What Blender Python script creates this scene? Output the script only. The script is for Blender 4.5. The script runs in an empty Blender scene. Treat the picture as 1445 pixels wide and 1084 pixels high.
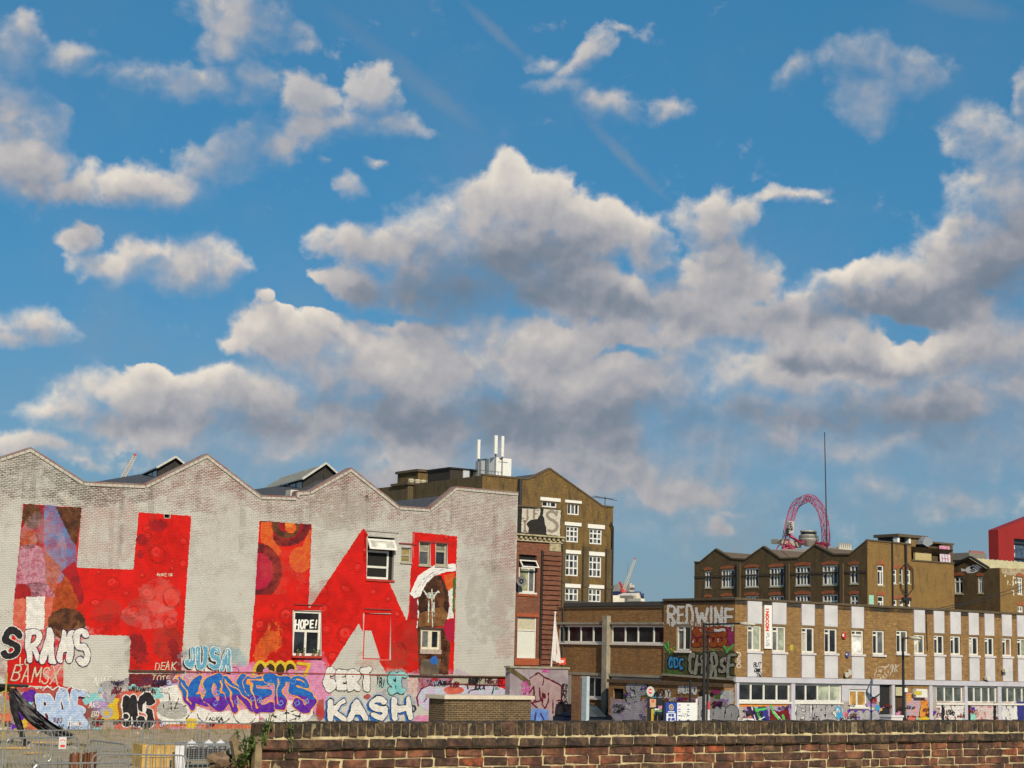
import bpy, bmesh, math, random
import numpy as np
from mathutils import Vector, Matrix
random.seed(7); RNG = np.random.RandomState(11)
SC = bpy.context.scene
COL = SC.collection
# ------------------------------------------------------------------ camera
PW, PH = 1445.0, 1084.0            # size of the photograph the survey was taken from
FPX = 2400.0                        # focal length in those pixels
EYE = 3.6                           # the viewer stands on a raised road, 3.6 m over the street
PITCH, ROLL = math.radians(9.04), 0.0254
F_ = np.array([0, math.cos(PITCH), math.sin(PITCH)])
R0 = np.array([1.0, 0, 0]); U0 = np.array([0, -math.sin(PITCH), math.cos(PITCH)])
R_ = R0*math.cos(ROLL) + U0*math.sin(ROLL)
U_ = U0*math.cos(ROLL) - R0*math.sin(ROLL)
cam_d = bpy.data.cameras.new('camera'); cam = bpy.data.objects.new('camera', cam_d); COL.objects.link(cam)
cam_d.sensor_width = 36.0; cam_d.lens = 36.0*FPX/PW
cam_d.clip_start = 0.1; cam_d.clip_end = 20000
M = Matrix.Identity(4)
for i in range(3):
    M[i][0] = R_[i]; M[i][1] = U_[i]; M[i][2] = -F_[i]
M[0][3], M[1][3], M[2][3] = 0, 0, EYE
cam.matrix_world = M
SC.camera = cam
SC.render.resolution_x, SC.render.resolution_y = 1024, 768
# ------------------------------------------------------------------ frame of the place: a = along the long walls, b = away from the viewer
AZ = math.radians(54.6)
D1 = np.array([math.sin(AZ), math.cos(AZ), 0]); D2 = np.array([-math.cos(AZ), math.sin(AZ), 0])
def ray(x, y): return R_*(x-PW/2)/FPX - U_*(y-PH/2)/FPX + F_
def onb(x, y, b):
    r = ray(x, y); t = b/(r@D2); return t*(r@D1), EYE+t*r[2]
def ona(x, y, a):
    r = ray(x, y); t = a/(r@D1); return t*(r@D2), EYE+t*r[2]
def onz(x, y, z):
    r = ray(x, y); t = (z-EYE)/r[2]; P = t*r; return P@D1, P@D2
def at(x, y, t):
    r = ray(x, y); P = t*r; return P@D1, P@D2, EYE+P[2]
def W3(a, b, z): return (a*D1[0]+b*D2[0], a*D1[1]+b*D2[1], z)
# ------------------------------------------------------------------ sun
SUN_EL = math.radians(33)
n1 = -D2; n2 = -D1                     # outward normals of the walls facing the viewer
sh = 0.95*n1 + 0.31*n2; sh = sh/np.linalg.norm(sh)
sdir = np.array([sh[0]*math.cos(SUN_EL), sh[1]*math.cos(SUN_EL), math.sin(SUN_EL)])
sun_d = bpy.data.lights.new('sun', 'SUN'); sun = bpy.data.objects.new('sun', sun_d); COL.objects.link(sun)
sun_d.energy = 5.0; sun_d.angle = math.radians(0.5); sun_d.color = (1.0, 0.89, 0.70)
sun.rotation_euler = Vector(sdir.tolist()).to_track_quat('Z', 'Y').to_euler()
sun.location = (0, -30, 60)
# ------------------------------------------------------------------ sky
world = bpy.data.worlds.new('World'); SC.world = world; world.use_nodes = True
nt = world.node_tree; nt.nodes.clear()
class NB:                               # small node-building helper
    def __init__(s, t): s.t = t
    def n(s, ty, **kw):
        o = s.t.nodes.new(ty)
        for k, v in kw.items(): setattr(o, k, v)
        return o
    def put(s, sock, v):
        if isinstance(v, bpy.types.NodeSocket): s.t.links.new(v, sock)
        elif v is not None: sock.default_value = v
    def math(s, op, a, b=None, c=None, clamp=False):
        o = s.n('ShaderNodeMath', operation=op, use_clamp=clamp)
        for i, v in enumerate((a, b, c)):
            if v is not None: s.put(o.inputs[i], v)
        return o.outputs[0]
    def vmath(s, op, a, b=None):
        o = s.n('ShaderNodeVectorMath', operation=op)
        for i, v in enumerate((a, b)):
            if v is not None: s.put(o.inputs[i], v)
        return o.outputs['Value'] if op in ('DOT_PRODUCT', 'LENGTH') else o.outputs[0]
    def mix(s, f, a, b, mode='MIX'):
        o = s.n('ShaderNodeMix', data_type='RGBA', blend_type=mode)
        s.put(o.inputs[0], f); s.put(o.inputs[6], a); s.put(o.inputs[7], b); return o.outputs[2]
    def noise(s, vec, scale, detail=6, rough=.55, dim='3D', lac=2.0, dist=0.0):
        o = s.n('ShaderNodeTexNoise', noise_dimensions=dim)
        s.put(o.inputs['Vector'], vec); o.inputs['Scale'].default_value = scale
        o.inputs['Detail'].default_value = detail; o.inputs['Roughness'].default_value = rough
        o.inputs['Lacunarity'].default_value = lac; o.inputs['Distortion'].default_value = dist
        return o.outputs['Fac'], o.outputs['Color']
    def sstep(s, v, lo, hi, a=0.0, b=1.0):
        o = s.n('ShaderNodeMapRange', interpolation_type='SMOOTHSTEP')
        s.put(o.inputs[0], v); o.inputs[1].default_value = lo; o.inputs[2].default_value = hi
        o.inputs[3].default_value = a; o.inputs[4].default_value = b; return o.outputs[0]
    def lin(s, v, lo, hi, a=0.0, b=1.0):
        o = s.n('ShaderNodeMapRange')
        s.put(o.inputs[0], v); o.inputs[1].default_value = lo; o.inputs[2].default_value = hi
        o.inputs[3].default_value = a; o.inputs[4].default_value = b; return o.outputs[0]
def azel(x, y):
    d = ray(x, y); d = d/np.linalg.norm(d)
    return math.atan2(d[0], d[1]), math.asin(d[2])
# lobes of cloud: photo position, half sizes, weight, tilt
LOBES = [
 (22,68,62,46,1,0),(105,85,62,26,.9,0),(38,42,30,28,.9,0),(150,110,40,14,.6,0),
 (20,165,70,52,1,0),(12,232,66,58,1,0),(62,185,40,48,.9,0),(40,265,60,30,.7,0),
 (340,28,82,54,1,0),(320,62,66,34,.9,0),(415,52,40,24,.8,0),(300,12,50,40,.8,0),
 (262,124,92,34,1,0),(348,122,44,42,1,0),(200,118,40,16,.7,0),
 (432,142,62,46,1,0),(520,128,48,44,1,0),(560,165,58,22,.9,0),(430,188,66,42,1,0),(372,205,66,36,.9,0),(490,170,60,30,.9,0),
 (305,228,80,38,1,-20),(200,266,98,34,1,0),(108,268,56,30,.9,0),(345,198,60,34,.8,0),(70,240,50,30,.7,0),
 (530,230,17,13,.9,0),(500,272,30,24,.9,20),(384,418,24,16,.9,0),(455,234,20,14,.7,0),
 (104,334,36,26,.95,0),(140,372,64,26,.95,0),(245,374,104,40,1.05,0),(312,384,44,22,.8,0),(190,350,60,26,.8,0),
 (40,472,70,28,.95,0),(5,485,40,20,.9,0),
 (714,252,36,34,1,0),(660,312,74,48,1.1,-25),(762,292,66,56,1.1,0),(832,325,82,52,1.1,20),(700,352,160,72,1.2,0),
 (596,335,66,36,1,0),(640,402,120,62,1.1,0),(905,350,54,50,1,0),(892,412,66,40,1,0),(504,348,66,34,1,0),(500,400,66,34,1,0),(800,410,130,62,1.1,0),
 (1008,318,62,50,1,0),(1058,306,34,30,.9,0),(1122,280,50,15,.85,-12),(1030,385,90,66,1.1,0),(980,430,140,52,1.1,0),(1160,284,22,8,.7,0),
 (1128,104,50,26,.95,-15),(1228,92,62,44,1,0),(1222,142,48,44,1,0),(1292,104,68,30,.95,-15),(1226,176,24,20,.8,0),(1345,80,24,18,.6,0),
 (834,78,72,30,.95,-35),(765,84,34,22,.75,0),(800,122,66,20,.85,0),(862,146,54,20,.85,0),(945,148,50,16,.75,0),(880,45,60,16,.55,0),
 (1382,182,52,46,1,0),(1442,140,26,44,.9,0),(1425,205,60,48,1,0),(1410,270,66,60,1,0),(1450,310,90,80,1.1,0),(1360,318,46,26,.9,0),
 (1205,396,90,28,1,0),(1300,405,110,44,1.1,0),(1405,372,110,72,1.2,0),(1260,430,150,30,1,0),(1140,450,110,26,.9,0),(1200,428,150,44,1,0),(1120,455,140,50,1,0),(1340,430,140,40,1,0),
 (430,482,120,48,1.1,0),(325,492,48,18,.8,0),(350,562,130,48,1.2,0),(215,562,140,34,1.1,0),(100,578,62,24,1,0),(500,525,130,66,1.2,0),
 (610,520,160,74,1.2,0),(740,515,190,76,1.2,0),(900,540,200,72,1.2,0),(600,595,300,56,1.2,0),(400,600,230,44,1.1,0),(900,482,210,34,1,0),
 (1110,520,160,62,1.2,0),(1255,512,180,52,1.2,0),(1392,490,130,62,1.2,0),(1310,572,240,50,1.2,0),(1090,590,240,50,1.1,0),(800,610,300,46,1.1,0),(1000,450,200,40,1,0),
 (620,460,170,34,.9,0),(1440,540,100,60,1.1,0),(240,600,200,30,.9,0),
 (36,628,95,24,.95,0),(440,668,150,22,.62,0),(640,655,180,22,.55,0),(300,660,120,16,.5,0),(120,650,120,16,.5,0),
 (1130,684,66,26,.95,0),(1222,692,58,24,.95,0),(1002,740,40,20,.75,0),(1030,722,40,10,.65,0),(1130,740,160,24,.5,0),(1320,720,160,18,.5,0),(1010,690,60,12,.6,0),
 (850,725,140,16,.45,0),
 (420,626,330,50,.85,0),(760,636,400,64,1.0,0),(1080,628,380,60,1.0,0),(1330,612,280,60,1.0,0),(560,680,340,44,.72,0),(950,690,340,48,.66,0),(1330,700,280,50,.58,0),(800,740,300,40,.52,0)]
# light and dark parts of the clouds: position, half sizes, brightness change
TONES = [
 (715,244,48,30,.55),(640,318,70,34,.4),(590,330,50,24,.3),(790,262,60,26,.28),(880,320,60,40,.15),(690,385,210,62,-.85),(620,425,140,40,-.55),(760,340,90,60,-.3),
 (860,432,90,30,-.45),(880,395,50,22,.25),(500,385,50,26,.2),(500,415,60,18,-.3),
 (150,560,120,28,.5),(80,575,46,18,.25),(330,535,110,30,.4),(420,465,90,26,.2),(505,515,70,30,.3),(560,500,50,22,.2),(480,590,330,38,-.5),(250,600,160,20,-.35),(720,590,260,46,-.45),(720,530,90,40,.05),
 (1205,388,80,20,.45),(1310,430,180,34,-.85),(1400,350,120,60,-.35),(1240,445,110,16,-.5),(1440,400,90,40,-.5),
 (1080,492,80,30,.5),(1030,520,70,30,.25),(1120,503,34,20,-.9),(1200,512,100,16,-.8),(1250,478,100,26,.4),(1390,470,90,40,.35),(1160,535,150,22,.3),(1000,585,220,30,-.35),(1300,575,200,40,-.35),(1250,600,220,26,-.35),
 (900,500,160,22,-.25),(960,440,160,40,-.2),(1380,180,60,46,.25),(1420,190,60,30,.15),(1420,275,80,50,-.12),
 (240,380,110,24,.2),(240,408,110,18,-.3),(200,262,100,22,.22),(210,292,120,16,-.25),(30,190,60,40,.1),(20,270,80,30,-.25),(1130,680,66,24,.45),(1222,690,56,22,.4),(1160,716,150,14,-.25),
 (400,20,120,40,-.1),(1225,110,150,60,-.02),(40,622,90,20,-.1)]
GAPS = [(430,415,50,16,.5),(885,385,30,18,.2),(860,505,60,9,.45),(1355,428,46,13,.34),(560,445,50,8,.3),(1090,350,40,24,.35),(1290,462,60,10,.3),(760,448,60,8,.25),(1180,355,40,18,.4),(240,500,60,20,.3)]
b = NB(nt)
tc = b.n('ShaderNodeTexCoord')
sp = b.n('ShaderNodeSeparateXYZ'); nt.links.new(tc.outputs['Generated'], sp.inputs[0])
az = b.math('ARCTAN2', sp.outputs[0], sp.outputs[1]); el = b.math('ARCSINE', sp.outputs[2])
cx = b.n('ShaderNodeCombineXYZ'); nt.links.new(az, cx.inputs[0]); nt.links.new(el, cx.inputs[1])
P0 = cx.outputs[0]
K = 1.0/FPX
# the masses, their billows and the light on them are worked out over a patch of sky, fine detail is added by noise nodes
GA0, GA1, GE0, GE1, GN, GM = -.36, .36, -.03, .44, 860, 562
ga, ge = np.meshgrid(np.linspace(GA0, GA1, GN), np.linspace(GE0, GE1, GM))
gx_, gy_ = ga/K, ge/K                                   # in survey pixels
def vn(X, Y, s, seed):
    x, y = X/s, Y/s; xi, yi = np.floor(x), np.floor(y); fx, fy = x-xi, y-yi
    h = lambda i, j: np.modf(np.abs(np.sin(i*127.1+j*311.7+seed*74.7)*43758.5453))[0]
    fx, fy = fx**3*(fx*(fx*6-15)+10), fy**3*(fy*(fy*6-15)+10)
    return (h(xi, yi)*(1-fx)+h(xi+1, yi)*fx)*(1-fy)+(h(xi, yi+1)*(1-fx)+h(xi+1, yi+1)*fx)*fy
def fbm(X, Y, s, n, seed, g=.5):
    v, a_, t_ = 0, 1.0, 0
    for k in range(n): v = v+a_*vn(X*.8+Y*.6, Y*.8-X*.6, s, seed+k*3.3); t_ += a_; a_ *= g; s /= 2.03; X, Y = X*.8-Y*.6, X*.6+Y*.8
    return v/t_-.5
def puff(X, Y, s, n, seed):                             # rounded cauliflower heads
    v, a_, t_ = 0, 1.0, 0
    for k in range(n): v = v+a_*(1-np.abs(2*vn(X*.9+Y*.44, Y*.9-X*.44, s, seed+k*5.1)-1)); t_ += a_; a_ *= .52; s /= 2.1; X, Y = X*.7-Y*.714, X*.714+Y*.7
    return v/t_-.5
wx = gx_+52*fbm(gx_, gy_, 95, 3, 1)+20*fbm(gx_, gy_, 30, 3, 9)
wy = gy_+40*fbm(gx_, gy_, 95, 3, 4)+18*fbm(gx_, gy_, 30, 3, 13)
def lobe(it, X, Y):
    px, py, rx, ry = it[:4]; rot = -math.radians(it[5] if len(it) > 5 else 0)-ROLL
    a0, e0 = azel(px, py); dx, dy = X-a0/K, Y-e0/K
    x = (dx*math.cos(rot)+dy*math.sin(rot))/(rx*1.45); y = (-dx*math.sin(rot)+dy*math.cos(rot))/(ry*1.45)
    return np.sqrt(x*x+y*y)
Fg = np.zeros_like(ga)
for k_, it in enumerate(LOBES):
    sc_ = .92 if k_ < 37 or 52 <= k_ < 64 else 1.0
    v = np.clip(1-lobe((it[0], it[1], it[2]*sc_, it[3]*sc_, *it[4:]), wx, wy), 0, 1)*it[4]
    h = np.clip(.14-np.abs(Fg-v), 0, 1)/.14
    Fg = np.maximum(Fg, v)+h*h*h*.14/6
for it in GAPS: Fg = Fg-np.clip(1-lobe(it, wx, wy)**2, 0, 1)*it[4]
Tg = np.zeros_like(ga)
for it in TONES: Tg += np.clip(1-lobe(it, wx, wy)**2, 0, 1)**2*it[4]
Dg = Fg+np.clip(Fg/.16, 0, 1)*(.34*puff(wx, wy, 62, 5, 2)+.30*fbm(gx_, gy_, 40, 5, 17)+.12*fbm(gx_, gy_, 170, 2, 23))-.27
Dp = np.clip(Dg, 0, .8)
tau = np.zeros_like(Dg); cellx, celly = (GA1-GA0)/(GN-1)/K, (GE1-GE0)/(GM-1)/K
for i_ in range(1, 22):                                  # light reaches each place through the cloud above and to its left
    d_ = 3.4*i_; sx, sy = int(round(-.38*d_/cellx)), int(round(.92*d_/celly))
    sh_ = np.zeros_like(Dp); ys0, ys1 = max(0, sy), GM
    sh_[:GM-sy, :] = np.roll(Dp, -sx, 1)[sy:, :]
    tau += sh_*3.4*math.exp(-d_/46)
def shifted(A, dx, dy):
    sx, sy = int(round(dx/cellx)), int(round(dy/celly)); B = np.roll(A, -sx, 1); C = B.copy(); C[:GM-sy, :] = B[sy:, :]; return C
Hs_ = puff(wx, wy, 85, 4, 31); Hb_ = puff(gx_+30*fbm(gx_, gy_, 60, 2, 41), gy_+20*fbm(gx_, gy_, 60, 2, 43), 46, 4, 37)
Hc_ = fbm(gx_*.55, gy_*1.3, 90, 4, 51)
relief = 1.0*(Hs_-shifted(Hs_, -8, 20))+.55*(Hb_-shifted(Hb_, -4, 10))
lit = .60*np.exp(-tau/5.5)+.40*np.exp(-tau/30.0)+.34*relief+.50*Hc_+.10*Hs_
edge = .5+.5*np.exp(-tau/6.0)
gimg = bpy.data.images.new('cloud_masses', GN, GM, float_buffer=True, alpha=False)
gimg.colorspace_settings.name = 'Non-Color'
buf = np.ones((GM, GN, 4), np.float32); buf[..., 0] = Dg*.5+.5; buf[..., 1] = np.clip(lit, 0, 1.2)*.8; buf[..., 2] = Tg*.2+.5
gimg.pixels.foreach_set(buf.ravel()); gimg.update(); gimg.pack()
def masses(vec):
    mp = b.n('ShaderNodeMapping'); mp.inputs['Location'].default_value = (-GA0/(GA1-GA0), -GE0/(GE1-GE0), 0); mp.inputs['Scale'].default_value = (1/(GA1-GA0), 1/(GE1-GE0), 1)
    nt.links.new(vec, mp.inputs[0])
    im = b.n('ShaderNodeTexImage', image=gimg, interpolation='Cubic', extension='EXTEND'); nt.links.new(mp.outputs[0], im.inputs[0])
    o = b.n('ShaderNodeSeparateColor'); nt.links.new(im.outputs[0], o.inputs[0]); return o.outputs
# fine turbulence
wf, wc = b.noise(P0, 160.0, 4, .6, '2D')
w1 = b.vmath('MULTIPLY', b.vmath('SUBTRACT', wc, (.5, .5, .5)), (9*K, 8*K, 0))
P1 = b.vmath('ADD', P0, w1)
Fm, Lt, Tn = masses(P1)
Fm = b.math('MULTIPLY', b.math('SUBTRACT', Fm, .5), 2.0); Lt = b.math('MULTIPLY', Lt, 1.25)
Tn = b.math('MULTIPLY', b.math('SUBTRACT', Tn, .5), 5.0)
# elsewhere in the sky the same kind of broken cloud goes on
gen, _ = b.noise(P0, 7.0, 6, .55, '2D')
outm = b.math('MAXIMUM', b.sstep(b.math('ABSOLUTE', az), .315, .345), b.sstep(el, .405, .43))
low = b.sstep(el, -.02, .05)
Fgen = b.math('MULTIPLY', b.math('SUBTRACT', gen, .52), 2.2)
def lerp(f, a, c): return b.math('ADD', b.math('MULTIPLY', a, b.math('SUBTRACT', 1.0, f)), b.math('MULTIPLY', c, f))
Fm = lerp(outm, Fm, Fgen); Lt = lerp(outm, Lt, .45); Tn = b.math('MULTIPLY', Tn, b.math('SUBTRACT', 1.0, outm))
fb, _ = b.noise(P0, 120.0, 5, .6, '2D')
soft, _ = b.noise(P0, 13.0, 3, .5, '2D')
wisp, _ = b.noise(b.vmath('MULTIPLY', P0, (1, 1.5, 1)), 48.0, 6, .62, '2D')
hi_ = b.sstep(el, .235, .33)                               # the high small clouds are thin and frayed
dens = b.math('ADD', Fm, b.math('MULTIPLY', b.math('SUBTRACT', fb, .5), .16))
dens = b.math('ADD', dens, b.math('MULTIPLY', b.math('SUBTRACT', wisp, .5), lerp(hi_, .26, .50)))
width = b.math('MULTIPLY', b.lin(soft, .34, .62, .22, .66), b.math('MULTIPLY', b.lin(Lt, .15, .75, 1.9, .85), lerp(hi_, 1.0, 1.55)))
alpha = b.sstep(b.math('DIVIDE', b.math('ADD', dens, .05), width), 0, 1)
alpha = b.math('MULTIPLY', b.math('MULTIPLY', alpha, low), lerp(hi_, 1.0, .86))
tone = lerp(hi_, b.lin(Lt, 0, 1, .36, .92), b.lin(Lt, 0, 1, .50, .80))
tone = b.math('ADD', tone, b.math('MULTIPLY', b.math('SUBTRACT', fb, .5), .10))
tone = b.math('ADD', tone, b.math('MULTIPLY', Tn, .30))
ramp = b.n('ShaderNodeValToRGB'); nt.links.new(tone, ramp.inputs[0])
cr = ramp.color_ramp; cr.interpolation = 'B_SPLINE'
for _ in range(3): cr.elements.new(.5)
for e, (p, c) in zip(cr.elements, [(.0, (.140,.180,.235,1)), (.28, (.205,.240,.295,1)), (.46, (.375,.372,.405,1)), (.70, (.585,.542,.510,1)), (1., (.93,.83,.69,1))]):
    e.position = p; e.color = c
sky = b.n('ShaderNodeTexSky', sky_type='NISHITA', sun_disc=False)
sky.sun_elevation = SUN_EL; sky.sun_rotation = math.atan2(sdir[0], sdir[1]); sky.altitude = 20
sky.air_density = 1.0; sky.dust_density = 0.6; sky.ozone_density = 1.5
SKY_S = 0.10
skyc = b.mix(.55, b.mix(1.0, sky.outputs[0], (.42, .72, .86, 1), 'MULTIPLY'), (.30, 2.30, 4.55, 1))
cloudc = b.vmath('MULTIPLY', ramp.outputs[0], (1/SKY_S,)*3)
a_full = b.math('MULTIPLY', alpha, .96)
col = b.mix(a_full, skyc, cloudc)
# thin contrails
def trail(x0, y0, x1, y1, hw, s):
    a0, e0 = azel((x0+x1)/2, (y0+y1)/2); a1, e1 = azel(x1, y1); a2, e2 = azel(x0, y0)
    mp = b.n('ShaderNodeMapping', vector_type='TEXTURE'); mp.inputs['Location'].default_value = (a0, e0, 0)
    mp.inputs['Rotation'].default_value = (0, 0, math.atan2(e1-e2, a1-a2)); mp.inputs['Scale'].default_value = (math.hypot(a1-a2, e1-e2)*.56, hw*K, 1)
    nt.links.new(b.vmath('ADD', P0, b.vmath('MULTIPLY', w1, (1.2, 1.2, 0))), mp.inputs[0])
    gr = b.n('ShaderNodeTexGradient', gradient_type='SPHERICAL'); nt.links.new(mp.outputs[0], gr.inputs[0])
    return b.math('MULTIPLY', b.math('MULTIPLY', b.sstep(gr.outputs['Fac'], 0, .9), b.sstep(soft, .30, .60, .45, 1.0)), s)
tr = trail(430, -10, 715, 215, 26, .36)
for tt in (trail(640, -10, 760, 100, 13, .30), trail(800, 140, 960, 300, 13, .32), trail(1240, -20, 1460, 30, 26, .25)): tr = b.math('MAXIMUM', tr, tt)
thin, _ = b.noise(P0, 9.0, 5, .6, '2D')
veil = b.math('ADD', b.math('MULTIPLY', b.sstep(thin, .40, .75), b.sstep(el, .0, .40, .30, .06)), b.sstep(el, .0, .24, .56, .0))
tr = b.math('MAXIMUM', tr, veil)
col = b.mix(b.math('MULTIPLY', tr, b.math('SUBTRACT', 1.0, a_full)), col, (2.75, 3.1, 3.55, 1))
bg = b.n('ShaderNodeBackground'); nt.links.new(col, bg.inputs[0]); bg.inputs[1].default_value = SKY_S
wo = b.n('ShaderNodeOutputWorld'); nt.links.new(bg.outputs[0], wo.inputs[0])
world.cycles.sampling_method = 'MANUAL'; world.cycles.sample_map_resolution = 512
SC.view_settings.view_transform = 'Standard'; SC.view_settings.look = 'None'
SC.view_settings.exposure = 0.0; SC.view_settings.gamma = 1.0; SC.view_settings.use_curve_mapping = False
SC.cycles.use_denoising = True; SC.cycles.max_bounces = 6; SC.cycles.use_adaptive_sampling = True; SC.cycles.adaptive_threshold = 0.02; SC.cycles.adaptive_min_samples = 12
# ------------------------------------------------------------------ materials
MATS = {}
def mat_base(name):
    m = bpy.data.materials.new(name); m.use_nodes = True; t = m.node_tree; t.nodes.clear()
    q = NB(t); bs = q.n('ShaderNodeBsdfPrincipled'); o = q.n('ShaderNodeOutputMaterial'); t.links.new(bs.outputs[0], o.inputs[0])
    uv = q.n('ShaderNodeUVMap'); uv.uv_map = 'UVMap'
    return m, t, q, bs, uv.outputs[0]
def c4(c): return (c[0], c[1], c[2], 1.0)
def srgb(r, g, b): return tuple(((v/255)/12.92 if v/255 <= .04045 else ((v/255+.055)/1.055)**2.4) for v in (r, g, b))
def add_bump(q, bs, h, s, d=.02):
    bm = q.n('ShaderNodeBump'); bm.inputs['Strength'].default_value = s; bm.inputs['Distance'].default_value = d
    q.put(bm.inputs['Height'], h); q.t.links.new(bm.outputs[0], bs.inputs['Normal'])
def brick_nodes(q, uv, bw=.225, bh=.075, m=.011, cols=((1,1,1,1),(0,0,0,1))):
    wob = q.vmath('MULTIPLY', q.vmath('SUBTRACT', q.noise(uv, 3.0, 3)[1], (.5,.5,.5)), (.02, .014, 0))
    br = q.n('ShaderNodeTexBrick'); br.offset = .5
    q.put(br.inputs['Vector'], q.vmath('ADD', uv, wob)); br.inputs['Scale'].default_value = 1.0
    br.inputs['Mortar Size'].default_value = m; br.inputs['Mortar Smooth'].default_value = .35; br.inputs['Bias'].default_value = 0
    br.inputs['Brick Width'].default_value = bw; br.inputs['Row Height'].default_value = bh
    br.inputs['Color1'].default_value = cols[0]; br.inputs['Color2'].default_value = cols[1]; br.inputs['Mortar'].default_value = (.5,.5,.5,1)
    return br
def brick_mat(name, c1, c2, mortar, soot=(.02,.018,.015), soot_amt=.35, blotch=None, bump=.5, bw=.225, bh=.075, mo=.011):
    if name in MATS: return MATS[name]
    m, t, q, bs, uv = mat_base(name)
    br = brick_nodes(q, uv, bw, bh, mo)
    sepc = q.n('ShaderNodeSeparateColor'); t.links.new(br.outputs['Color'], sepc.inputs[0])
    base = q.mix(sepc.outputs[0], c4(c1), c4(c2))
    big, _ = q.noise(uv, .9, 5, .6)
    base = q.mix(q.sstep(big, .40, .72), base, c4(blotch or tuple(v*.65 for v in c1)))
    base = q.mix(br.outputs['Fac'], base, c4(mortar))
    st, _ = q.noise(q.vmath('MULTIPLY', uv, (1.4, .35, 1)), 1.1, 6, .65)
    base = q.mix(q.math('MULTIPLY', q.sstep(st, .46, .72), soot_amt), base, c4(soot))
    fine, _ = q.noise(uv, 38, 3, .6)
    mot, _ = q.noise(q.vmath('MULTIPLY', uv, (1, 2.2, 1)), 3.6, 4, .75)
    base = q.mix(q.lin(mot, .38, .66, .0, .62), base, c4(tuple(v*.42 for v in c2)))
    q.put(bs.inputs['Base Color'], base); bs.inputs['Roughness'].default_value = .9
    hgt = q.math('ADD', q.math('MULTIPLY', br.outputs['Fac'], -1.0), q.math('MULTIPLY', fine, .5))
    add_bump(q, bs, hgt, bump, .012); MATS[name] = m; return m
def paint_mat(key, c1=None, c2=None, brick=True, rough=.62, worn=0.0, mixscale=2.2, wear_col=(.16,.06,.045), lo=.38, hi=.62, wear_var=True):
    """spray or masonry paint on brick: two tones run into each other, mortar joints still show"""
    if key in MATS: return MATS[key]
    m, t, q, bs, uv = mat_base(key)
    c2 = c2 or tuple(v*.80 for v in c1)
    f, _ = q.noise(uv, mixscale, 5, .6, dist=.6)
    base = q.mix(q.sstep(f, lo, hi), c4(c1), c4(c2))
    g, _ = q.noise(uv, 14, 4, .6)
    base = q.mix(q.lin(g, .3, .7, 0, .22), base, c4(tuple(v*.45 for v in c1)))
    if brick:
        br = brick_nodes(q, uv); fac = br.outputs['Fac']
        sc = q.n('ShaderNodeSeparateColor'); t.links.new(br.outputs['Color'], sc.inputs[0])
        base = q.mix(q.math('MULTIPLY', sc.outputs[0], .10), base, c4(tuple(v*.5 for v in c1)))
        base = q.mix(q.math('MULTIPLY', fac, .40), base, c4(tuple(v*.35+.01 for v in c1)))
        if worn > 0:
            wn, _ = q.noise(uv, 1.2, 6, .65); wn2, _ = q.noise(uv, 9.0, 4, .7)
            zone = 1.0
            if wear_var:
                sv = q.n('ShaderNodeSeparateXYZ'); t.links.new(uv, sv.inputs[0])
                zone = q.sstep(q.math('ADD', wn, q.lin(sv.outputs[1], 5.0, 12.0, -.05, .17)), .46, .70)
            fac2 = brick_nodes(q, uv, m=.026).outputs['Fac']
            # paint is lost along the joints and chipped off single bricks
            joint = q.math('MULTIPLY', q.math('MULTIPLY', fac2, q.sstep(wn2, .36, .52)), zone)
            chip = q.math('MULTIPLY', q.sstep(wn2, .60, .72), zone)
            base = q.mix(q.math('MULTIPLY', q.math('MAXIMUM', joint, q.math('MULTIPLY', chip, .8)), worn), base, c4(wear_col))
        add_bump(q, bs, q.math('MULTIPLY', fac, -1.0), .55, .012)
    else:
        add_bump(q, bs, g, .25, .01)
    q.put(bs.inputs['Base Color'], base); bs.inputs['Roughness'].default_value = rough; bs.inputs['Specular IOR Level'].default_value = .12
    MATS[key] = m; return m
def joint_mat(key, c=None, dens=.9, lo=.40, hi=.56):
    """paint lost along the mortar joints: only the joints and odd bricks show"""
    if key in MATS: return MATS[key]
    m, t, q, bs, uv = mat_base(key)
    f, _ = q.noise(uv, 1.1, 5, .65); g, _ = q.noise(q.vmath('MULTIPLY', uv, (1, 2.5, 1)), 3.0, 4, .7)
    fac = brick_nodes(q, uv, m=.030).outputs['Fac']
    msk = q.math('MAXIMUM', q.math('MULTIPLY', fac, q.sstep(g, lo-.02, hi-.04)), q.math('MULTIPLY', q.sstep(g, .60, .68), .7))
    q.put(bs.inputs['Base Color'], c4(c)); bs.inputs['Roughness'].default_value = .9; bs.inputs['Specular IOR Level'].default_value = .1
    q.put(bs.inputs['Alpha'], q.math('MULTIPLY', q.math('MULTIPLY', msk, q.sstep(f, .36, .54)), dens)); MATS[key] = m; return m
def mist_mat(key, c=None, dens=.5):
    """overspray: paint dots thinning out, the wall shows through"""
    if key in MATS: return MATS[key]
    m, t, q, bs, uv = mat_base(key)
    f, _ = q.noise(uv, 1.6, 4, .6); g, _ = q.noise(uv, 30, 3, .7)
    q.put(bs.inputs['Base Color'], c4(c)); bs.inputs['Roughness'].default_value = .8; bs.inputs['Specular IOR Level'].default_value = .1
    q.put(bs.inputs['Alpha'], q.math('MULTIPLY', q.math('MULTIPLY', q.sstep(f, .35, .62), q.sstep(g, .35, .6)), dens))
    MATS[key] = m; return m
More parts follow.
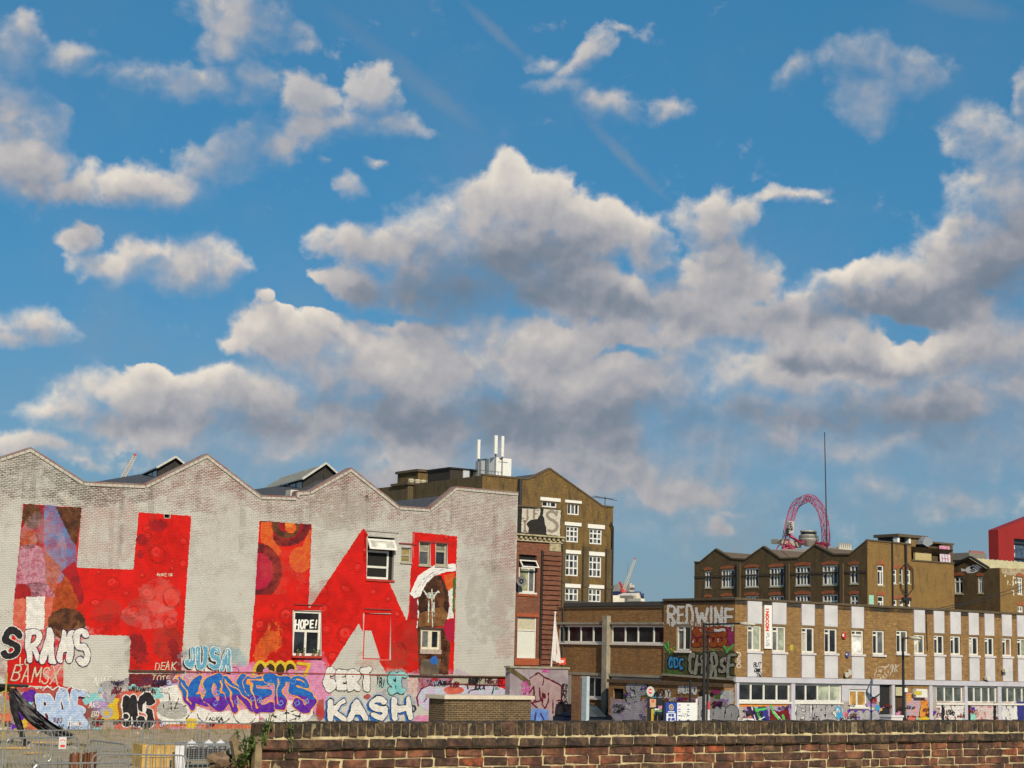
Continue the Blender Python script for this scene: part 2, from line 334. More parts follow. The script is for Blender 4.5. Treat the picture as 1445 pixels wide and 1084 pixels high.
def plain(key, c=None, rough=.7, metal=0.0, var=.25, scale=6.0, bump=.15, spec=.4, c2=None):
    if key in MATS: return MATS[key]
    m, t, q, bs, uv = mat_base(key)
    f, _ = q.noise(uv, scale, 5, .62)
    base = q.mix(q.sstep(f, .35, .70), c4(c), c4(c2 or tuple(v*(1-var) for v in c)))
    q.put(bs.inputs['Base Color'], base); bs.inputs['Roughness'].default_value = rough; bs.inputs['Metallic'].default_value = metal
    bs.inputs['Specular IOR Level'].default_value = spec
    if bump: add_bump(q, bs, f, bump, .01)
    MATS[key] = m; return m
def glass_mat(key, c=(.012,.014,.018), rough=.06, spec=.28):
    if key in MATS: return MATS[key]
    m, t, q, bs, uv = mat_base(key)
    f, _ = q.noise(uv, 1.3, 4, .6)
    base = q.mix(q.sstep(f, .4, .65), c4(c), c4(tuple(v*2.2+.004 for v in c)))
    q.put(bs.inputs['Base Color'], base); bs.inputs['Roughness'].default_value = rough; bs.inputs['Specular IOR Level'].default_value = spec
    w, _ = q.noise(uv, 2.5, 2, .5); add_bump(q, bs, w, .05, .01)
    MATS[key] = m; return m
# ------------------------------------------------------------------ geometry helpers
class Pl:
    """vertical plane in the a/b frame: kind 'b' faces the viewer's street, kind 'a' faces left"""
    def __init__(s, kind, v): s.k, s.v = kind, v
    def px(s, x, y): return onb(x, y, s.v) if s.k == 'b' else ona(x, y, s.v)
    def pt(s, u, z, d=0.0): return (u, s.v+d, z) if s.k == 'b' else (s.v+d, u, z)
    def rect(s, x0, y0, x1, y1):
        xm, ym = (x0+x1)/2, (y0+y1)/2
        u0, u1 = s.px(x0, ym)[0], s.px(x1, ym)[0]
        return min(u0, u1), max(u0, u1), s.px(xm, y1)[1], s.px(xm, y0)[1]
    def off(s, d): return Pl(s.k, s.v+d)
class MB:
    def __init__(s): s.v, s.f, s.m = [], [], []
    def add(s, pts, faces, mi=0):
        o = len(s.v); s.v += [tuple(p) for p in pts]
        for f in faces: s.f.append(tuple(i+o for i in f)); s.m.append(mi)
        return s
    def quad(s, p, mi=0): return s.add(p, [tuple(range(len(p)))], mi)
    def box(s, a0, a1, b0, b1, z0, z1, mi=0):
        return s.add([(a0,b0,z0),(a1,b0,z0),(a1,b1,z0),(a0,b1,z0),(a0,b0,z1),(a1,b0,z1),(a1,b1,z1),(a0,b1,z1)],
                     [(0,1,5,4),(1,2,6,5),(2,3,7,6),(3,0,4,7),(4,5,6,7),(3,2,1,0)], mi)
    def pbox(s, pl, u0, u1, z0, z1, d0, d1, mi=0):
        if pl.k == 'b': return s.box(u0, u1, pl.v+d0, pl.v+d1, z0, z1, mi)
        return s.box(pl.v+d0, pl.v+d1, u0, u1, z0, z1, mi)
    def tube(s, p, q, r, n=8, r2=None, mi=0, cap=True):
        p, q = Vector(p), Vector(q); ax = (q-p)
        if ax.length < 1e-6: return s
        ax.normalize(); t = ax.orthogonal().normalized(); w = ax.cross(t); r2 = r if r2 is None else r2
        pts = []
        for c, rr in ((p, r), (q, r2)):
            for i in range(n):
                an = 2*math.pi*i/n; pts.append(c+t*math.cos(an)*rr+w*math.sin(an)*rr)
        fs = [(i, (i+1) % n, n+(i+1) % n, n+i) for i in range(n)]
        if cap: fs += [tuple(range(n-1, -1, -1)), tuple(range(n, 2*n))]
        return s.add(pts, fs, mi)
    def path(s, pts, r, n=6, mi=0):
        for p, q in zip(pts[:-1], pts[1:]): s.tube(p, q, r, n, mi=mi)
        return s
    def extrude(s, poly, off, mi=0):
        """closed polygon (3D points) extruded by a vector"""
        n = len(poly); top = [tuple(p[i]+off[i] for i in range(3)) for p in poly]
        s.add(list(poly)+top, [tuple(range(n-1, -1, -1)), tuple(range(n, 2*n))]+[(i, (i+1) % n, n+(i+1) % n, n+i) for i in range(n)], mi); return s
    def lathe(s, c, prof, n=16, mi=0):
        pts = []; k = len(prof)
        for i in range(n):
            an = 2*math.pi*i/n
            for r, z in prof: pts.append((c[0]+r*math.cos(an), c[1]+r*math.sin(an), c[2]+z))
        fs = [(i*k+j, ((i+1) % n)*k+j, ((i+1) % n)*k+j+1, i*k+j+1) for i in range(n) for j in range(k-1)]
        return s.add(pts, fs, mi)
    def wall(s, pl, u0, u1, z0, z1, holes=(), rev=.12, mi=0, mr=None, prof=None, d=0.0):
        """wall sheet with openings and their reveals; prof = roofline points (u, z) over z1"""
        us = sorted({u0, u1, *[h[0] for h in holes], *[h[1] for h in holes]}); zs = sorted({z0, z1, *[h[2] for h in holes], *[h[3] for h in holes]})
        us = [u for u in us if u0-1e-6 <= u <= u1+1e-6]; zs = [z for z in zs if z0-1e-6 <= z <= z1+1e-6]
        for ua, ub in zip(us[:-1], us[1:]):
            run = None
            for za, zb in zip(zs[:-1], zs[1:]):
                um, zm = (ua+ub)/2, (za+zb)/2
                hole = any(h[0] < um < h[1] and h[2] < zm < h[3] for h in holes)
                if not hole: run = (run[0], zb) if run else (za, zb)
                if (hole or zb == zs[-1]) and run:
                    s.quad([pl.pt(ua, run[0], d), pl.pt(ub, run[0], d), pl.pt(ub, run[1], d), pl.pt(ua, run[1], d)], mi); run = None
        mr = mi if mr is None else mr
        for h in holes:
            a_, b_, c_, e_ = h[:4]; r = d+rev
            for p, q in (((a_, c_), (a_, e_)), ((b_, c_), (b_, e_)), ((a_, c_), (b_, c_)), ((a_, e_), (b_, e_))):
                s.quad([pl.pt(*p, d), pl.pt(*q, d), pl.pt(*q, r), pl.pt(*p, r)], mr)
        if prof:
            for (ua, za), (ub, zb) in zip(prof[:-1], prof[1:]):
                if ub-ua > 1e-6: s.quad([pl.pt(ua, z1, d), pl.pt(ub, z1, d), pl.pt(ub, zb, d), pl.pt(ua, za, d)], mi)
        return s
    def build(s, name, mats, parent=None, smooth=False, base=None):
        mats = mats if isinstance(mats, (list, tuple)) else [mats]
        V = np.array(s.v, float); Wd = np.empty_like(V)
        Wd[:, 0] = V[:, 0]*D1[0]+V[:, 1]*D2[0]; Wd[:, 1] = V[:, 0]*D1[1]+V[:, 1]*D2[1]; Wd[:, 2] = V[:, 2]
        if parent is not None: org = np.array(parent['_org'])
        elif base is not None: org = np.array(base)
        else: org = np.array([(Wd[:, 0].min()+Wd[:, 0].max())/2, (Wd[:, 1].min()+Wd[:, 1].max())/2, Wd[:, 2].min()])
        me = bpy.data.meshes.new(name); me.from_pydata((Wd-org).tolist(), [], s.f)
        for m in mats: me.materials.append(m)
        me.polygons.foreach_set('material_index', s.m)
        auto_uv(me, V, s.f)
        if smooth: me.polygons.foreach_set('use_smooth', [True]*len(s.f))
        me.update()
        o = bpy.data.objects.new(name, me); COL.objects.link(o)
        if parent is not None: o.parent = parent
        else: o.location = org.tolist()
        o['_org'] = org.tolist(); return o
def auto_uv(me, V, faces):
    """metres along the wall and up, in the frame of the place"""
    uvl = me.uv_layers.new(name='UVMap'); out = []
    for f in faces:
        p = [V[i] for i in f]
        n = np.zeros(3)
        for i in range(len(p)):
            c, d = p[i], p[(i+1) % len(p)]
            n += ((c[1]-d[1])*(c[2]+d[2]), (c[2]-d[2])*(c[0]+d[0]), (c[0]-d[0])*(c[1]+d[1]))
        an = np.abs(n)
        if an[2] > max(an[0], an[1]): out += [(q[0], q[1]) for q in p]
        elif an[1] >= an[0]: out += [(q[0], q[2]) for q in p]
        else: out += [(q[1], q[2]) for q in p]
    uvl.data.foreach_set('uv', np.array(out, np.float32).ravel())
def tag(o, label, cat, group=None, kind=None):
    if label: o['label'] = label
    if cat: o['category'] = cat
    if group: o['group'] = group
    if kind: o['kind'] = kind
    return o
def thing(name, label, cat, a, b, z=0.0, group=None):
    o = bpy.data.objects.new(name, None); COL.objects.link(o); o.empty_display_size = .3
    p = W3(a, b, z); o.location = p; o['_org'] = list(p)
    return tag(o, label, cat, group)
def copy_thing(root, a, b, z, rotz, label=None, group=None):
    c = root.copy(); COL.objects.link(c); c.location = W3(a, b, z); c.rotation_euler = (0, 0, rotz)
    if label: c['label'] = label
    if group: c['group'] = group
    for ch in list(root.children):
        k = ch.copy(); COL.objects.link(k); k.parent = c
        for g in list(ch.children):
            h = g.copy(); COL.objects.link(h); h.parent = k
    return c
# windows: a frame with lights; lights are (u0, v0, u1, v1, glass) as fractions, v upwards
def window(parent, pl, r, lights, frame, fr=.05, rec=.10, sill=None, sill_mat=None, name='window', label=None, depth=.06):
    u0, u1, z0, z1 = r; w, h = u1-u0, z1-z0
    hs = []
    for l in lights:
        hs.append((u0+max(l[0]*w, 0)+fr*.5*(1 if l[0] > .01 else 2), u0+l[2]*w-fr*.5*(1 if l[2] < .99 else 2), z0+l[1]*h+fr*.5*(1 if l[1] > .01 else 2), z0+l[3]*h-fr*.5*(1 if l[3] < .99 else 2)))
    mb = MB().wall(pl, u0, u1, z0, z1, hs, rev=depth, d=rec)
    o = mb.build(name, frame, parent)
    if label: o['label'] = label
    for l, q in zip(lights, hs):
        MB().quad([pl.pt(q[0]-.005, q[2]-.005, rec+depth*.7), pl.pt(q[1]+.005, q[2]-.005, rec+depth*.7), pl.pt(q[1]+.005, q[3]+.005, rec+depth*.7), pl.pt(q[0]-.005, q[3]+.005, rec+depth*.7)]).build('pane', l[4], o)
    if sill:
        MB().pbox(pl, u0-.06, u1+.06, z0-sill, z0-.003, -.07, rec+.02).build('sill', sill_mat or frame, o)
    return o
def grid_lights(us, vs, g):
    return [(a, c, b, d, g[(i+j) % len(g)] if isinstance(g, list) else g) for i, (a, b) in enumerate(zip(us[:-1], us[1:])) for j, (c, d) in enumerate(zip(vs[:-1], vs[1:]))]
# ------------------------------------------------------------------ painted shapes on walls: fields over the photo survey, traced as thin sheets of paint
def f_strokes(polys, w):
    def fn(X, Y):
        D = np.full(X.shape, 1e9)
        for pl in polys:
            pts = [np.array(p, float) for p in pl]
            if len(pts) == 1: D = np.minimum(D, np.hypot(X-pts[0][0], Y-pts[0][1]))
            for p, q in zip(pts[:-1], pts[1:]):
                d = q-p; L = d@d+1e-9; t = np.clip(((X-p[0])*d[0]+(Y-p[1])*d[1])/L, 0, 1)
                D = np.minimum(D, np.hypot(X-p[0]-t*d[0], Y-p[1]-t*d[1]))
        return w-D
    xs = [p[0] for l in polys for p in l]; ys = [p[1] for l in polys for p in l]
    fn.bb = (min(xs)-w-1, min(ys)-w-1, max(xs)+w+1, max(ys)+w+1); return fn
def f_poly(pts):
    P = [np.array(p, float) for p in pts]
    def fn(X, Y):
        ins = np.zeros(X.shape, bool); D = np.full(X.shape, 1e9)
        for p, q in zip(P, P[1:]+P[:1]):
            c = ((p[1] > Y) != (q[1] > Y)) & (X < (q[0]-p[0])*(Y-p[1])/((q[1]-p[1]) or 1e-9)+p[0]); ins ^= c
            d = q-p; t = np.clip(((X-p[0])*d[0]+(Y-p[1])*d[1])/(d@d+1e-9), 0, 1)
            D = np.minimum(D, np.hypot(X-p[0]-t*d[0], Y-p[1]-t*d[1]))
        return np.where(ins, D, -D)
    fn.bb = (min(p[0] for p in P)-1, min(p[1] for p in P)-1, max(p[0] for p in P)+1, max(p[1] for p in P)+1); return fn
def f_ell(cx, cy, rx, ry, rot=0, inner=None):
    c, s_ = math.cos(rot), math.sin(rot); m = min(rx, ry)
    def fn(X, Y):
        x, y = (X-cx)*c+(Y-cy)*s_, -(X-cx)*s_+(Y-cy)*c
        r = np.sqrt((x/rx)**2+(y/ry)**2); v = (1-r)*m
        return v if inner is None else np.minimum(v, (r-inner)*m)
    R = max(rx, ry); fn.bb = (cx-R-1, cy-R-1, cx+R+1, cy+R+1); return fn
def f_and(f, g):
    def fn(X, Y): return np.minimum(f(X, Y), g(X, Y))
    fn.bb = (max(f.bb[0], g.bb[0]), max(f.bb[1], g.bb[1]), min(f.bb[2], g.bb[2]), min(f.bb[3], g.bb[3])); return fn
def f_not(f, g):
    def fn(X, Y): return np.minimum(f(X, Y), -g(X, Y))
    fn.bb = f.bb; return fn
def f_or(*fs):
    def fn(X, Y):
        v = fs[0](X, Y)
        for f in fs[1:]: v = np.maximum(v, f(X, Y))
        return v
    fn.bb = (min(f.bb[0] for f in fs), min(f.bb[1] for f in fs), max(f.bb[2] for f in fs), max(f.bb[3] for f in fs)); return fn
def vnoise(X, Y, s, seed):
    x, y = X/s, Y/s; xi, yi = np.floor(x).astype(int), np.floor(y).astype(int); fx, fy = x-xi, y-yi
    h = lambda i, j: np.modf(np.abs(np.sin(i*127.1+j*311.7+seed*74.7)*43758.5453))[0]
    fx, fy = fx*fx*(3-2*fx), fy*fy*(3-2*fy)
    return (h(xi, yi)*(1-fx)+h(xi+1, yi)*fx)*(1-fy)+(h(xi, yi+1)*(1-fx)+h(xi+1, yi+1)*fx)*fy
_seed = [1]
LV = .003
def paint_one(parent, pl, layers, name='painted_patch', cell=1.0, wob=.5, label=None, holes=()):
    """layers: (field, material, level); traced with marching squares in survey pixels, laid on the plane level*3 mm proud"""
    mb = MB(); mats = []; 
    for fn, mat, lev in layers:
        if mat not in mats: mats.append(mat)
        mi = mats.index(mat); _seed[0] += 1
        x0, y0, x1, y1 = fn.bb
        nx, ny = max(3, int((x1-x0)/cell)+2), max(3, int((y1-y0)/cell)+2)
        gx, gy = np.linspace(x0, x1, nx), np.linspace(y0, y1, ny); X, Y = np.meshgrid(gx, gy)
        V = fn(X, Y)
        if wob: V = V+(vnoise(X, Y, 2.3, _seed[0])-.5)*wob*1.6
        for h in holes: V = np.minimum(V, -h(X, Y))
        V[0, :] = V[-1, :] = -1; V[:, 0] = V[:, -1] = -1
        ins = V > 0; d = -LV*lev
        cellsum = ins[:-1, :-1].astype(int)+ins[:-1, 1:]+ins[1:, :-1]+ins[1:, 1:]
        def P(x, y): u, z = pl.px(x, y); return pl.pt(u, z, d)
        for j in range(ny-1):
            i = 0
            while i < nx-1:
                c = cellsum[j, i]
                if c == 4:
                    k = i
                    while k < nx-1 and cellsum[j, k] == 4 and k-i < 24: k += 1
                    mb.quad([P(gx[i], gy[j]), P(gx[k], gy[j]), P(gx[k], gy[j+1]), P(gx[i], gy[j+1])], mi); i = k; continue
                if c:
                    cs = [(i, j), (i+1, j), (i+1, j+1), (i, j+1)]; poly = []
                    for (pi, pj), (qi, qj) in zip(cs, cs[1:]+cs[:1]):
                        vp, vq = V[pj, pi], V[qj, qi]
                        if vp > 0: poly.append((gx[pi], gy[pj]))
                        if (vp > 0) != (vq > 0):
                            t = vp/(vp-vq); poly.append((gx[pi]+(gx[qi]-gx[pi])*t, gy[pj]+(gy[qj]-gy[pj])*t))
                    if len(poly) > 2: mb.quad([P(*p) for p in poly], mi)
                i += 1
    if not mb.f: return None
    o = mb.build(name, mats, parent)
    if name == 'graffiti_tag': o['kind'] = 'stuff'
    if label: o['label'] = label
    return o
def paint(parent, pl, layers, name='painted_patch', cell=1.0, wob=.5, label=None, holes=()):
    """patches that do not touch each other become objects of their own"""
    groups = []
    for L in layers:
        bb = list(L[0].bb); mem = [L]
        again = True
        while again:
            again = False
            for g in groups:
                q = g[0]
                if q[0] < bb[2]-.8 and bb[0] < q[2]-.8 and q[1] < bb[3]-.8 and bb[1] < q[3]-.8:
                    bb = [min(q[0], bb[0]), min(q[1], bb[1]), max(q[2], bb[2]), max(q[3], bb[3])]; mem = g[1]+mem; groups.remove(g); again = True; break
        groups.append((bb, mem))
    groups.sort(key=lambda g: -(g[0][2]-g[0][0])*(g[0][3]-g[0][1])); out = None
    for k, (bb, mem) in enumerate(groups):
        order = [L for L in layers if any(L is m for m in mem)]
        o = paint_one(parent, pl, order, name, cell, wob, label if k == 0 else None, holes)
        out = out or o
    return out
def f_warp(fn, amp, sc, seed):
    def w(X, Y):
        return fn(X+(vnoise(X, Y, sc, seed)-.5)*2*amp, Y+(vnoise(X, Y, sc, seed+5)-.5)*2*amp)
    w.bb = (fn.bb[0]-amp*.6, fn.bb[1]-amp*.6, fn.bb[2]+amp*.6, fn.bb[3]+amp*.6); return w
def arc(cx, cy, rx, ry, a0, a1, n=7): return [(cx+rx*math.cos(math.radians(a0+(a1-a0)*i/n)), cy+ry*math.sin(math.radians(a0+(a1-a0)*i/n))) for i in range(n+1)]
GLY = {
 'A': [[(0,0),(.5,1),(1,0)],[(.2,.36),(.8,.36)]], 'B': [[(0,0),(0,1)]+arc(.45,.76,.45,.24,90,-90)+[(0,.52)],[(0,.52)]+arc(.5,.26,.5,.26,90,-90)+[(0,0)]],
 'C': [arc(.55,.5,.55,.5,50,310,10)], 'D': [[(0,0),(0,1)]+arc(.4,.5,.6,.5,90,-90)+[(0,0)]], 'E': [[(1,1),(0,1),(0,0),(1,0)],[(0,.52),(.8,.52)]], 'F': [[(1,1),(0,1),(0,0)],[(0,.52),(.8,.52)]],
 'G': [arc(.55,.5,.55,.5,50,330,10)+[(1,.42),(.6,.42)]], 'H': [[(0,0),(0,1)],[(1,0),(1,1)],[(0,.5),(1,.5)]], 'I': [[(.5,0),(.5,1)]], 'J': [[(.85,1),(.85,.3)]+arc(.5,.3,.35,.3,0,-170)],
 'K': [[(0,0),(0,1)],[(.95,1),(.05,.48),(1,0)]], 'L': [[(0,1),(0,0),(.9,0)]], 'M': [[(0,0),(.1,1),(.5,.35),(.9,1),(1,0)]], 'N': [[(0,0),(0,1),(1,0),(1,1)]], 'O': [arc(.5,.5,.5,.5,0,360,14)],
 'P': [[(0,0),(0,1)]+arc(.5,.73,.5,.27,90,-90)+[(0,.46)]], 'Q': [arc(.5,.5,.5,.5,0,360,14),[(.6,.3),(1,0)]], 'R': [[(0,0),(0,1)]+arc(.5,.75,.5,.25,90,-90)+[(0,.5)],[(.4,.5),(1,0)]],
 'S': [arc(.5,.75,.45,.25,20,250,8)[:-1]+[(.5,.5)]+arc(.5,.25,.47,.25,75,-160,8)], 'T': [[(.5,0),(.5,1)],[(0,1),(1,1)]], 'U': [[(0,1),(0,.4)]+arc(.5,.35,.5,.35,180,360)+[(1,1)]],
 'V': [[(0,1),(.5,0),(1,1)]], 'W': [[(0,1),(.22,0),(.5,.7),(.78,0),(1,1)]], 'X': [[(0,0),(1,1)],[(0,1),(1,0)]], 'Y': [[(0,1),(.5,.5),(1,1)],[(.5,.5),(.5,0)]], 'Z': [[(0,1),(1,1),(0,0),(1,0)]],
 '!': [[(.55,1),(.4,.3)],[(.34,.02)]], '1': [[(.2,.8),(.55,1),(.55,0)]], '2': [arc(.5,.72,.45,.28,160,-30)+[(0,0),(1,0)]], '7': [[(0,1),(1,1),(.4,0)]], '0': [arc(.5,.5,.45,.5,0,360,12)], '4': [[(.75,0),(.75,1),(0,.35),(1,.35)]],
 '*': [[(0,.2),(1,.8)],[(0,.8),(1,.2)],[(.5,0),(.5,1)]], ' ': []}
def text_polys(txt, x0, y0, x1, y1, dy=0.0, lean=0.0, gap=.28, jit=0.0, vertical=False):
    """letter skeletons inside a survey-pixel box (y0 top); dy = drop over the length"""
    out = []; n = len(txt)
    cw = (x1-x0)/n if not vertical else (x1-x0); chh = (y1-y0) if not vertical else (y1-y0)/n
    for k, ch in enumerate(txt):
        h = chh; lx = x0+k*cw+cw*gap/2 if not vertical else x0; wd = cw*(1-gap) if not vertical else cw
        top = y0+dy*(k+.5)/n if not vertical else y0+k*chh; hh = h*(1-gap) if vertical else h
        jx, jy = (random.uniform(-jit, jit), random.uniform(-jit, jit)) if jit else (0, 0)
        lt = [[(lx+jx+p[0]*wd+lean*(p[1]-.5)*h, top+jy+(1-p[1])*hh) for p in pl] for pl in GLY.get(ch, [])]
        if jit:
            an, sx, sy = random.gauss(0, .07)*min(1.5, jit), 1+random.gauss(0, .07), 1+random.gauss(0, .09); mx, my = lx+wd/2, top+hh/2
            lt = [[(mx+((p[0]-mx)*math.cos(an)-(p[1]-my)*math.sin(an))*sx, my+((p[0]-mx)*math.sin(an)+(p[1]-my)*math.cos(an))*sy) for p in q] for q in lt]
        if lt: out.append(lt)
    return out
def graf(parent, pl, txt, box, fill, line, w, ow, dy=0.0, lean=0.0, gap=.30, jit=1.0, lev=3, bg=None, bgm=5, shadow=None, shine=None, name='graffiti', label=None, cell=1.0, holes=(), band=None, warp=None):
    """throw-up letters: fat filled strokes with an outline, each letter overlapping the one before"""
    L = text_polys(txt, *box, dy=dy, lean=lean, gap=gap, jit=jit); layers = []
    fo = f_or(*[f_strokes(l, w+ow) for l in L]); fl = [f_strokes(l, w) for l in L]; fb = [f_strokes(l, w+ow*.75) for l in L]
    def ff(X, Y):
        v = np.full(X.shape, -9.)
        for a_, b_ in zip(fl, fb): v = np.maximum(np.minimum(v, -b_(X, Y)), a_(X, Y))
        return v
    ff.bb = fo.bb
    if bg is not None: layers.append((f_or(*[f_strokes(l, w+bgm) for l in L]), bg, lev-1))
    if shadow is not None: layers.append((f_or(*[f_strokes([[(p[0]-w*.5, p[1]+w*.5) for p in q] for q in l], w+ow) for l in L]), shadow, lev-.4))
    layers += [(fo, line, lev), (ff, fill, lev+1)]
    if band is not None:
        bm, f0, f1 = band; y0, y1 = box[1], box[3]
        cut = f_poly([(box[0]-30, y0+(y1-y0)*f0), (box[2]+30, y0+(y1-y0)*f0+dy), (box[2]+30, y0+(y1-y0)*f1+dy), (box[0]-30, y0+(y1-y0)*f1)])
        layers.append((f_and(ff, cut), bm, lev+2))
    if shine is not None: layers.append((f_or(*[f_strokes([[(p[0]-w*.25, p[1]-w*.35) for p in q[:3]] for q in l[:1]], max(.4, w*.16)) for l in L]), shine, lev+3))
    wa = warp if warp is not None else max(.5, min(2.6, (box[3]-box[1])*.075)); _seed[0] += 1; sd = _seed[0]*3.7
    layers = [(f_warp(f, wa, max(3.0, (box[3]-box[1])*.34), sd), m, l) for f, m, l in layers]
    return paint(parent, pl, layers, name, cell, .5, label, holes)
def scrawl(parent, pl, txt, box, mat, w=.7, dy=0.0, lean=.15, gap=.25, jit=1.2, lev=6, name='graffiti_tag', cell=.7, label=None, vertical=False, wob=.3, holes=()):
    L = text_polys(txt, *box, dy=dy, lean=lean, gap=gap, jit=jit, vertical=vertical)
    return paint(parent, pl, [(f_strokes(l, w), mat, lev) for l in L], name, cell, wob, label, holes)
# ------------------------------------------------------------------ ground, street
DIRT = plain('yard_dirt', (.37,.30,.19), .95, var=.45, scale=1.6, bump=.8, c2=(.22,.17,.105))
ASPH = plain('asphalt', (.055,.054,.052), .9, var=.3, scale=5, bump=.4)
PAVE = plain('paving_concrete', (.30,.29,.265), .9, var=.25, scale=2)
KERB = plain('kerb_stone', (.34,.33,.31), .85, var=.2, scale=3)
G = MB(); G.box(-3000, 3500, -1500, 4500, -2.0, 0.0)
tag(G.build('ground', DIRT), None, None, kind='structure')
RB = 52.29                                             # street front of the office block
g = MB(); g.box(41.5, 120, 42.5, 49.0, .0, .004); g.box(41.5, 46.0, 49.0, 69.5, .0, .004)
tag(g.build('street', ASPH), None, None, kind='structure')
g = MB(); g.box(47.2, 120, 49.15, RB-.002, 0, .12); g.box(47.2, 48.6, RB-.002, 69, 0, .12)
pv = tag(g.build('pavement', PAVE), None, None, kind='structure')
g = MB(); g.box(46.9, 120, 49.0, 49.147, 0, .125); g.box(46.9, 47.197, 49.15, 69, 0, .125)
tag(g.build('kerb', KERB), None, None, kind='structure')
# ------------------------------------------------------------------ near parapet wall, brick by brick
NB_ = 10.903; NT = 3.086
def rand_brick_mat(name, ramp, soot, soot_amt, moss=None):
    m, t, q, bs, uv = mat_base(name)
    oi = q.n('ShaderNodeObjectInfo'); tc = q.n('ShaderNodeTexCoord')
    cr = q.n('ShaderNodeValToRGB'); t.links.new(oi.outputs['Random'], cr.inputs[0]); cr.color_ramp.interpolation = 'CONSTANT'
    while len(cr.color_ramp.elements) < len(ramp): cr.color_ramp.elements.new(.5)
    for e, (p, c) in zip(cr.color_ramp.elements, ramp): e.position = p; e.color = c4(c)
    pos = q.n('ShaderNodeNewGeometry').outputs['Position']
    n1_, _ = q.noise(pos, 9, 6, .65); n2_, _ = q.noise(pos, 40, 5, .7); n3_, _ = q.noise(pos, 120, 4, .7)
    base = q.mix(q.sstep(n2_, .35, .7), cr.outputs[0], (.16,.09,.05,1))
    base = q.mix(q.math('MULTIPLY', q.sstep(n1_, .36, .62), soot_amt), base, c4(soot))
    if moss: base = q.mix(q.math('MULTIPLY', q.sstep(n2_, .52, .66), .5), base, c4(moss))
    base = q.mix(q.math('MULTIPLY', q.sstep(n3_, .66, .74), .35), base, (.45,.40,.28,1))     # lichen and mortar smears
    q.put(bs.inputs['Base Color'], base); bs.inputs['Roughness'].default_value = .88
    add_bump(q, bs, q.math('ADD', n3_, q.math('MULTIPLY', n2_, 1.5)), .7, .006); return m
M_COPE = rand_brick_mat('sooty_coping_brick', [(0,(.040,.026,.014)),(.3,(.028,.021,.012)),(.6,(.052,.030,.016)),(.9,(.10,.036,.020))], (.012,.009,.006), .92, (.10,.085,.03))
M_OVER = rand_brick_mat('sooty_oversail_brick', [(0,(.06,.032,.020)),(.35,(.04,.026,.016)),(.65,(.09,.036,.022)),(.85,(.13,.045,.028))], (.011,.008,.007), .92, (.07,.06,.025))
M_COUR = rand_brick_mat('old_stock_brick', [(0,(.21,.055,.026)),(.20,(.070,.022,.013)),(.36,(.27,.085,.038)),(.58,(.080,.026,.016)),(.74,(.19,.105,.050)),(.84,(.13,.034,.022)),(.972,(.50,.09,.018))], (.016,.009,.006), .80)
M_MORT = plain('old_lime_mortar', (.54,.45,.26), .95, var=.5, scale=14, bump=.9, c2=(.28,.21,.11))
wall_t = thing('parapet_wall', 'old sooty brick parapet wall with brick-on-edge coping and cream mortar, long and in front of everything', 'wall', 9.5, NB_+.16)
def brick_mesh(l, d, h, seed):
    r = random.Random(seed); bm = bmesh.new(); bmesh.ops.create_cube(bm, size=1.0)
    for v in bm.verts:
        v.co.x *= l; v.co.y *= d; v.co.z *= h
        v.co += Vector((r.uniform(-.004,.004), r.uniform(-.004,.003), r.uniform(-.003,.003)))
    bmesh.ops.bevel(bm, geom=bm.edges[:], offset=r.uniform(.004,.009), segments=1, profile=.5, affect='EDGES')
    for v in bm.verts: v.co += Vector((r.uniform(-.004,.004), r.uniform(-.005,.004), r.uniform(-.0035,.0035)))
    me = bpy.data.meshes.new('brick'); bm.to_mesh(me); bm.free(); me.uv_layers.new(name='UVMap'); return me
rotA = math.atan2(D1[1], D1[0])
MESH = {}
def bmesh_for(kind, l, d, h, mat, nvar=7):
    k = (kind, random.randrange(nvar))
    if k not in MESH:
        me = brick_mesh(l, d, h, hash(k) % 9999 if False else 31*k[1]+len(kind)); me.materials.append(mat); MESH[k] = me
    return MESH[k]
org = Vector(wall_t['_org'])
stuff = []
def lay(me, a, bb, z, stuffed=False):
    j = random.uniform
    loc = Vector(W3(a, bb+j(-.005,.004), z+j(-.002,.002)))
    if stuffed: stuff.append((me, loc, rotA+j(-.012,.012))); return
    o = bpy.data.objects.new('brick', me); COL.objects.link(o); o.parent = wall_t; o.location = loc-org; o.rotation_euler = (j(-.015,.015), j(-.012,.012), rotA+j(-.015,.015))
nb = 0
A0W, A1W = 5.70, 16.5
a = A0W
while a < A1W:                                          # coping of bricks on edge
    w = .064+random.uniform(-.003,.004)
    lay(bmesh_for('cope', .0665, .235, .103, M_COPE, 14), a+w/2, NB_+.105+random.uniform(-.008,.008), NT-.052+random.uniform(-.006,.003), a > 14.4); a += w+.0105+random.uniform(-.002,.004)
a = A0W-.05
while a < A1W:                                          # oversailing course
    lay(bmesh_for('over', .218, .13, .066, M_OVER), a+.107, NB_+.042, NT-.105-.016-.032, a > 14.4); a += .225+random.uniform(-.004,.006)
zc = NT-.105-.016-.064-.012
for k in range(7):
    z = zc-.072*k-.031; a = A0W-[.02,.13,.05,.30,.42,.48,.52][k]-random.uniform(0,.05); i = random.randrange(4)
    while a < A1W:
        head = (i % 4 == 3) if k % 2 else (random.random() < .35)
        if head: lay(bmesh_for('head', .1025, .11, .0632, M_COUR, 6), a+.051, NB_+.068, z, k > 3 or a > 14.4); a += .1125
        else: lay(bmesh_for('stret', .2155, .11, .0632, M_COUR, 9), a+.107, NB_+.068, z, k > 3 or a > 14.4); a += .2255
        a += random.uniform(-.002,.005); i += 1
bm = bmesh.new(); smats = []
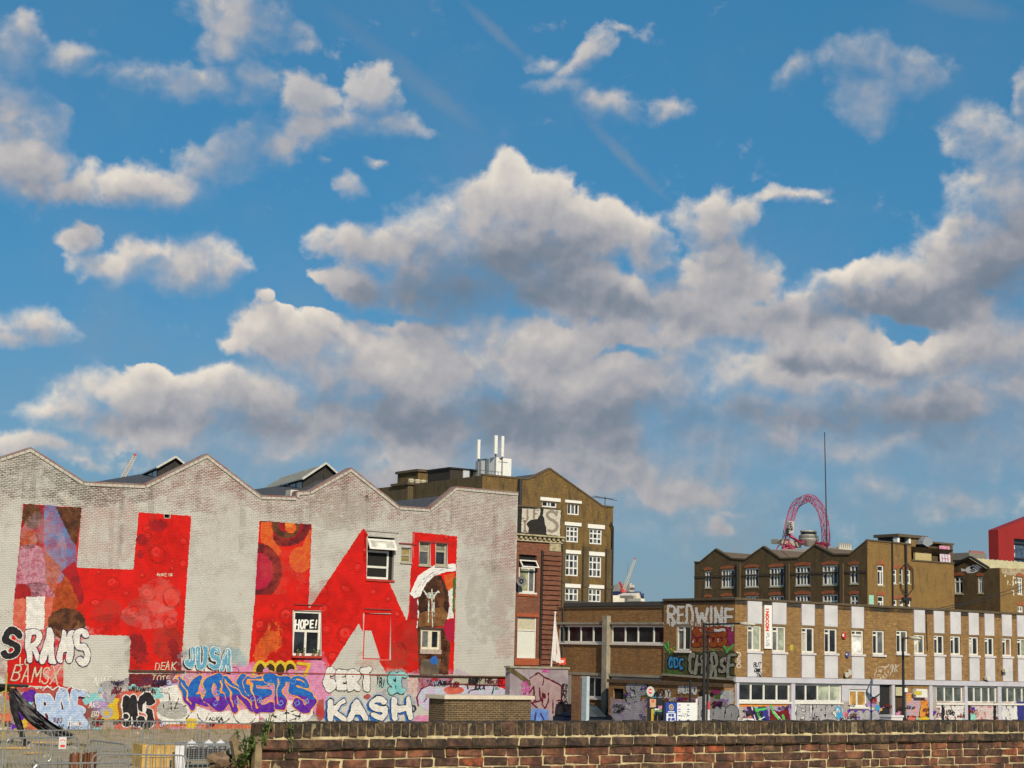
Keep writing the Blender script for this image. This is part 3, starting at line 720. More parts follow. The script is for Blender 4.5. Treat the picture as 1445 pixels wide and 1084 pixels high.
for me, loc, rz in stuff:
    mm = me.materials[0]
    if mm not in smats: smats.append(mm)
    n0 = len(bm.faces); bm.from_mesh(me); bm.faces.ensure_lookup_table()
    vs = set()
    for f in bm.faces[n0:]: f.material_index = smats.index(mm); vs.update(f.verts)
    bmesh.ops.transform(bm, matrix=Matrix.Translation(loc-org) @ Matrix.Rotation(rz, 4, 'Z'), verts=list(vs))
me = bpy.data.meshes.new('brick_rest'); bm.to_mesh(me); bm.free()
for m_ in smats: me.materials.append(m_)
o = bpy.data.objects.new('remaining_bricks', me); COL.objects.link(o); o.parent = wall_t; o['kind'] = 'stuff'
# mortar core with squeezed beds, and the wall below what shows
c = MB(); zb = zc-.072*7
c.box(A0W, A1W, NB_-.006, NB_+.21, NT-.121, NT-.1005)
c.box(A0W-.02, A1W, NB_-.012, NB_+.22, NT-.180, NT-.1215)
c.box(A0W-.04, A1W, NB_+.022, NB_+.22, zb, NT-.1805)
c.build('mortar_core', M_MORT, wall_t)
c2_ = MB(); c2_.box(A0W+.01, A1W, NB_-.0045, NB_+.205, NT-.100, NT-.010); c2_.build('coping_mortar', plain('sooty_mortar', (.24,.19,.105), .95, var=.5, scale=14, bump=.9, c2=(.07,.055,.03)), wall_t)
MB().box(A0W-.55, A1W, NB_+.0155, NB_+.23, 0, zb-.001).build('lower_wall', brick_mat('old_stock_brick_far', (.16,.07,.045), (.09,.045,.03), (.36,.30,.19)), wall_t)
MB().box(A0W-.42, A0W-.041, NB_+.022, NB_+.22, zb, zc-.072*3+.01).build('broken_end', M_MORT, wall_t)
# ------------------------------------------------------------------ warehouse with the painted letters
MP = Pl('b', 70.59)
WHITE_WALL = paint_mat('white_painted_brick', (.515,.50,.455), (.475,.46,.42), worn=.50, wear_col=(.17,.085,.07), mixscale=.7)
WHITE_TOP = paint_mat('weathered_white_painted_brick', (.49,.465,.405), (.43,.40,.35), worn=1.0, wear_col=(.07,.035,.03), mixscale=1.6)
COPING = paint_mat('painted_coping', (.42,.36,.31), (.22,.06,.05), worn=.9, wear_col=(.05,.03,.028), mixscale=3)
wh = thing('warehouse', 'white painted brick warehouse with gabled roofline and giant red letters painted on its wall', 'building', 37, 71)
profp = [(-60,653),(0,647),(43,633),(118,681),(205,685),(292,642),(368,700.5),(418,702),(419,694.5),(437,694),(495,661.5),(563,715.5),(606.5,718.5),(643,688),(731,696)]
prof = [MP.px(*p) for p in profp]
prof[0] = (17.0, prof[1][1]+.05); prof[1] = (prof[1][0], prof[1][1])
prof.insert(1, (18.2, prof[0][1])) if False else None
WA0, WA1 = 17.0, prof[-1][0]
ZV = min(p[1] for p in prof)-.02
wins = {'top': (518,758,556,818), 'vent': (566,773,580,794), 'pa': (592,766,607,797.5), 'pb': (615,767.5,631,798.5), 'hope': (413.5,862,453,925.5), 'low': (594,888,621,916.5), 'block': (513,866,551,931), 'hole': (232,726,240,731)}
WR = {k: MP.rect(*v) for k, v in wins.items()}
WHOLES = [f_poly([(x0-.6,y0-.6),(x1+.6,y0-.6),(x1+.6,y1+.6),(x0-.6,y1+.6)]) for x0, y0, x1, y1 in wins.values()]
w = MB(); w.wall(MP, WA0, WA1, 0, ZV, [WR[k] for k in wins], rev=.16, mi=0)
zt = ZV
for (ua, za), (ub, zb) in zip(prof[:-1], prof[1:]):
    if ub-ua > 1e-4: w.quad([MP.pt(ua, ZV), MP.pt(ub, ZV), MP.pt(ub, zb), MP.pt(ua, za)], 0)
# return wall at the street end, far side and roof slopes behind the parapet
w.quad([(WA1,70.59,0),(WA1,71.35,0),(WA1,71.35,prof[-1][1]),(WA1,70.59,prof[-1][1])], 0)
for (ua, za), (ub, zb) in zip(prof[:-1], prof[1:]): w.quad([(ua,70.93,za-.01),(ub,70.93,zb-.01),(ub,70.93,0),(ua,70.93,0)], 1)
w.quad([(WA0,70.59,0),(WA0,70.93,0),(WA0,70.93,prof[0][1]),(WA0,70.59,prof[0][1])], 0)
OLDBR = brick_mat('dark_stock_brick', (.16,.115,.05), (.10,.07,.035), (.17,.14,.08), soot_amt=.6)
w.build('wall', [WHITE_WALL, OLDBR], wh)
SLATE = plain('roof_slate', (.075,.073,.075), .7, var=.35, scale=4)
rf = MB()
for (ua, za), (ub, zb) in zip(prof[:-1], prof[1:]):
    if ub-ua > 1e-4: rf.quad([(ua,70.94,za-.35),(ub,70.94,zb-.35),(ub,96,zb-.35),(ua,96,za-.35)])
rf.quad([(WA0,96,0),(WA1,96,0),(WA1,96,10.5),(WA0,96,10.5)]); rf.quad([(WA1,71.4,0),(WA1,96,0),(WA1,96,11),(WA1,71.4,11)]); rf.quad([(WA0,70.94,0),(WA0,96,0),(WA0,96,11),(WA0,70.94,11)])
rf.build('roof', SLATE, wh)
# coping along the roofline, brick edging pieces
for (ua, za), (ub, zb) in zip(prof[:-1], prof[1:]):
    L = math.hypot(ub-ua, zb-za)
    if L < .1: continue
    nx_, nz_ = -(zb-za)/L, (ub-ua)/L
    c = MB(); c.extrude([(ua,70.54,za),(ub,70.54,zb),(ub+nx_*.06,70.54,zb+nz_*.06),(ua+nx_*.06,70.54,za+nz_*.06)], (0,.42,0)); c.build('coping', plain('coping_tile', (.20,.17,.15), .85, var=.5, scale=2.5, c2=(.22,.07,.06)), wh)
    n = max(1, int(L/.24))
    e = MB()
    for i in range(n):
        t0, t1 = i/n, (i+.93)/n
        pa = (ua+(ub-ua)*t0, za+(zb-za)*t0); pb = (ua+(ub-ua)*t1, za+(zb-za)*t1)
        dd = 70.535+random.uniform(-.006,.006)
        e.extrude([(pa[0]-nx_*.13,dd,pa[1]-nz_*.13),(pb[0]-nx_*.13,dd,pb[1]-nz_*.13),(pb[0]-nx_*.012,dd,pb[1]-nz_*.012),(pa[0]-nx_*.012,dd,pa[1]-nz_*.012)], (0,.06,0))
    eo = e.build('edging_course', paint_mat('white_edging', (.46,.43,.38), (.40,.35,.30), worn=.6, brick=False, mixscale=3), wh); eo['kind'] = 'stuff'
# ledge and pipes across the wall
RUST = plain('rusty_iron', (.10,.045,.03), .85, var=.5, scale=8)
lz = MP.px(450, 951)[1]
MB().box(MP.px(181,948)[0], MP.px(260,948)[0], 70.50, 70.588, lz-.03, lz+.05).build('ledge', RUST, wh)
MB().box(MP.px(262,950)[0], MP.px(572,951)[0], 70.54, 70.588, lz-.02, lz+.03).build('ledge', plain('red_ledge', (.30,.04,.03), .8, var=.5, scale=3), wh)
MB().box(MP.px(576,953)[0], MP.px(717,955)[0], 70.46, 70.588, lz-.03, lz+.03).build('ledge', RUST, wh)
# flaked paint along the roofline and rain streaks below it
JR = joint_mat('flaked_red_joints', (.27,.08,.07), .30); JB = joint_mat('sooty_joints', (.09,.075,.06), .40); JP = joint_mat('pink_joints', (.44,.22,.20), .30, .34, .5)
pp = [(max(-20, x), y) for x, y in profp]; INW = f_poly([(x, y+1.5) for x, y in pp[:-1]]+[(730,697.5),(721,1034),(-20,1034)])
def fw_(f): return f_and(f, INW)
paint(wh, MP, [(fw_(f_strokes([[(x, y+13) for x, y in pp[4:12]]], 11)), JR, .5)], 'flaked_edge', 2.2, 4.0, None, WHOLES); paint(wh, MP, [(fw_(f_strokes([[(x, y+13) for x, y in pp[:5]]], 12)), JB, .5)], 'flaked_edge', 2.2, 4.0, None, WHOLES)
paint(wh, MP, [(fw_(f_poly([(608,725),(643,694),(729,700),(727,800),(690,812),(650,760),(646,752),(580,746),(560,722)])), JR, .55)], 'flaked_edge', 2.2, 6.0, None, WHOLES); paint(wh, MP, [(f_poly([(700,760),(728,740),(724,930),(700,930),(690,860)]), JP, .6)], 'flaked_edge', 2.2, 6.0, None, WHOLES)
paint(wh, MP, [(fw_(f_ell(290,690,60,34)), JR, .58)], 'flaked_edge', 2.2, 6.0, None, WHOLES); paint(wh, MP, [(fw_(f_ell(490,705,60,34)), JR, .62)], 'flaked_edge', 2.2, 6.0, None, WHOLES); paint(wh, MP, [(fw_(f_ell(150,745,46,60)), JP, .66)], 'flaked_edge', 2.2, 6.0, None, WHOLES); paint(wh, MP, [(fw_(f_ell(60,680,70,26)), JB, .7)], 'flaked_edge', 2.2, 6.0, None, WHOLES); paint(wh, MP, [(fw_(f_ell(120,700,50,18)), JB, .74)], 'flaked_edge', 2.2, 6.0, None, WHOLES)
rq_ = random.Random(3)
for k in range(26):
    x = rq_.uniform(2, 725); yb_ = np.interp(x, [p[0] for p in pp], [p[1] for p in pp])+8; L_ = rq_.uniform(30, 110)
    paint(wh, MP, [(fw_(f_strokes([[(x, yb_), (x-L_*.03, yb_+L_)]], rq_.uniform(1.5, 5))), mist_mat('rain_streak_%d' % (k % 3), [(.10,.085,.07),(.16,.11,.09),(.60,.58,.53)][k % 3], .24), .80+.02*k)], 'rain_streak', 2.0, 1.2, None, WHOLES)
for k, (x, y, rx, ry) in enumerate(((320,800,36,110),(690,850,34,60),(150,770,30,40),(480,720,50,30),(60,670,40,20),(310,900,30,40),(230,668,50,14))):
    paint(wh, MP, [(fw_(f_ell(x, y, rx, ry)), mist_mat('repaint_%d' % (k % 2), [(.60,.58,.54),(.42,.39,.33)][k % 2], .6), .66+.02*k)], 'repainted_patch', 2.4, 3.0, None, WHOLES)
# --- the big letters
RED = paint_mat('mural_red', (.64,.012,.008), (.50,.011,.008), mixscale=1.3)
RED2 = paint_mat('mural_deep_red', (.36,.014,.018), (.22,.012,.016), mixscale=2)
ORNG = paint_mat('mural_orange', (.62,.13,.022), (.55,.05,.018), mixscale=5, lo=.36, hi=.66)
MARO = paint_mat('mural_maroon', (.10,.012,.016), (.20,.018,.018), mixscale=3)
BROWN = paint_mat('mural_brown', (.055,.022,.014), (.16,.06,.025), mixscale=2.5)
TAN = paint_mat('mural_tan', (.26,.12,.045), (.12,.05,.02), mixscale=3)
PINK = paint_mat('mural_pink', (.55,.20,.27), (.42,.06,.10), mixscale=4, lo=.30, hi=.70)
SALM = paint_mat('mural_salmon', (.58,.16,.10), (.50,.08,.06), mixscale=3)
BLUEP = paint_mat('mural_blue_pink', (.16,.22,.42), (.36,.10,.13), mixscale=2.2, lo=.34, hi=.66)
WHT = paint_mat('white_spray', (.72,.70,.66), (.58,.56,.54), mixscale=4)
BLK = paint_mat('black_spray', (.014,.013,.016), (.03,.026,.03), mixscale=4)
SILV = paint_mat('silver_spray', (.40,.39,.40), (.28,.27,.29), mixscale=4)
DPUR = paint_mat('dark_purple_spray', (.05,.02,.09), (.03,.015,.06))
LILA = paint_mat('lilac_spray', (.40,.27,.50), (.30,.20,.40))
SKYB = paint_mat('pale_blue_spray', (.30,.42,.66), (.48,.56,.72), mixscale=5)
CYAN = paint_mat('turquoise_spray', (.16,.46,.48), (.30,.55,.56))
TEAL = paint_mat('teal_blue_spray', (.10,.30,.46), (.16,.40,.52))
ROYA = paint_mat('royal_blue_spray', (.015,.09,.42), (.02,.16,.46), mixscale=5)
PURP = paint_mat('purple_spray', (.08,.015,.28), (.14,.03,.34), mixscale=4)
CANDY = paint_mat('candy_pink_spray', (.62,.26,.42), (.52,.18,.34), mixscale=4)
YELL = paint_mat('yellow_spray', (.62,.45,.03), (.55,.34,.03))
GREEN = paint_mat('green_spray', (.08,.42,.08), (.05,.26,.06))
DGREEN = paint_mat('dark_green_spray', (.04,.10,.03), (.10,.16,.04))
CREAM = paint_mat('grime_cream', (.42,.39,.31), (.33,.30,.23), worn=.5, mixscale=2)
Hs = f_poly([(33,711),(115,716.5),(108,801),(188,804),(196,723),(270,728),(262,844),(258,908),(254,949),(182,949),(185,897),(124,896),(90,932),(89,970),(10,966),(10,932),(18,890),(21,839)])
Wf = f_poly([(366,735),(440,740.5),(435,861),(512.5,745),(519,753),(517,819),(548,819.5),(574,877),(577,860),(582,750.5),(645,757),(640,952),(545,950),(506,880),(464,946),(350,949),(360,839)])
lay_ = [(Hs, RED, 1), (Wf, RED, 1), (f_poly([(182,951),(254,951),(252,976),(181,978)]), MARO, 1)]
mur = paint(wh, MP, lay_, 'painted_letter', 1.2, .9, 'giant red letters H and W filling the white wall', WHOLES)
ORN2 = paint_mat('mural_burnt_orange', (.44,.085,.020), (.28,.030,.014), mixscale=5, lo=.34, hi=.66); BLU2 = paint_mat('mural_dusk_blue', (.11,.18,.38), (.27,.055,.10), mixscale=2.4, lo=.34, hi=.66); PNK2 = paint_mat('mural_swirl_pink', (.50,.22,.30), (.30,.03,.07), mixscale=6, lo=.38, hi=.64)
Hleg = f_poly([(33,711),(115,716.5),(108,801),(118,840),(120,896),(90,905),(18,892),(21,839)])
hl = []
hl += [(f_and(Hleg, f_poly([(20,840),(33,705),(62,712),(61,760),(62,850)])), RED2, 2), (f_and(Hleg, f_poly([(61,708),(80,712),(108,760),(108,800),(90,830),(66,800),(62,760)])), BLU2, 2),
       (f_and(Hleg, f_poly([(78,716),(118,714),(108,770),(102,764)])), BROWN, 3), (f_and(Hleg, f_ell(42,806,30,38)), PNK2, 3), (f_and(Hleg, f_ell(52,842,30,20)), PNK2, 3),
       (f_and(Hleg, f_poly([(62,776),(86,800),(78,840),(64,820)])), ORN2, 4), (f_and(Hleg, f_ell(94,846,18,46,.35)), ORN2, 4), (f_and(Hleg, f_poly([(86,806),(106,792),(122,850),(112,852),(98,820)])), RED2, 5),
       (f_and(Hleg, f_ell(45,728,14,18)), BROWN, 3), (f_and(Hleg, f_ell(40,762,12,14)), ORN2, 3), (f_and(Hleg, f_ell(30,836,14,12)), RED2, 4),
       (f_poly([(19,846),(40,844),(38,892),(18,890)]), SALM, 5), (f_poly([(37,843),(63,842),(62,888),(36,892)]), WHT, 6), (f_poly([(62,842),(76,842),(70,880),(61,890)]), SALM, 5),
       (f_ell(94,880,27,22), BROWN, 7), (f_ell(97,886,19,14), TAN, 8), (f_ell(90,876,20,14), BROWN, 9)]
paint(wh, MP, hl, 'painted_panel', 1.1, 1.4, 'mixed pink, blue, orange and brown painting in the leg of the H', WHOLES)
Wleg = f_poly([(366,735),(440,740.5),(436,840),(360,839)])
wl = [(f_and(Wleg, f_ell(403,737,36,34,0,.72)), MARO, 2), (f_and(Wleg, f_ell(403,737,26,25)), RED2, 2), (f_and(Wleg, f_ell(403,742,20,18,0,.5)), BROWN, 3), (f_and(Wleg, f_ell(410,745,8,8)), ORNG, 4), (f_and(Wleg, f_ell(408,739,6,6)), paint_mat('mural_bright_orange', (.75,.22,.04)), 5),
      (f_and(Wleg, f_poly([(367,737),(384,737),(386,762),(398,778),(392,786),(368,764)])), ORNG, 3), (f_and(Wleg, f_ell(424,790,16,18)), ORNG, 3), (f_and(Wleg, f_poly([(438,745),(438,780),(424,778),(430,762)])), ORNG, 2),
      (f_and(Wleg, f_ell(362,806,36,40,0,.66)), MARO, 4), (f_and(Wleg, f_ell(362,806,24,27)), paint_mat('mural_crimson', (.42,.012,.05), (.34,.012,.04)), 4)]
paint(wh, MP, wl, 'painted_panel', 1.0, 1.0, 'dark rings and orange circles in the leg of the W', WHOLES)
# water drops painted over the red
drops = [(159,823,11,9),(222,782,12,14),(209,757,6,6),(259,764,6,6),(259,796,7,7),(242,843,13,16),(140,808,4,3),(135,851,9,6),(209,838,12,10),(178,838,5,4),(188,864,14,9),(243,802,4,4),(243,792,4,4),(201,812,4,4),(240,880,11,10),(142,889,9,5),(208,746,8,5),
         (505,801,7,7),(494,803,3,3),(488,831,9,6),(456,833,8,7),(527,836,6,5),(431,822,3,3),(420,812,4,3),(368,883,10,9),(386,855,4,4),(405,870,12,13),(457,861,9,10),(461,889,8,7),(527,900,9,9),(489,896,14,14),(470,927,8,8),(561,867,5,5),(548,846,5,4),(525,870,3,3),(542,876,3,3),(473,876,2.5,2.5),(415,893,3,3),(385,875,3,3),(400,925,7,6),(556,906,3,3),(463,768,4,4),(515,777,4,4),(597,752,5,4),(630,758,4,4)]
inH = f_or(Hs, Wf)
dl = []
RHI = paint_mat('mural_light_red', (.66,.045,.035), (.64,.02,.014)); RDK = paint_mat('mural_shade_red', (.40,.013,.010), (.46,.014,.010))
for x, y, rx, ry in drops:
    r_ = random.uniform(-.5,.5)
    dl += [(f_and(f_ell(x, y, rx, ry, r_, .80 if rx > 5 else .6), Wf if x > 330 else Hs), RDK, 3.3), (f_and(f_ell(x-rx*.15, y-ry*.2, rx*.52, ry*.5, r_, .3), Wf if x > 330 else Hs), RHI, 3.8)]
paint(wh, MP, dl, 'painted_drops', .8, .25, None, WHOLES)
pat = []; RED3 = paint_mat('mural_mid_red', (.52,.020,.014), (.40,.03,.022), mixscale=3)
for (x, y, rx, ry, m_, l_) in [(205,855,26,14,RED3,2.2),(236,905,20,26,RED3,2.2),(195,915,12,22,RED2,2.5),(248,925,8,24,RED2,2.6),(150,862,22,16,RED3,2.2),(230,850,22,14,RHI,2.3),(385,900,12,22,ORNG,2.2),(370,918,10,22,ORNG,2.3),(386,885,6,6,RDK,2.4),(590,905,22,30,RED3,2.2),(560,925,14,20,RED3,2.2),(222,742,14,8,RED2,2.3),(200,762,8,8,RED2,2.3),(197,782,5,4,RED2,2.2)]:
    pat.append((f_and(f_ell(x, y, rx, ry, random.uniform(-.4,.4)), inH), m_, l_))
paint(wh, MP, pat, 'painted_blot', 1.4, 4.0, None, WHOLES)
# hooded portrait in the right leg of the W
HOOD = paint_mat('hood_white', (.80,.78,.75), (.70,.68,.66)); DKH = paint_mat('mural_dark_head', (.030,.014,.010), (.075,.032,.016), mixscale=2)
pt_ = [(f_poly([(578,838),(590,812),(612,798),(643,795.5),(643,806),(630,807),(612,813),(601,824),(592,842),(584,844)]), HOOD, 7.2), (f_strokes([[(584,838),(596,818),(614,806),(640,801)],[(590,836),(602,816),(620,808)]], .45), SILV, 7.6), (f_poly([(590,842),(594,822),(606,813),(622,812),(632,834),(634,862),(628,882),(614,885),(588,886),(590,862)]), DKH, 5),
       (f_poly([(600,842),(610,820),(622,818),(628,842),(624,860),(606,864)]), BROWN, 5.5), (f_poly([(590,866),(624,856),(632,866),(626,884),(590,884)]), TAN, 6), (f_ell(605,830,11,14), DKH, 6.5), (f_poly([(588,886),(628,886),(636,900),(632,952),(592,952)]), BROWN, 4.5), (f_poly([(594,930),(622,930),(618,952),(592,952)]), paint_mat('mural_grey_brown', (.16,.12,.09), (.09,.07,.055)), 6),
       (f_poly([(626,812),(642,808),(640,832),(630,834)]), ORNG, 5), (f_poly([(632,834),(641,828),(640,872),(630,874),(634,856)]), WHT, 6), (f_poly([(639,815),(643,815),(641,868),(638,862)]), DGREEN, 6.5), (f_poly([(579,842),(590,840),(590,860),(588,876),(578,872)]), RED2, 3), (f_poly([(622,878),(641,874),(640,905),(632,905)]), paint_mat('mural_crimson'), 5),
       (f_strokes([[(609,832),(610,885)],[(605,838),(604,878)],[(612,838),(612,870)],[(600,838),(620,836)],[(598,834),(604,842)],[(618,834),(612,842)]], .7), paint_mat('drip_white', (.66,.68,.60)), 8), (f_ell(606,840,5,4), paint_mat('drip_white'), 8), (f_ell(611,869,2.2,2.2), BLK, 7.5), (f_ell(612,932,5,6), paint_mat('mural_blue', (.03,.14,.50)), 8), (f_strokes([[(588,886),(590,866),(589,845),(594,822)]], .6), WHT, 8)]
paint(wh, MP, pt_, 'painted_portrait', .8, .8, 'hooded head painted in white, brown and orange', WHOLES)
# --- graffiti along the foot of the wall
HO = WHOLES
graf(wh, MP, 'S', (2,888,30,926), BLK, WHT, 4.6, 1.2, lean=.1, lev=12, label='black letter with white outline', cell=.8)
graf(wh, MP, 'RAMS', (34,890,128,930), WHT, DPUR, 4.3, 1.2, dy=4, lean=.12, gap=.42, lev=12, label='white bubble letters RAMS with purple outline', cell=.8)
scrawl(wh, MP, 'BAMSX', (17,938,85,962), paint_mat('cream_spray', (.62,.55,.42)), .9, dy=4, lev=12)
scrawl(wh, MP, 'LC', (26,928,40,938), paint_mat('cream_spray'), .7, lev=12)
paint(wh, MP, [(f_poly([(10,966),(60,972),(90,968),(130,980),(150,1000),(140,1030),(10,1030)]), paint_mat('graffiti_red', (.42,.03,.035), (.34,.10,.09)), 2), (f_poly([(0,980),(30,976),(52,985),(48,1026),(0,1026)]), paint_mat('graffiti_grey', (.33,.30,.29), (.40,.25,.12)), 3)], 'painted_patch', 1.3, 3)
graf(wh, MP, 'BOE', (52,980,122,1024), SKYB, WHT, 4.6, 1.0, dy=0, lean=-.05, gap=.36, lev=12, shadow=DPUR, label='pale blue letters with white outline', cell=.8)
paint(wh, MP, [(f_strokes([[(70,1026),(78,1010),(96,1004),(112,1010),(122,1026)]], 5), SKYB, 14), (f_strokes([[(60,974),(66,968),(74,974),(82,968),(90,976),(100,968),(110,976),(118,972),(126,984)]], .9), WHT, 13)], 'graffiti', .8)
paint(wh, MP, [(f_poly([(140,966),(150,960),(165,962),(166,975),(158,992),(150,992),(148,978)]), SILV, 12), (f_ell(150,1006,9,8,0,.45), SILV, 12), (f_poly([(158,985),(172,985),(172,1012),(160,1020),(140,1018),(150,1000)]), YELL, 11), (f_poly([(142,1015),(162,1015),(160,1040),(140,1040)]), paint_mat('graffiti_grey'), 11)], 'graffiti', .9, 1.2)
scrawl(wh, MP, 'NICE', (132,956,158,968), WHT, .7, lev=12); scrawl(wh, MP, 'AKS', (126,990,140,998), WHT, .6, lev=13); scrawl(wh, MP, 'EGO', (128,1004,140,1011), WHT, .6, lev=13)
graf(wh, MP, 'MS', (172,984,216,1022), BLK, WHT, 5.2, 1.4, lean=.0, gap=.36, lev=12, bg=SALM, bgm=6, label='black bubble letters with white outline', cell=.8)
paint(wh, MP, [(f_strokes([arc(177,1011,5,5,0,400,12)], .8), WHT, 17), (f_ell(203,1000,3,8), WHT, 17), (f_poly([(192,972),(215,970),(232,972),(222,981),(205,980)]), CYAN, 11), (f_ell(222,982,8,4), CYAN, 12)], 'graffiti', .7)
paint(wh, MP, [(f_ell(246,990,30,25), WHT, 8), (f_ell(238,1005,26,16), WHT, 8), (f_poly([(228,985),(262,990),(300,1005),(365,1000),(365,1020),(232,1022)]), WHT, 7), (f_strokes([arc(250,985,30,20,180,270,6)], 1.2), LILA, 9), (f_strokes([arc(236,995,6,6,-40,200,8), [(238,980),(242,1006)], [(252,985),(246,1000),(262,996)], [(262,1015),(285,985)], [(290,1016),(300,996)], arc(302,1008,24,14,180,0,8), arc(345,1008,16,14,180,0,8)], .5), BLK, 10)], 'graffiti', .9, .8, 'white cloud of old letters with thin black lines')
scrawl(wh, MP, 'ADK4', (294,1012,314,1017), BLK, .5, lev=13, jit=.4)
paint(wh, MP, [(f_poly([(232,1022),(366,1020),(366,1036),(232,1036)]), paint_mat('graffiti_orange_red', (.58,.20,.05), (.52,.05,.05), mixscale=3.0), 3), (f_poly([(130,1027),(232,1025),(232,1036),(130,1038)]), CYAN, 3), (f_poly([(150,1022),(232,1018),(232,1029),(150,1030)]), SALM, 4), (f_poly([(255,1025),(283,1025),(270,1046),(265,1046)]), CANDY, 8), (f_poly([(262,1014),(277,1014),(277,1028),(262,1028)]), YELL, 9), (f_poly([(235,1026),(254,1026),(250,1034),(238,1034)]), CANDY, 8)], 'painted_patch', 1.0, 1.4)
graf(wh, MP, 'JUSA', (258,914,328,939), TEAL, WHT, 3.0, 1.0, dy=4, lean=.1, gap=.38, lev=12, shadow=BLK, shine=WHT, label='blue letters JUSA with black and white outline', cell=.7)
paint(wh, MP, [(f_or(*[f_ell(280+i*16, 945+i*.6, 10, 6) for i in range(4)]), WHT, 5), (f_strokes([arc(280+i*16, 945+i*.6, 9, 5.5, 0, 360, 10) for i in range(4)], .4), BLK, 6)], 'graffiti', .8)
scrawl(wh, MP, 'DEAK', (219,935,248,946), paint_mat('cream_spray'), .6, lev=12); scrawl(wh, MP, 'TOTEA', (212,953,250,960), paint_mat('cream_spray'), .6, lev=12)
blob = [(f_or(f_ell(262,985,14,30), f_ell(285,985,26,36), f_ell(330,1000,50,20), f_ell(400,985,60,30), f_ell(448,965,18,34), f_ell(350,965,80,26)), CANDY, 6)]
paint(wh, MP, blob, 'painted_patch', 1.2, 6.0)
graf(wh, MP, 'KONETS', (262,962,440,997), ROYA, paint_mat('orange_spray', (.75,.26,.05), (.70,.42,.06)), 6.4, 1.4, dy=1, lean=-.30, gap=.24, jit=2.4, warp=4.2, shine=paint_mat('orange_spray'), lev=14, label='long blue and purple wildstyle letters with orange edges', band=(PURP, .58, 1.4), cell=.8)
paint(wh, MP, [(f_strokes([[(x, y), (x+5, y-4), (x+7, y+1), (x+2, y+4), (x, y)]], .45), paint_mat('light_blue_spray', (.12,.32,.66)), 20) for x, y in ((284,976),(302,978),(330,990),(352,986),(362,988),(376,964),(388,962),(410,962),(424,966),(300,992),(392,992),(415,992),(428,990))], 'graffiti', .6)
paint(wh, MP, [(f_strokes([arc(367+i*14, 945, 7, 11, 180, 360, 8) for i in range(4)]+[[(357,952),(360,940)],[(420,936),(436,938),(430,952)]], 2.2), YELL, 12), (f_or(*[f_ell(367+i*14, 945, 6, 8) for i in range(4)]), paint_mat('dark_olive_spray', (.05,.03,.012)), 13), (f_ell(375,948,4.5,6), CANDY, 14), (f_ell(411,949,6,4.5), CANDY, 14)], 'graffiti', .8, .5, 'yellow outlined dark bubble letters above the pink patch')
graf(wh, MP, 'GERT', (456,948,524,972), WHT, BLK, 4.3, .9, dy=0, lean=0, gap=.46, lev=14, label='white bubble letters GERT with black outline', cell=.7)
graf(wh, MP, 'SC', (547,953,572,976), CYAN, BLK, 3.6, .9, lean=.1, gap=.4, lev=14, label='turquoise bubble letters', cell=.7)
scrawl(wh, MP, 'YBU', (530,953,541,966), BLK, .5, dy=6, lev=14); scrawl(wh, MP, 'SEPY HS', (660,958,693,964), BLK, .7, lev=14, jit=.5, gap=.2, label='black tag on pale panel')
graf(wh, MP, 'KASH', (460,990,580,1014), WHT, BLK, 4.0, 1.2, dy=-2, lean=-.12, gap=.30, jit=1.5, lev=14, shadow=ROYA, bg=paint_mat('pale_blue_edge', (.34,.42,.56)), bgm=3, label='white angular letters KASH with black outline', cell=.7)
paint(wh, MP, [(f_poly([(446,990),(456,985),(458,1012),(450,1018),(446,1006)]), paint_mat('graffiti_red'), 12), (f_ell(518,983,5,3.5), paint_mat('graffiti_red'), 12), (f_ell(582,1000,5,5,0,.6), BLK, 14), (f_poly([(574,955),(590,955),(588,985),(576,985)]), paint_mat('graffiti_pink_white', (.50,.30,.28), (.55,.50,.46), mixscale=6), 4),(f_ell(404,1005,38,17), WHT, 7), (f_strokes([[(385,1000),(425,1012)],[(385,1012),(425,1000)],[(404,992),(404,1018)],arc(404,1005,20,12,0,360,14),arc(430,1005,12,12,200,360,8)], .45), BLK, 8)], 'graffiti', .9, .8)
scrawl(wh, MP, '17', (415,1010,424,1016), BLK, .5, lev=13, jit=.3)
paint(wh, MP, [(f_poly([(640,956),(702,956),(702,965),(640,966)]), CREAM, 3), (f_poly([(702,955),(717,955),(716,980),(702,980)]), RED, 3), (f_poly([(588,957),(640,957),(636,965),(600,968),(588,985)]), RED2, 2), (f_or(f_ell(604,985,16,17), f_ell(640,980,40,12), f_ell(690,976,24,8)), paint_mat('pearl_spray', (.52,.40,.58), (.40,.55,.60), mixscale=3.5, lo=.44, hi=.56), 6), (f_strokes([[(590,996),(588,984),(594,972),(606,967),(640,965),(680,967),(712,967)]], 1.0), paint_mat('maroon_line', (.16,.012,.03)), 7), (f_strokes([[(598,990),(606,980),(616,990)],[(660,978),(664,974),(676,972)],[(694,980),(697,968)],[(660,972),(659,966)]], .8), BLK, 8), (f_ell(640,974,14,6), SALM, 6.5)], 'graffiti', .8, .6, 'pearly lilac and blue bubble piece behind the brick enclosure')
scrawl(wh, MP, 'AWAKE US', (221,809,243,813), paint_mat('cream_spray'), .45, lev=6, jit=.3, gap=.15, lean=0)
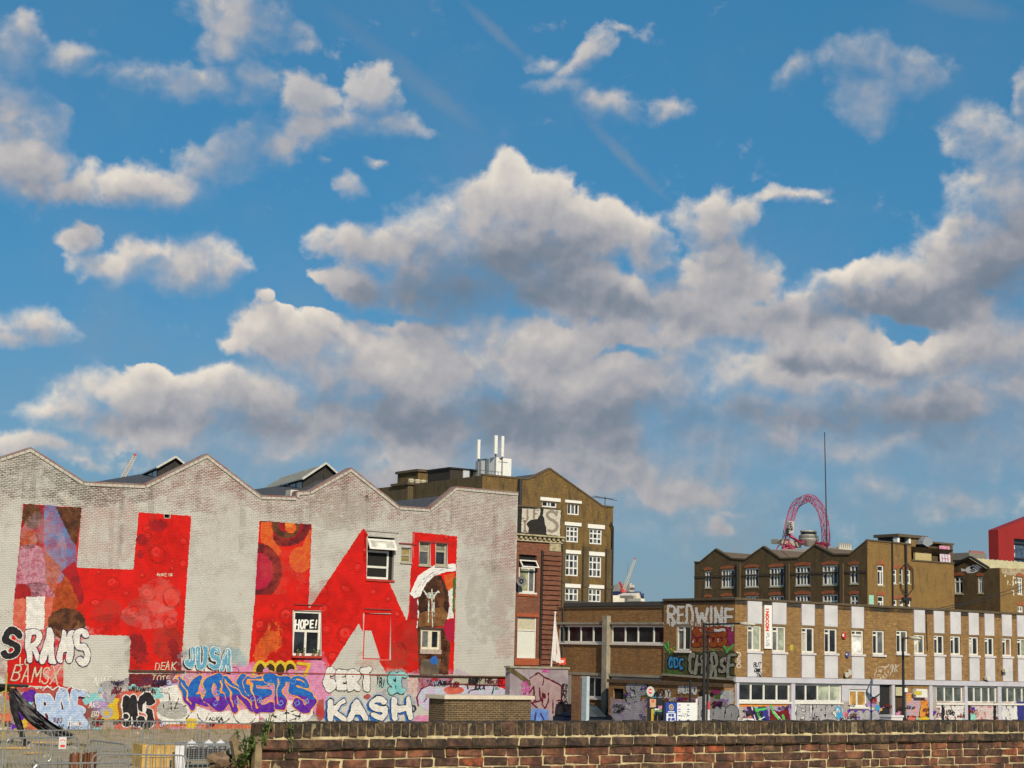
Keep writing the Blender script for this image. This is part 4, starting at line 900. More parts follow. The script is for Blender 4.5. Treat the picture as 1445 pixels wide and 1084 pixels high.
for k, (x, y, rx, ry, c_) in enumerate([(210,868,40,20,(.62,.30,.27)),(160,880,40,14,(.25,.02,.02)),(225,840,30,24,(.70,.20,.16)),(240,920,22,34,(.14,.03,.02)),(190,920,16,30,(.10,.03,.02)),(400,905,40,40,(.20,.015,.012)),(590,910,40,40,(.26,.02,.015)),(540,930,40,18,(.45,.10,.05)),(400,800,34,40,(.70,.10,.06)),(230,770,30,40,(.40,.012,.01)),(470,850,40,34,(.42,.012,.01)),(60,780,34,60,(.62,.45,.5)),(90,860,30,30,(.3,.06,.02)),(60,1000,60,26,(.5,.12,.1)),(110,950,50,18,(.7,.68,.62)),(200,985,50,30,(.1,.05,.12)),(262,975,30,40,(.66,.3,.46)),(350,950,90,16,(.66,.3,.46)),(350,1010,90,20,(.7,.68,.64)),(440,960,26,50,(.66,.3,.46)),(520,980,80,40,(.68,.66,.62)),(560,970,30,26,(.2,.5,.5)),(620,965,60,22,(.5,.35,.5)),(80,900,60,24,(.66,.64,.6)),(300,930,50,20,(.2,.4,.5)),(30,940,34,28,(.3,.02,.02)),(150,1015,60,18,(.1,.1,.1)),(420,1012,60,12,(.05,.05,.06)),(20,1005,30,26,(.45,.4,.35))]):
    paint(wh, MP, [(f_ell(x, y, rx, ry), mist_mat('overspray_%d' % k, c_, .36 if k < 13 else .62), (4.2 if k < 13 else 1.6)+.05*k)], 'overspray', 2.0, 3.0, None, WHOLES)
rt = random.Random(21)
FILL = [CANDY, SALM, LILA, CYAN, SKYB, YELL, SILV, paint_mat('graffiti_red'), paint_mat('graffiti_grey'), TEAL, PURP]
for k in range(70):
    x = rt.choice((rt.uniform(2,50), rt.uniform(120,260), rt.uniform(120,600))); y = rt.uniform(972, 1026); rx = rt.uniform(6, 16); ry = rt.uniform(3, 9)
    paint(wh, MP, [(f_warp(f_ell(x, y, rx, ry, rt.uniform(-.5,.5)), 3.5, 7, k*3.1), rt.choice(FILL), 2.2+.02*k)], 'painted_patch', 1.1, 2.0)
for k in range(70):
    x = rt.uniform(4, 700); y = rt.choice((rt.uniform(957, 975), rt.uniform(1012, 1024))); n_ = rt.randint(2, 4); tx = ''.join(rt.choice('ABCDEKMNORSTUVXZ') for _ in range(n_))
    if 440 < x < 600 or (250 < x and x < 445 and y < 1000) or x > 700 or (45 < x < 125 and y < 1000): continue
    if x > 600: y = rt.uniform(957, 966)
    scrawl(wh, MP, tx, (x, y, x+n_*rt.uniform(3.2,5), y+rt.uniform(4,7)), rt.choice([BLK, WHT, BLK, paint_mat('maroon_line', (.16,.012,.03)), SKYB, DPUR]), rt.uniform(.35,.6), dy=rt.uniform(-2,2), lev=26+k*.1, cell=.7, jit=.8)
# --- windows of the warehouse
FRW = plain('white_window_paint', (.66,.64,.58), .5, var=.2, scale=8, bump=.05); FRG = plain('grey_window_paint', (.38,.34,.27), .6, var=.3, scale=8)
GLK = glass_mat('dark_interior_glass', (.014,.016,.016), .1, .08); GLD = glass_mat('dark_glass'); GLB = glass_mat('glass_with_pale_blind', (.26,.27,.235), .25, .4); GLG = glass_mat('glass_grey', (.07,.075,.075), .1)
GLC = glass_mat('glass_with_curtain', (.34,.33,.29), .35, .3)
# open top hung light over a fixed light
r = WR['top']; u0, u1, z0, z1 = r
window(wh, MP, (u0, u1-.22, z0+.02, z0+(z1-z0)*.68), [(0,0,1,.42,GLD),(0,.42,1,1,GLB)], FRW, fr=.10, rec=.13)
hop = MB(); zt_, zb_ = z0+(z1-z0)*.95, z0+(z1-z0)*.70
for (ua, ub, za, zb2) in ((u0-.02,u1,zt_-.10,zt_),(u0-.02,u1,zb_,zb_+.10),(u0-.02,u0+.10,zb_+.10,zt_-.10),(u1-.12,u1,zb_+.10,zt_-.10)):
    k = lambda z: -.02-.28*(zt_-z)/(zt_-zb_)
    hop.add([MP.pt(ua,za,k(za)),MP.pt(ub,za,k(za)),MP.pt(ub,zb2,k(zb2)),MP.pt(ua,zb2,k(zb2)),MP.pt(ua,za,k(za)+.06),MP.pt(ub,za,k(za)+.06),MP.pt(ub,zb2,k(zb2)+.06),MP.pt(ua,zb2,k(zb2)+.06)],[(0,1,2,3),(4,5,6,7),(0,1,5,4),(2,3,7,6),(1,2,6,5),(0,3,7,4)])
ho = hop.build('window', FRW, wh); ho['label'] = 'white top hung light standing open'
MB().quad([MP.pt(u0,zb_+.05,-.25),MP.pt(u1-.03,zb_+.05,-.25),MP.pt(u1-.03,zt_-.05,-.02),MP.pt(u0,zt_-.05,-.02)]).build('pane', GLC, ho)
MB().quad([MP.pt(u0,z0,.155),MP.pt(u1,z0,.155),MP.pt(u1,z1,.155),MP.pt(u0,z1,.155)]).build('dark_opening', plain('dark_room', (.012,.011,.010), .9), wh)
MB().pbox(MP, u0-.15, u1+.2, z1+.25, z1+.33, -.05, .003).build('lintel', plain('painted_stone', (.40,.36,.33), .8, var=.3), wh)
MB().pbox(MP, u0-.05, u1+.05, z0-.10, z0-.003, -.06, .10).build('sill', plain('red_sill', (.40,.03,.02), .7), wh)
window(wh, MP, WR['vent'], grid_lights((0,1),(0,.5,1),[glass_mat('ochre_vent', (.14,.11,.04), .5)]), FRG, fr=.07, rec=.08, sill=.06)
MB().pbox(MP, WR['vent'][0]-.15, WR['vent'][1]+.3, WR['vent'][3]+.16, WR['vent'][3]+.22, -.05, .003).build('lintel', plain('red_lintel', (.25,.03,.025), .8), wh)
window(wh, MP, WR['pa'], [(0,0,1,.62,GLG),(0,.62,1,1,glass_mat('glass_dusty', (.16,.145,.11), .3))], FRG, fr=.06, rec=.12, sill=.08)
window(wh, MP, WR['pb'], [(0,0,1,.66,GLD),(0,.66,1,1,glass_mat('glass_dusty'))], FRG, fr=.09, rec=.12, sill=.08)
MB().pbox(MP, WR['pa'][0]-.1, WR['pb'][1]+.1, WR['pa'][3]+.02, WR['pa'][3]+.10, -.04, .003).build('lintel', plain('red_lintel'), wh)
hp = WR['hope']
hw_ = window(wh, MP, hp, [(0,0,.48,.55,GLD),(.48,0,1,.55,GLD),(0,.55,1,1,glass_mat('black_board', (.008,.008,.009), .4, .3))], FRW, fr=.11, rec=.08, label='white window with HOPE! lettered on its dark upper light')
pl_h = MP.off(.115)
L = text_polys('HOPE!', 415.5, 876, 450, 886.5, dy=-1, lean=.06, gap=.34, jit=.5)
paint(wh, pl_h, [(f_strokes(l, 1.05), plain('white_lettering', (.74,.73,.68), .6, var=.1), 2) for l in L], 'lettering', .5, .25, 'white hand painted words HOPE!')
MB().pbox(MP, hp[0]-.05, hp[1]+.05, hp[2]-.10, hp[2]-.003, -.16, .07).build('sill', plain('red_sill'), wh)
MB().pbox(MP, hp[0], hp[1]+.05, hp[3]+.26, hp[3]+.30, -.06, .003).build('lintel', plain('red_lintel'), wh)
window(wh, MP, WR['low'], [(0,0,.45,1,GLG),(.55,0,1,1,GLD)], plain('cream_window_paint', (.62,.56,.42), .6), fr=.11, rec=.06, sill=.22, sill_mat=plain('dirty_sill', (.42,.33,.28), .8, var=.4))
MB().pbox(MP, WR['low'][0]-.15, WR['low'][1]+.15, WR['low'][3]+.01, WR['low'][3]+.09, -.05, .003).build('lintel', RUST, wh)
bk = WR['block']; MB().quad([MP.pt(bk[0],bk[2],.06),MP.pt(bk[1],bk[2],.06),MP.pt(bk[1],bk[3],.06),MP.pt(bk[0],bk[3],.06)]).build('bricked_up_opening', RED, wh)
gx0, gx1 = MP.px(515,905)[0], MP.px(538,905)[0]; gz0, gz1 = MP.px(520,929)[1], MP.px(520,890)[1]
MB().quad([MP.pt(gx0,gz0,.052),MP.pt(gx1,gz0,.052),MP.pt(gx0+(gx1-gx0)*.4,gz1,.052),MP.pt(gx0,gz1,.052)]).build('painted_patch', WHITE_WALL, wh)
MB().pbox(MP, bk[0]-.02, bk[1]+.02, bk[3]+.18, bk[3]+.24, -.05, .003).build('lintel', plain('red_lintel'), wh)
hq = WR['hole']; MB().quad([MP.pt(hq[0],hq[2],.15),MP.pt(hq[1],hq[2],.15),MP.pt(hq[1],hq[3],.15),MP.pt(hq[0],hq[3],.15)]).build('vent_hole', plain('dark_room'), wh)
# plant pots on the sill of the lettered window: small things of their own
LEAF = plain('weed_leaf', (.10,.16,.035), .6, var=.4, scale=20, bump=0)
for i, (x, hgt) in enumerate(((419,.30),(427,.42),(441,.30),(449,.32))):
    u, _ = MP.px(x, 922); zz = hp[2]
    tpl = thing('potted_plant', 'small green plant in a pot on the sill of the lettered window', 'plant', u, 70.50, zz, 'plants on the window sill')
    MB().lathe((u,70.50,zz-.002), [(0,0),(.055,0),(.07,.13),(0,.13)], 10).build('pot', plain('clay_pot', (.30,.13,.07), .8), tpl)
    lf = MB()
    for k in range(22):
        an, h2 = random.uniform(0,6.28), random.uniform(.15,hgt); rr = random.uniform(.02,.13)
        c0 = Vector((u+rr*math.cos(an), 70.50+rr*math.sin(an)*.6, zz+h2)); s_ = random.uniform(.03,.06); t1 = Vector((random.uniform(-1,1),random.uniform(-1,1),random.uniform(-.5,1))).normalized()*s_; t2 = t1.orthogonal().normalized()*s_*.5
        lf.quad([c0-t1, c0+t2, c0+t1, c0-t2])
    lf.build('leaves', LEAF, tpl)
# roof lanterns behind the gables
GLZ = glass_mat('lantern_glass', (.10,.11,.115), .2); LROOF = plain('lantern_roof', (.30,.28,.22), .8, var=.35, scale=3); LDARK = plain('lantern_timber', (.03,.026,.022), .8)
def lantern(apex, en, er, far, b0, ah):
    bz = b0; nx0, ze = onb(*en, bz); ax_, zr = onb(*apex, bz); rx_, _ = onb(*er, bz)
    rx_ = 2*ax_-nx0
    fa, fb_ = onz(*far, ze); fa_w = rx_-nx0; zlow = ze-1.6
    mid = ((nx0+rx_)/2)
    o = MB(); o.quad([(nx0-.1,bz-.15,ze-.05),(ax_,bz-.15,zr),(fa+(ax_-nx0),fb_,zr-.05),(fa-.1,fb_,ze-.05)]); o.quad([(rx_+.1,bz-.15,ze-.05),(ax_,bz-.15,zr),(fa+(ax_-nx0),fb_,zr-.05),(fa+fa_w+.1,fb_,ze-.05)])
    o.build('lantern_roof', LROOF, wh)
    g_ = MB(); n = 7
    for i in range(n):
        t0, t1 = i/n+.012, (i+1)/n-.012
        if i != 3: g_.quad([(nx0+(fa-nx0)*t0,bz+(fb_-bz)*t0,zlow),(nx0+(fa-nx0)*t1,bz+(fb_-bz)*t1,zlow),(nx0+(fa-nx0)*t1,bz+(fb_-bz)*t1,ze-.16),(nx0+(fa-nx0)*t0,bz+(fb_-bz)*t0,ze-.16)])
    g_.build('lantern_glazing', GLZ, wh)
    d = MB(); d.quad([(nx0+.03,bz+.02,zlow),(rx_-.03,bz+.02,zlow),(rx_-.03,bz+.02,ze),(ax_,bz+.02,zr-.06),(nx0+.03,bz+.02,ze)])
    d.quad([(nx0+.02,bz,zlow),(fa+.02,fb_,zlow),(fa+.02,fb_,ze-.06),(nx0+.02,bz,ze-.06)])
    for t in (.25,.5,.75):
        x = nx0+(rx_-nx0)*t; d.tube((x,bz,zlow),(x,bz,ze+(zr-ze)*(1-abs(2*t-1))-.06),.035,4)
    d.build('lantern_frame', LDARK, wh)
    e = MB(); e.tube((nx0-.1,bz-.16,ze-.05),(ax_,bz-.16,zr+.02),.06,4); e.tube((ax_,bz-.16,zr+.02),(rx_+.1,bz-.16,ze-.05),.06,4); e.tube((nx0-.1,bz-.15,ze-.05),(fa-.1,fb_,ze-.05),.035,4)
    e.build('lantern_bargeboard', plain('pale_bargeboard', (.55,.53,.48), .7), wh)
lantern((458,654.5),(427,675),(487,667),(367.5,692),74.0,0)
lantern((246,645.5),(222,659),(268,660),(177.5,680),74.0,0)
MB().box(MP.px(420,700)[0], MP.px(431,700)[0], 71.3, 71.8, MP.px(425,700)[1], MP.px(425,690)[1]).build('roof_vent', plain('pale_bargeboard'), wh)
# ------------------------------------------------------------------ two storey office block on the corner
STOCK = brick_mat('yellow_stock_brick', (.34,.185,.050), (.21,.105,.030), (.29,.20,.09), soot_amt=.55, blotch=(.24,.12,.036), soot=(.07,.04,.018))
STOCKD = brick_mat('brown_stock_brick', (.34,.165,.045), (.23,.11,.032), (.26,.16,.07), soot_amt=.4, blotch=(.26,.12,.035), soot=(.05,.03,.016))
PANEL = plain('lilac_grey_panel', (.53,.52,.535), .45, var=.16, scale=1.1, bump=.05)
PANE2 = plain('lilac_grey_paint', (.46,.45,.50), .55, var=.14, scale=2, bump=.08)
CONC = plain('weathered_concrete', (.30,.265,.20), .9, var=.35, scale=2)
DARKR = plain('roof_felt', (.06,.055,.05), .9)
RP = Pl('b', RB); RA = 48.763
RPL = Pl('a', RA)                                       # side wall with the painted words
def z4(x, y): return (1025+x/6.568, 844+y/6.568)
def z5(x, y): return (1225+x/6.568, 844+y/6.568)
def rz(fn, q): return (*fn(q[0], q[1]), *fn(q[2], q[3]))
ZR = 6.18; ZM_ = 5.80; ZF0, ZF1 = 2.72, 2.93
ob = thing('office_block', 'two storey yellow brick office block with pale lilac panels between its upper windows', 'building', 58, 56)
upw = [rz(z4, q) for q in ((195,255,325,492),(425,262,552,500),(697,272,815,508),(908,282,1028,512),(1160,297,1272,520))]+[rz(z5, q) for q in ((42,300,152,525),(262,300,368,512),(427,338,525,520),(610,343,705,524),(763,350,858,527),(935,358,1025,532),(1082,365,1168,536),(1243,370,1332,541),(1383,375,1475,545))]
U = [RP.rect(*q) for q in upw]
low_b = [rz(z4, q) for q in ((112,783,592,956),(632,783,1068,956))]+[rz(z5, q) for q in ((632,797,880,948),(920,797,1192,950),(1230,800,1500,955))]
Lb = [RP.rect(*q) for q in low_b]
LZ0, LZ1 = 1.93, 2.70
Lb = [(u0, u1, LZ0, LZ1) for u0, u1, _, _ in Lb]
wc = RP.rect(*rz(z4, (1140,848,1305,1010))); dr1 = RP.rect(*rz(z5, (103,785,212,1110))); dr2 = RP.rect(*rz(z5, (245,785,352,1110)))
dr1 = (dr1[0], dr1[1], .125, 2.70); dr2 = (dr2[0], dr2[1], .125, 2.70)
RE = 110.0
w = MB(); w.wall(RP, RA, RE, ZF1, ZR-.10, U, rev=.14); w.wall(RPL, RB, 56.79, 2.86, ZR-.10, [RPL.rect(*q) for q in ((954.5,882.5,974.5,918.5),)], rev=.14, mi=1)
w.build('wall', [STOCK, STOCKD], ob)
lowB = paint_mat('lower_wall_paint', (.42,.38,.37), (.34,.28,.24), worn=.4)
w = MB(); w.wall(RP, RA, RE, 0, ZF0, Lb+[wc, dr1, dr2], rev=.14); w.wall(RPL, RB, 56.79, 0, 2.85, (), mi=1)
w.build('lower_wall', [lowB, STOCKD], ob)
MB().box(RA-.05, RE, RB-.10, RB-.002, ZF0, ZF1).build('fascia', PANE2, ob)
rfm = MB(); rfm.box(RA, RE, RB, 64, ZR-.30, ZR-.12); rfm.quad([(RE,RB,0),(RE,64,0),(RE,64,ZR),(RE,RB,ZR)]); rfm.quad([(RA,64,0),(RE,64,0),(RE,64,ZR),(RA,64,ZR)]); rfm.quad([(RA+.3,56.84,ZM_),(RA+.3,64,ZM_),(RA+.3,64,ZR-.2),(RA+.3,56.84,ZR-.2)]); rfm.quad([(RA,56.84,ZM_),(RE,56.84,ZM_),(RE,56.84,ZR-.1),(RA,56.84,ZR-.1)])
rfm.build('roof', DARKR, ob)
cp = MB(); cp.box(RA-.05, RE, RB-.05, RB+.22, ZR-.10, ZR-.01); cp.box(RA-.051, RA+.22, RB+.221, 56.84, ZR-.099, ZR-.011); cp.build('coping', plain('dark_coping', (.10,.075,.045), .85, var=.3), ob)
upp = [rz(z4, q) for q in ((190,5,325,248),(420,18,552,258),(692,35,818,268),(905,50,1027,278),(1155,70,1275,292))]+[rz(z5, q) for q in ((422,105,527,330),(603,120,708,338),(758,130,860,345),(927,145,1027,355),(1073,155,1167,362),(1235,165,1332,368),(1373,170,1475,372))]
lop = [rz(z4, q) for q in ((195,515,330,742),(428,518,557,745),(697,525,822,748),(913,528,1035,750),(1167,540,1283,750))]+[rz(z5, q) for q in ((433,535,540,755),(617,542,722,760),(775,545,873,762),(945,548,1045,765),(1088,550,1187,765),(1252,560,1340,768),(1393,560,1490,770))]
TRIM = plain('mauve_trim', (.27,.19,.24), .6)
idx = [0,1,2,3,4,7,8,9,10,11,12,13]
for k, (q, q2) in enumerate(zip(upp, lop)):
    wr = U[idx[k]]
    for r_, lohi in ((RP.rect(*q), (wr[3]+.07, ZR-.12)), (RP.rect(*q2), (ZF1+.01, wr[2]-.11))):
        MB().pbox(RP, wr[0]-.035, wr[1]+.035, lohi[0], lohi[1], -.012, .03).build('trim', TRIM, ob)
        MB().pbox(RP, wr[0], wr[1], lohi[0]+.01, lohi[1]-.01, -.028, -.0125).build('panel', PANEL, ob)
GG = [GLG, GLD, GLC, glass_mat('glass_green_blind', (.20,.22,.17), .3)]
LEAD = plain('sill_white', (.58,.55,.56), .6)
for k, r_ in enumerate(U):
    g1, g2 = [(GG[0],GG[3]),(GG[0],GG[3]),(GG[2],GLD),(GLD,GLD),(GLC,GLC),(GLD,GLG),(GLD,GLG),(GLC,GLG),(GLD,GLD),(GLD,GLD),(GLC,GLD),(GLD,GLD),(GLD,glass_mat('glass_brown',(.12,.07,.04),.2)),(GLD,GG[3])][k]
    lg = [(0,.80,.42,1,GLD),(0,0,.42,.80,g1),(.42,0,1,1,g2)] if k != 4 else [(0,.80,.40,1,GLD),(.40,.80,1,1,GLG),(0,0,1,.80,glass_mat('frosted_glass',(.36,.36,.35),.5,.3))]
    window(ob, RP, r_, lg, FRW, fr=.075, rec=.05, sill=.09, sill_mat=LEAD)
# window box in window over the door stands open
for k, (u0, u1, z0, z1) in enumerate(Lb):
    n = [4,4,3,4,4][k]; us = np.linspace(0, 1, n+1)
    gl = [[GLD,GLD,GLD,GLD],[GLD,GLD,GG[3],GG[3]],[glass_mat('glass_sky',(.045,.055,.055),.08)]*3,[glass_mat('glass_sky')]*4,[glass_mat('glass_sky')]*4][k]
    window(ob, RP, (u0, u1, z0, z1), [(us[i],0,us[i+1],1,gl[i]) for i in range(n)], FRW, fr=.085, rec=.05, sill=.08, sill_mat=FRW)
OCH = glass_mat('glass_ochre_curtain', (.26,.15,.04), .4)
window(ob, RP, wc, [(0,0,.46,1,OCH),(.46,0,1,1,OCH)], FRW, fr=.09, rec=.05, sill=.07)
# grey lintel zone, pillars
for x0, x1 in ((z4(594,0)[0], z4(629,0)[0]), (z4(86,0)[0], z4(110,0)[0]), (z5(215,0)[0], z5(240,0)[0]), (z5(560,0)[0], z5(590,0)[0]), (z5(886,0)[0], z5(914,0)[0]), (z5(1196,0)[0], z5(1228,0)[0])):
    u0, u1 = RP.px(x0, 985)[0], RP.px(x1, 985)[0]; MB().pbox(RP, u0, u1, .125, ZF0-.002, -.06, .01).build('pillar', PANE2, ob)
u0, u1 = RP.px(1189, 985)[0], RP.px(1240, 985)[0]
DOORB = plain('black_door', (.02,.019,.02), .5); DOORW = plain('brown_door', (.07,.035,.02), .6)
for d_, m_ in ((dr1, DOORB), (dr2, DOORW)):
    o = MB().pbox(RP, d_[0], d_[1], d_[2], d_[3], .09, .13).build('door', m_, ob)
    for q in ((.12,.06,.88,.46),(.12,.54,.88,.94)):
        MB().pbox(RP, d_[0]+(d_[1]-d_[0])*q[0], d_[0]+(d_[1]-d_[0])*q[2], d_[2]+(d_[3]-d_[2])*q[1], d_[2]+(d_[3]-d_[2])*q[3], .075, .0895).build('door_panel', m_, o)
    MB().tube(RP.pt(d_[1]-.12, 1.0, .02), RP.pt(d_[1]-.12, 1.25, .02), .018).build('handle', plain('steel', (.5,.5,.5), .35, 1.0), o)
bs_ = RP.rect(*rz(z5, (355,787,560,1000))); paint(ob, RP, [(f_poly([z5(355,787),z5(558,787),z5(558,900),z5(355,890)]), STOCK, 2)], 'painted_patch', 1.0, .3)
paint(ob, RP, [(f_poly([z4(1072,780),z4(1420,780),z4(1420,960),z4(1072,960)]), PANE2, 1)], 'painted_patch', 1.0, .2, None, [f_poly([z4(1136,844),z4(1309,844),z4(1309,1014),z4(1136,1014)])])
# light box, vertical name board, notices and boxes on the wall
def board(parent, pl, q, mat, d0, d1, name, lbl=None):
    r_ = pl.rect(*q); o = MB().pbox(pl, r_[0], r_[1], r_[2], r_[3], d0, d1).build(name, mat, parent)
    if lbl: o['label'] = lbl
    return o
def sign_thing(name, label, cat, pl, q, d0=-.05, d1=-.003):
    r_ = pl.rect(*q); p = pl.pt((r_[0]+r_[1])/2, r_[2], d0); return thing(name, label, cat, *p)
SWH = plain('sign_white', (.70,.70,.68), .5, var=.06)
vs = sign_thing('name_board', 'tall white vertical board lettered in red and grey on the office block', 'sign', RP, rz(z4, (343,67,412,470)))
board(vs, RP, rz(z4, (343,67,412,470)), SWH, -.07, -.03, 'board')
SRED = plain('sign_red', (.62,.06,.03), .5, var=.1); SGRY = plain('sign_grey', (.16,.16,.18), .6, var=.1); SBLU = plain('sign_blue', (.02,.06,.34), .5, var=.1)
def vtext(parent, pl, txt, x0, x1, y0, y1, mat, w_, name='lettering'):
    """text turned to read downwards"""
    n = len(txt); ch = (y1-y0)/n; polys = []
    for k, c in enumerate(txt):
        for q in GLY.get(c, []): polys.append([(x0+p[1]*(x1-x0), y0+k*ch+ch*.12+p[0]*ch*.76) for p in q])
    return paint(parent, pl, [(f_strokes(polys, w_), mat, 1)], name, .4, .15)
vtext(vs, RP.off(-.072), 'INOCON', 1080.8, 1084.6, 857, 890.5, SRED, .85); vtext(vs, RP.off(-.072), 'PLUS', 1081.6, 1085.4, 893, 912.5, SGRY, .35)
lb = sign_thing('light_box', 'white wall box with a small yellow window beside the brown door', 'sign', RP, rz(z5, (412,842,515,920)))
board(lb, RP, rz(z5, (412,842,515,920)), plain('box_white', (.64,.62,.56), .5, var=.1), -.22, -.004, 'casing'); board(lb, RP.off(-.22), rz(z5, (425,862,495,898)), plain('yellow_face', (.50,.42,.06), .5), -.012, -.002, 'face')
ps = sign_thing('notice_board', 'cream notice board on the brown doorway', 'sign', RP, rz(z5, (248,825,325,905)))
board(ps, RP, rz(z5, (248,825,325,905)), plain('cream_board', (.46,.42,.27), .6), -.06, -.012, 'board')
pw = sign_thing('notice', 'small white square notice beside the brown doorway', 'sign', RP, rz(z5, (328,835,360,872))); board(pw, RP, rz(z5, (328,835,360,872)), SWH, -.05, -.012, 'board')
yb = sign_thing('notice_plate', 'small yellow plate on the brick pier', 'sign', RP, rz(z4, (585,432,615,487))); board(yb, RP, rz(z4, (585,432,615,487)), plain('yellow_plate', (.42,.36,.05), .5), -.03, -.003, 'plate')
for nm, q, m_, lbl in (('alarm_box', (1070,320,1095,375), plain('alarm_red', (.48,.03,.025), .5), 'red alarm box on the upper brick wall'), ('alarm_box', (1103,503,1124,547), plain('alarm_blue', (.05,.09,.34), .5), 'blue alarm box on the upper brick wall')):
    t_ = sign_thing(nm, lbl, 'alarm', RP, rz(z4, q)); board(t_, RP, rz(z4, q), m_, -.10, -.004, 'casing'); board(t_, RP.off(-.1), rz(z4, (q[0]+5, q[1]+12, q[2]-5, q[3]-18)), SWH, -.01, -.002, 'lamp')
for i, q in enumerate(((1098,705),(1127,680))):
    u, z = RP.px(*z4(*q)); t_ = thing('floodlight', 'small white round floodlight low on the brick pier', 'lamp', u, RB-.1, z, 'floodlights on the office block')
    m_ = MB(); m_.tube((u, RB-.004, z+.06), (u-.05, RB-.16, z), .03, 8); m_.build('bracket', plain('lamp_white', (.6,.57,.48), .5), t_)
    MB().tube((u-.05, RB-.10, z+.02), (u-.09, RB-.24, z-.04), .075, 12, .115).build('lamp_head', plain('lamp_white'), t_)
for q, lbl in (((1243,670), 'white camera on the wall between the panels'), ((1078,742), 'cream box lamp above the lower windows')):
    u, z = RP.px(*z5(*q)); t_ = thing('wall_lamp', lbl, 'lamp', u, RB-.1, z); MB().box(u-.04, u+.04, RB-.10, RB-.004, z+.02, z+.08).build('bracket', plain('lamp_white'), t_); MB().box(u-.12, u+.12, RB-.26, RB-.101, z-.07, z+.07).build('casing', plain('lamp_white'), t_)
# graffiti on the office block
def smooth_paint(key, c, c2=None): return paint_mat('s_'+key, c, c2, brick=True)
hl_ = [f_poly([(x0-1,y0-1),(x1+1,y0-1),(x1+1,y1+1),(x0-1,y1+1)]) for x0,y0,x1,y1 in low_b]
paint(ob, RP, [(f_poly([(1040,992),(1118,992),(1118,996),(1040,998)]), paint_mat('orange_spray2', (.66,.20,.03), (.62,.32,.06)), 3), (f_poly([(1050,996),(1118,995),(1118,1022),(1050,1022)]), LILA, 2), (f_poly([(1052,997),(1062,997),(1086,1020),(1068,1022),(1060,1010)]), DPUR, 4), (f_poly([(1070,998),(1082,998),(1086,1018),(1078,1020)]), paint_mat('deep_blue', (.04,.04,.22)), 4), (f_poly([(1086,1000),(1100,1004),(1112,1000),(1116,1018),(1096,1022),(1086,1016)]), MARO, 4), (f_strokes([[(1066,1000),(1074,1018)],[(1068,1002),(1080,1000)],[(1088,996),(1090,1004),(1098,1014)],[(1104,1010),(1108,1020)]], 1.6), paint_mat('bright_green_spray', (.10,.52,.12)), 6), (f_strokes([[(1060,996),(1066,1018),(1078,1012)],[(1092,1004),(1104,1018)]], .6), WHT, 7)], 'graffiti', .8, .8, 'purple, green and maroon letters')
graf(ob, RP, 'EURK', (1124,996,1180,1017), SILV, BLK, 3.2, .9, lean=.12, gap=.30, lev=4, bg=WHT, bgm=4, label='silver letters with black outline on white', cell=.7)
paint(ob, RP, [(f_poly([(1178,998),(1186,996),(1190,1018),(1180,1014)]), paint_mat('bright_blue_spray', (.06,.36,.62)), 9), (f_poly([(1196,1002),(1241,1002),(1240,1006),(1196,1006)]), PURP, 4), (f_ell(1233,988,5,5), paint_mat('graffiti_red'), 4), (f_ell(1229,994,7,4), LILA, 4), (f_ell(1238,999,4,4), paint_mat('bright_blue_spray'), 5), (f_strokes([[(1228,980),(1236,990)],[(1240,980),(1232,986)]], .5), BLK, 6)], 'graffiti', .8, 1.2)
graf(ob, RP, 'OOOO', (1196,1006,1240,1018), SILV, PURP, 3.2, .8, gap=.4, lev=4, jit=.4, label='grey bubble letters with purple top', cell=.7)
paint(ob, RP, [(f_poly([z5(356,880),z5(556,900),z5(556,1090),z5(356,1090)]), paint_mat('mixed_spray', (.55,.30,.28), (.30,.33,.48), mixscale=4, lo=.45, hi=.55), 3), (f_poly([z5(356,880),z5(400,900),z5(390,950),z5(356,960)]), paint_mat('orange_spray2'), 4)], 'painted_patch', .9, 2)
graf(ob, RP, 'AS', (1299,990,1308,1008), paint_mat('orange_spray2'), BROWN, 2.0, .6, gap=.3, lev=5, jit=.3, cell=.6)
for txt, x0, x1, c_, o_ in (('ZAMS', 1322, 1364, WHT, paint_mat('maroon_line2', (.30,.02,.05))), ('CXW', 1368, 1402, paint_mat('pale_pink_spray', (.62,.50,.48)), SALM), ('NW', 1414, 1436, WHT, paint_mat('deep_blue'))):
    graf(ob, RP, txt, (x0, 996, x1, 1016), c_, o_, 2.6, .8, gap=.24, lev=5, jit=.6, bg=paint_mat('pinkish_wall', (.52,.42,.38)), bgm=4, label=None, cell=.7)
paint(ob, RP, [(f_poly([(x, 992), (x+4, 992), (x+4, 1020), (x, 1020)]), BLK, 8) for x in (1328,1365,1401)]+[(f_poly([(x, 1006), (x+7, 1006), (x+7, 1016), (x, 1016)]), paint_mat('mint_spray', (.28,.60,.50)), 8) for x in (1358,1369)]+[(f_poly([(1434,990),(1445,990),(1445,1020),(1436,1020)]), paint_mat('deep_blue'), 7)], 'graffiti', .8, .6)
graf(ob, RP, 'EMO', (1237,943,1257,957), STOCK, paint_mat('chalk_white', (.60,.52,.42)), 1.6, .7, lean=.1, gap=.25, lev=2, jit=.5, dy=-3, label='white outline letters on brick', cell=.6)
scrawl(ob, RP, 'UNK', (1252,938,1268,948), paint_mat('chalk_white'), .6, lev=2, cell=.6)
scrawl(ob, RP, 'DSO', (1040,921,1045,945), paint_mat('chalk_white'), .9, lev=2, vertical=True, lean=0, cell=.6, jit=.3)
for i, t_ in enumerate(('BUT', 'DMK', 'ZN')): scrawl(ob, RP.off(-.03), t_, (1063+i*2, 935+i*8, 1074, 941+i*8), BLK, .5, lev=1, cell=.5, jit=.4)
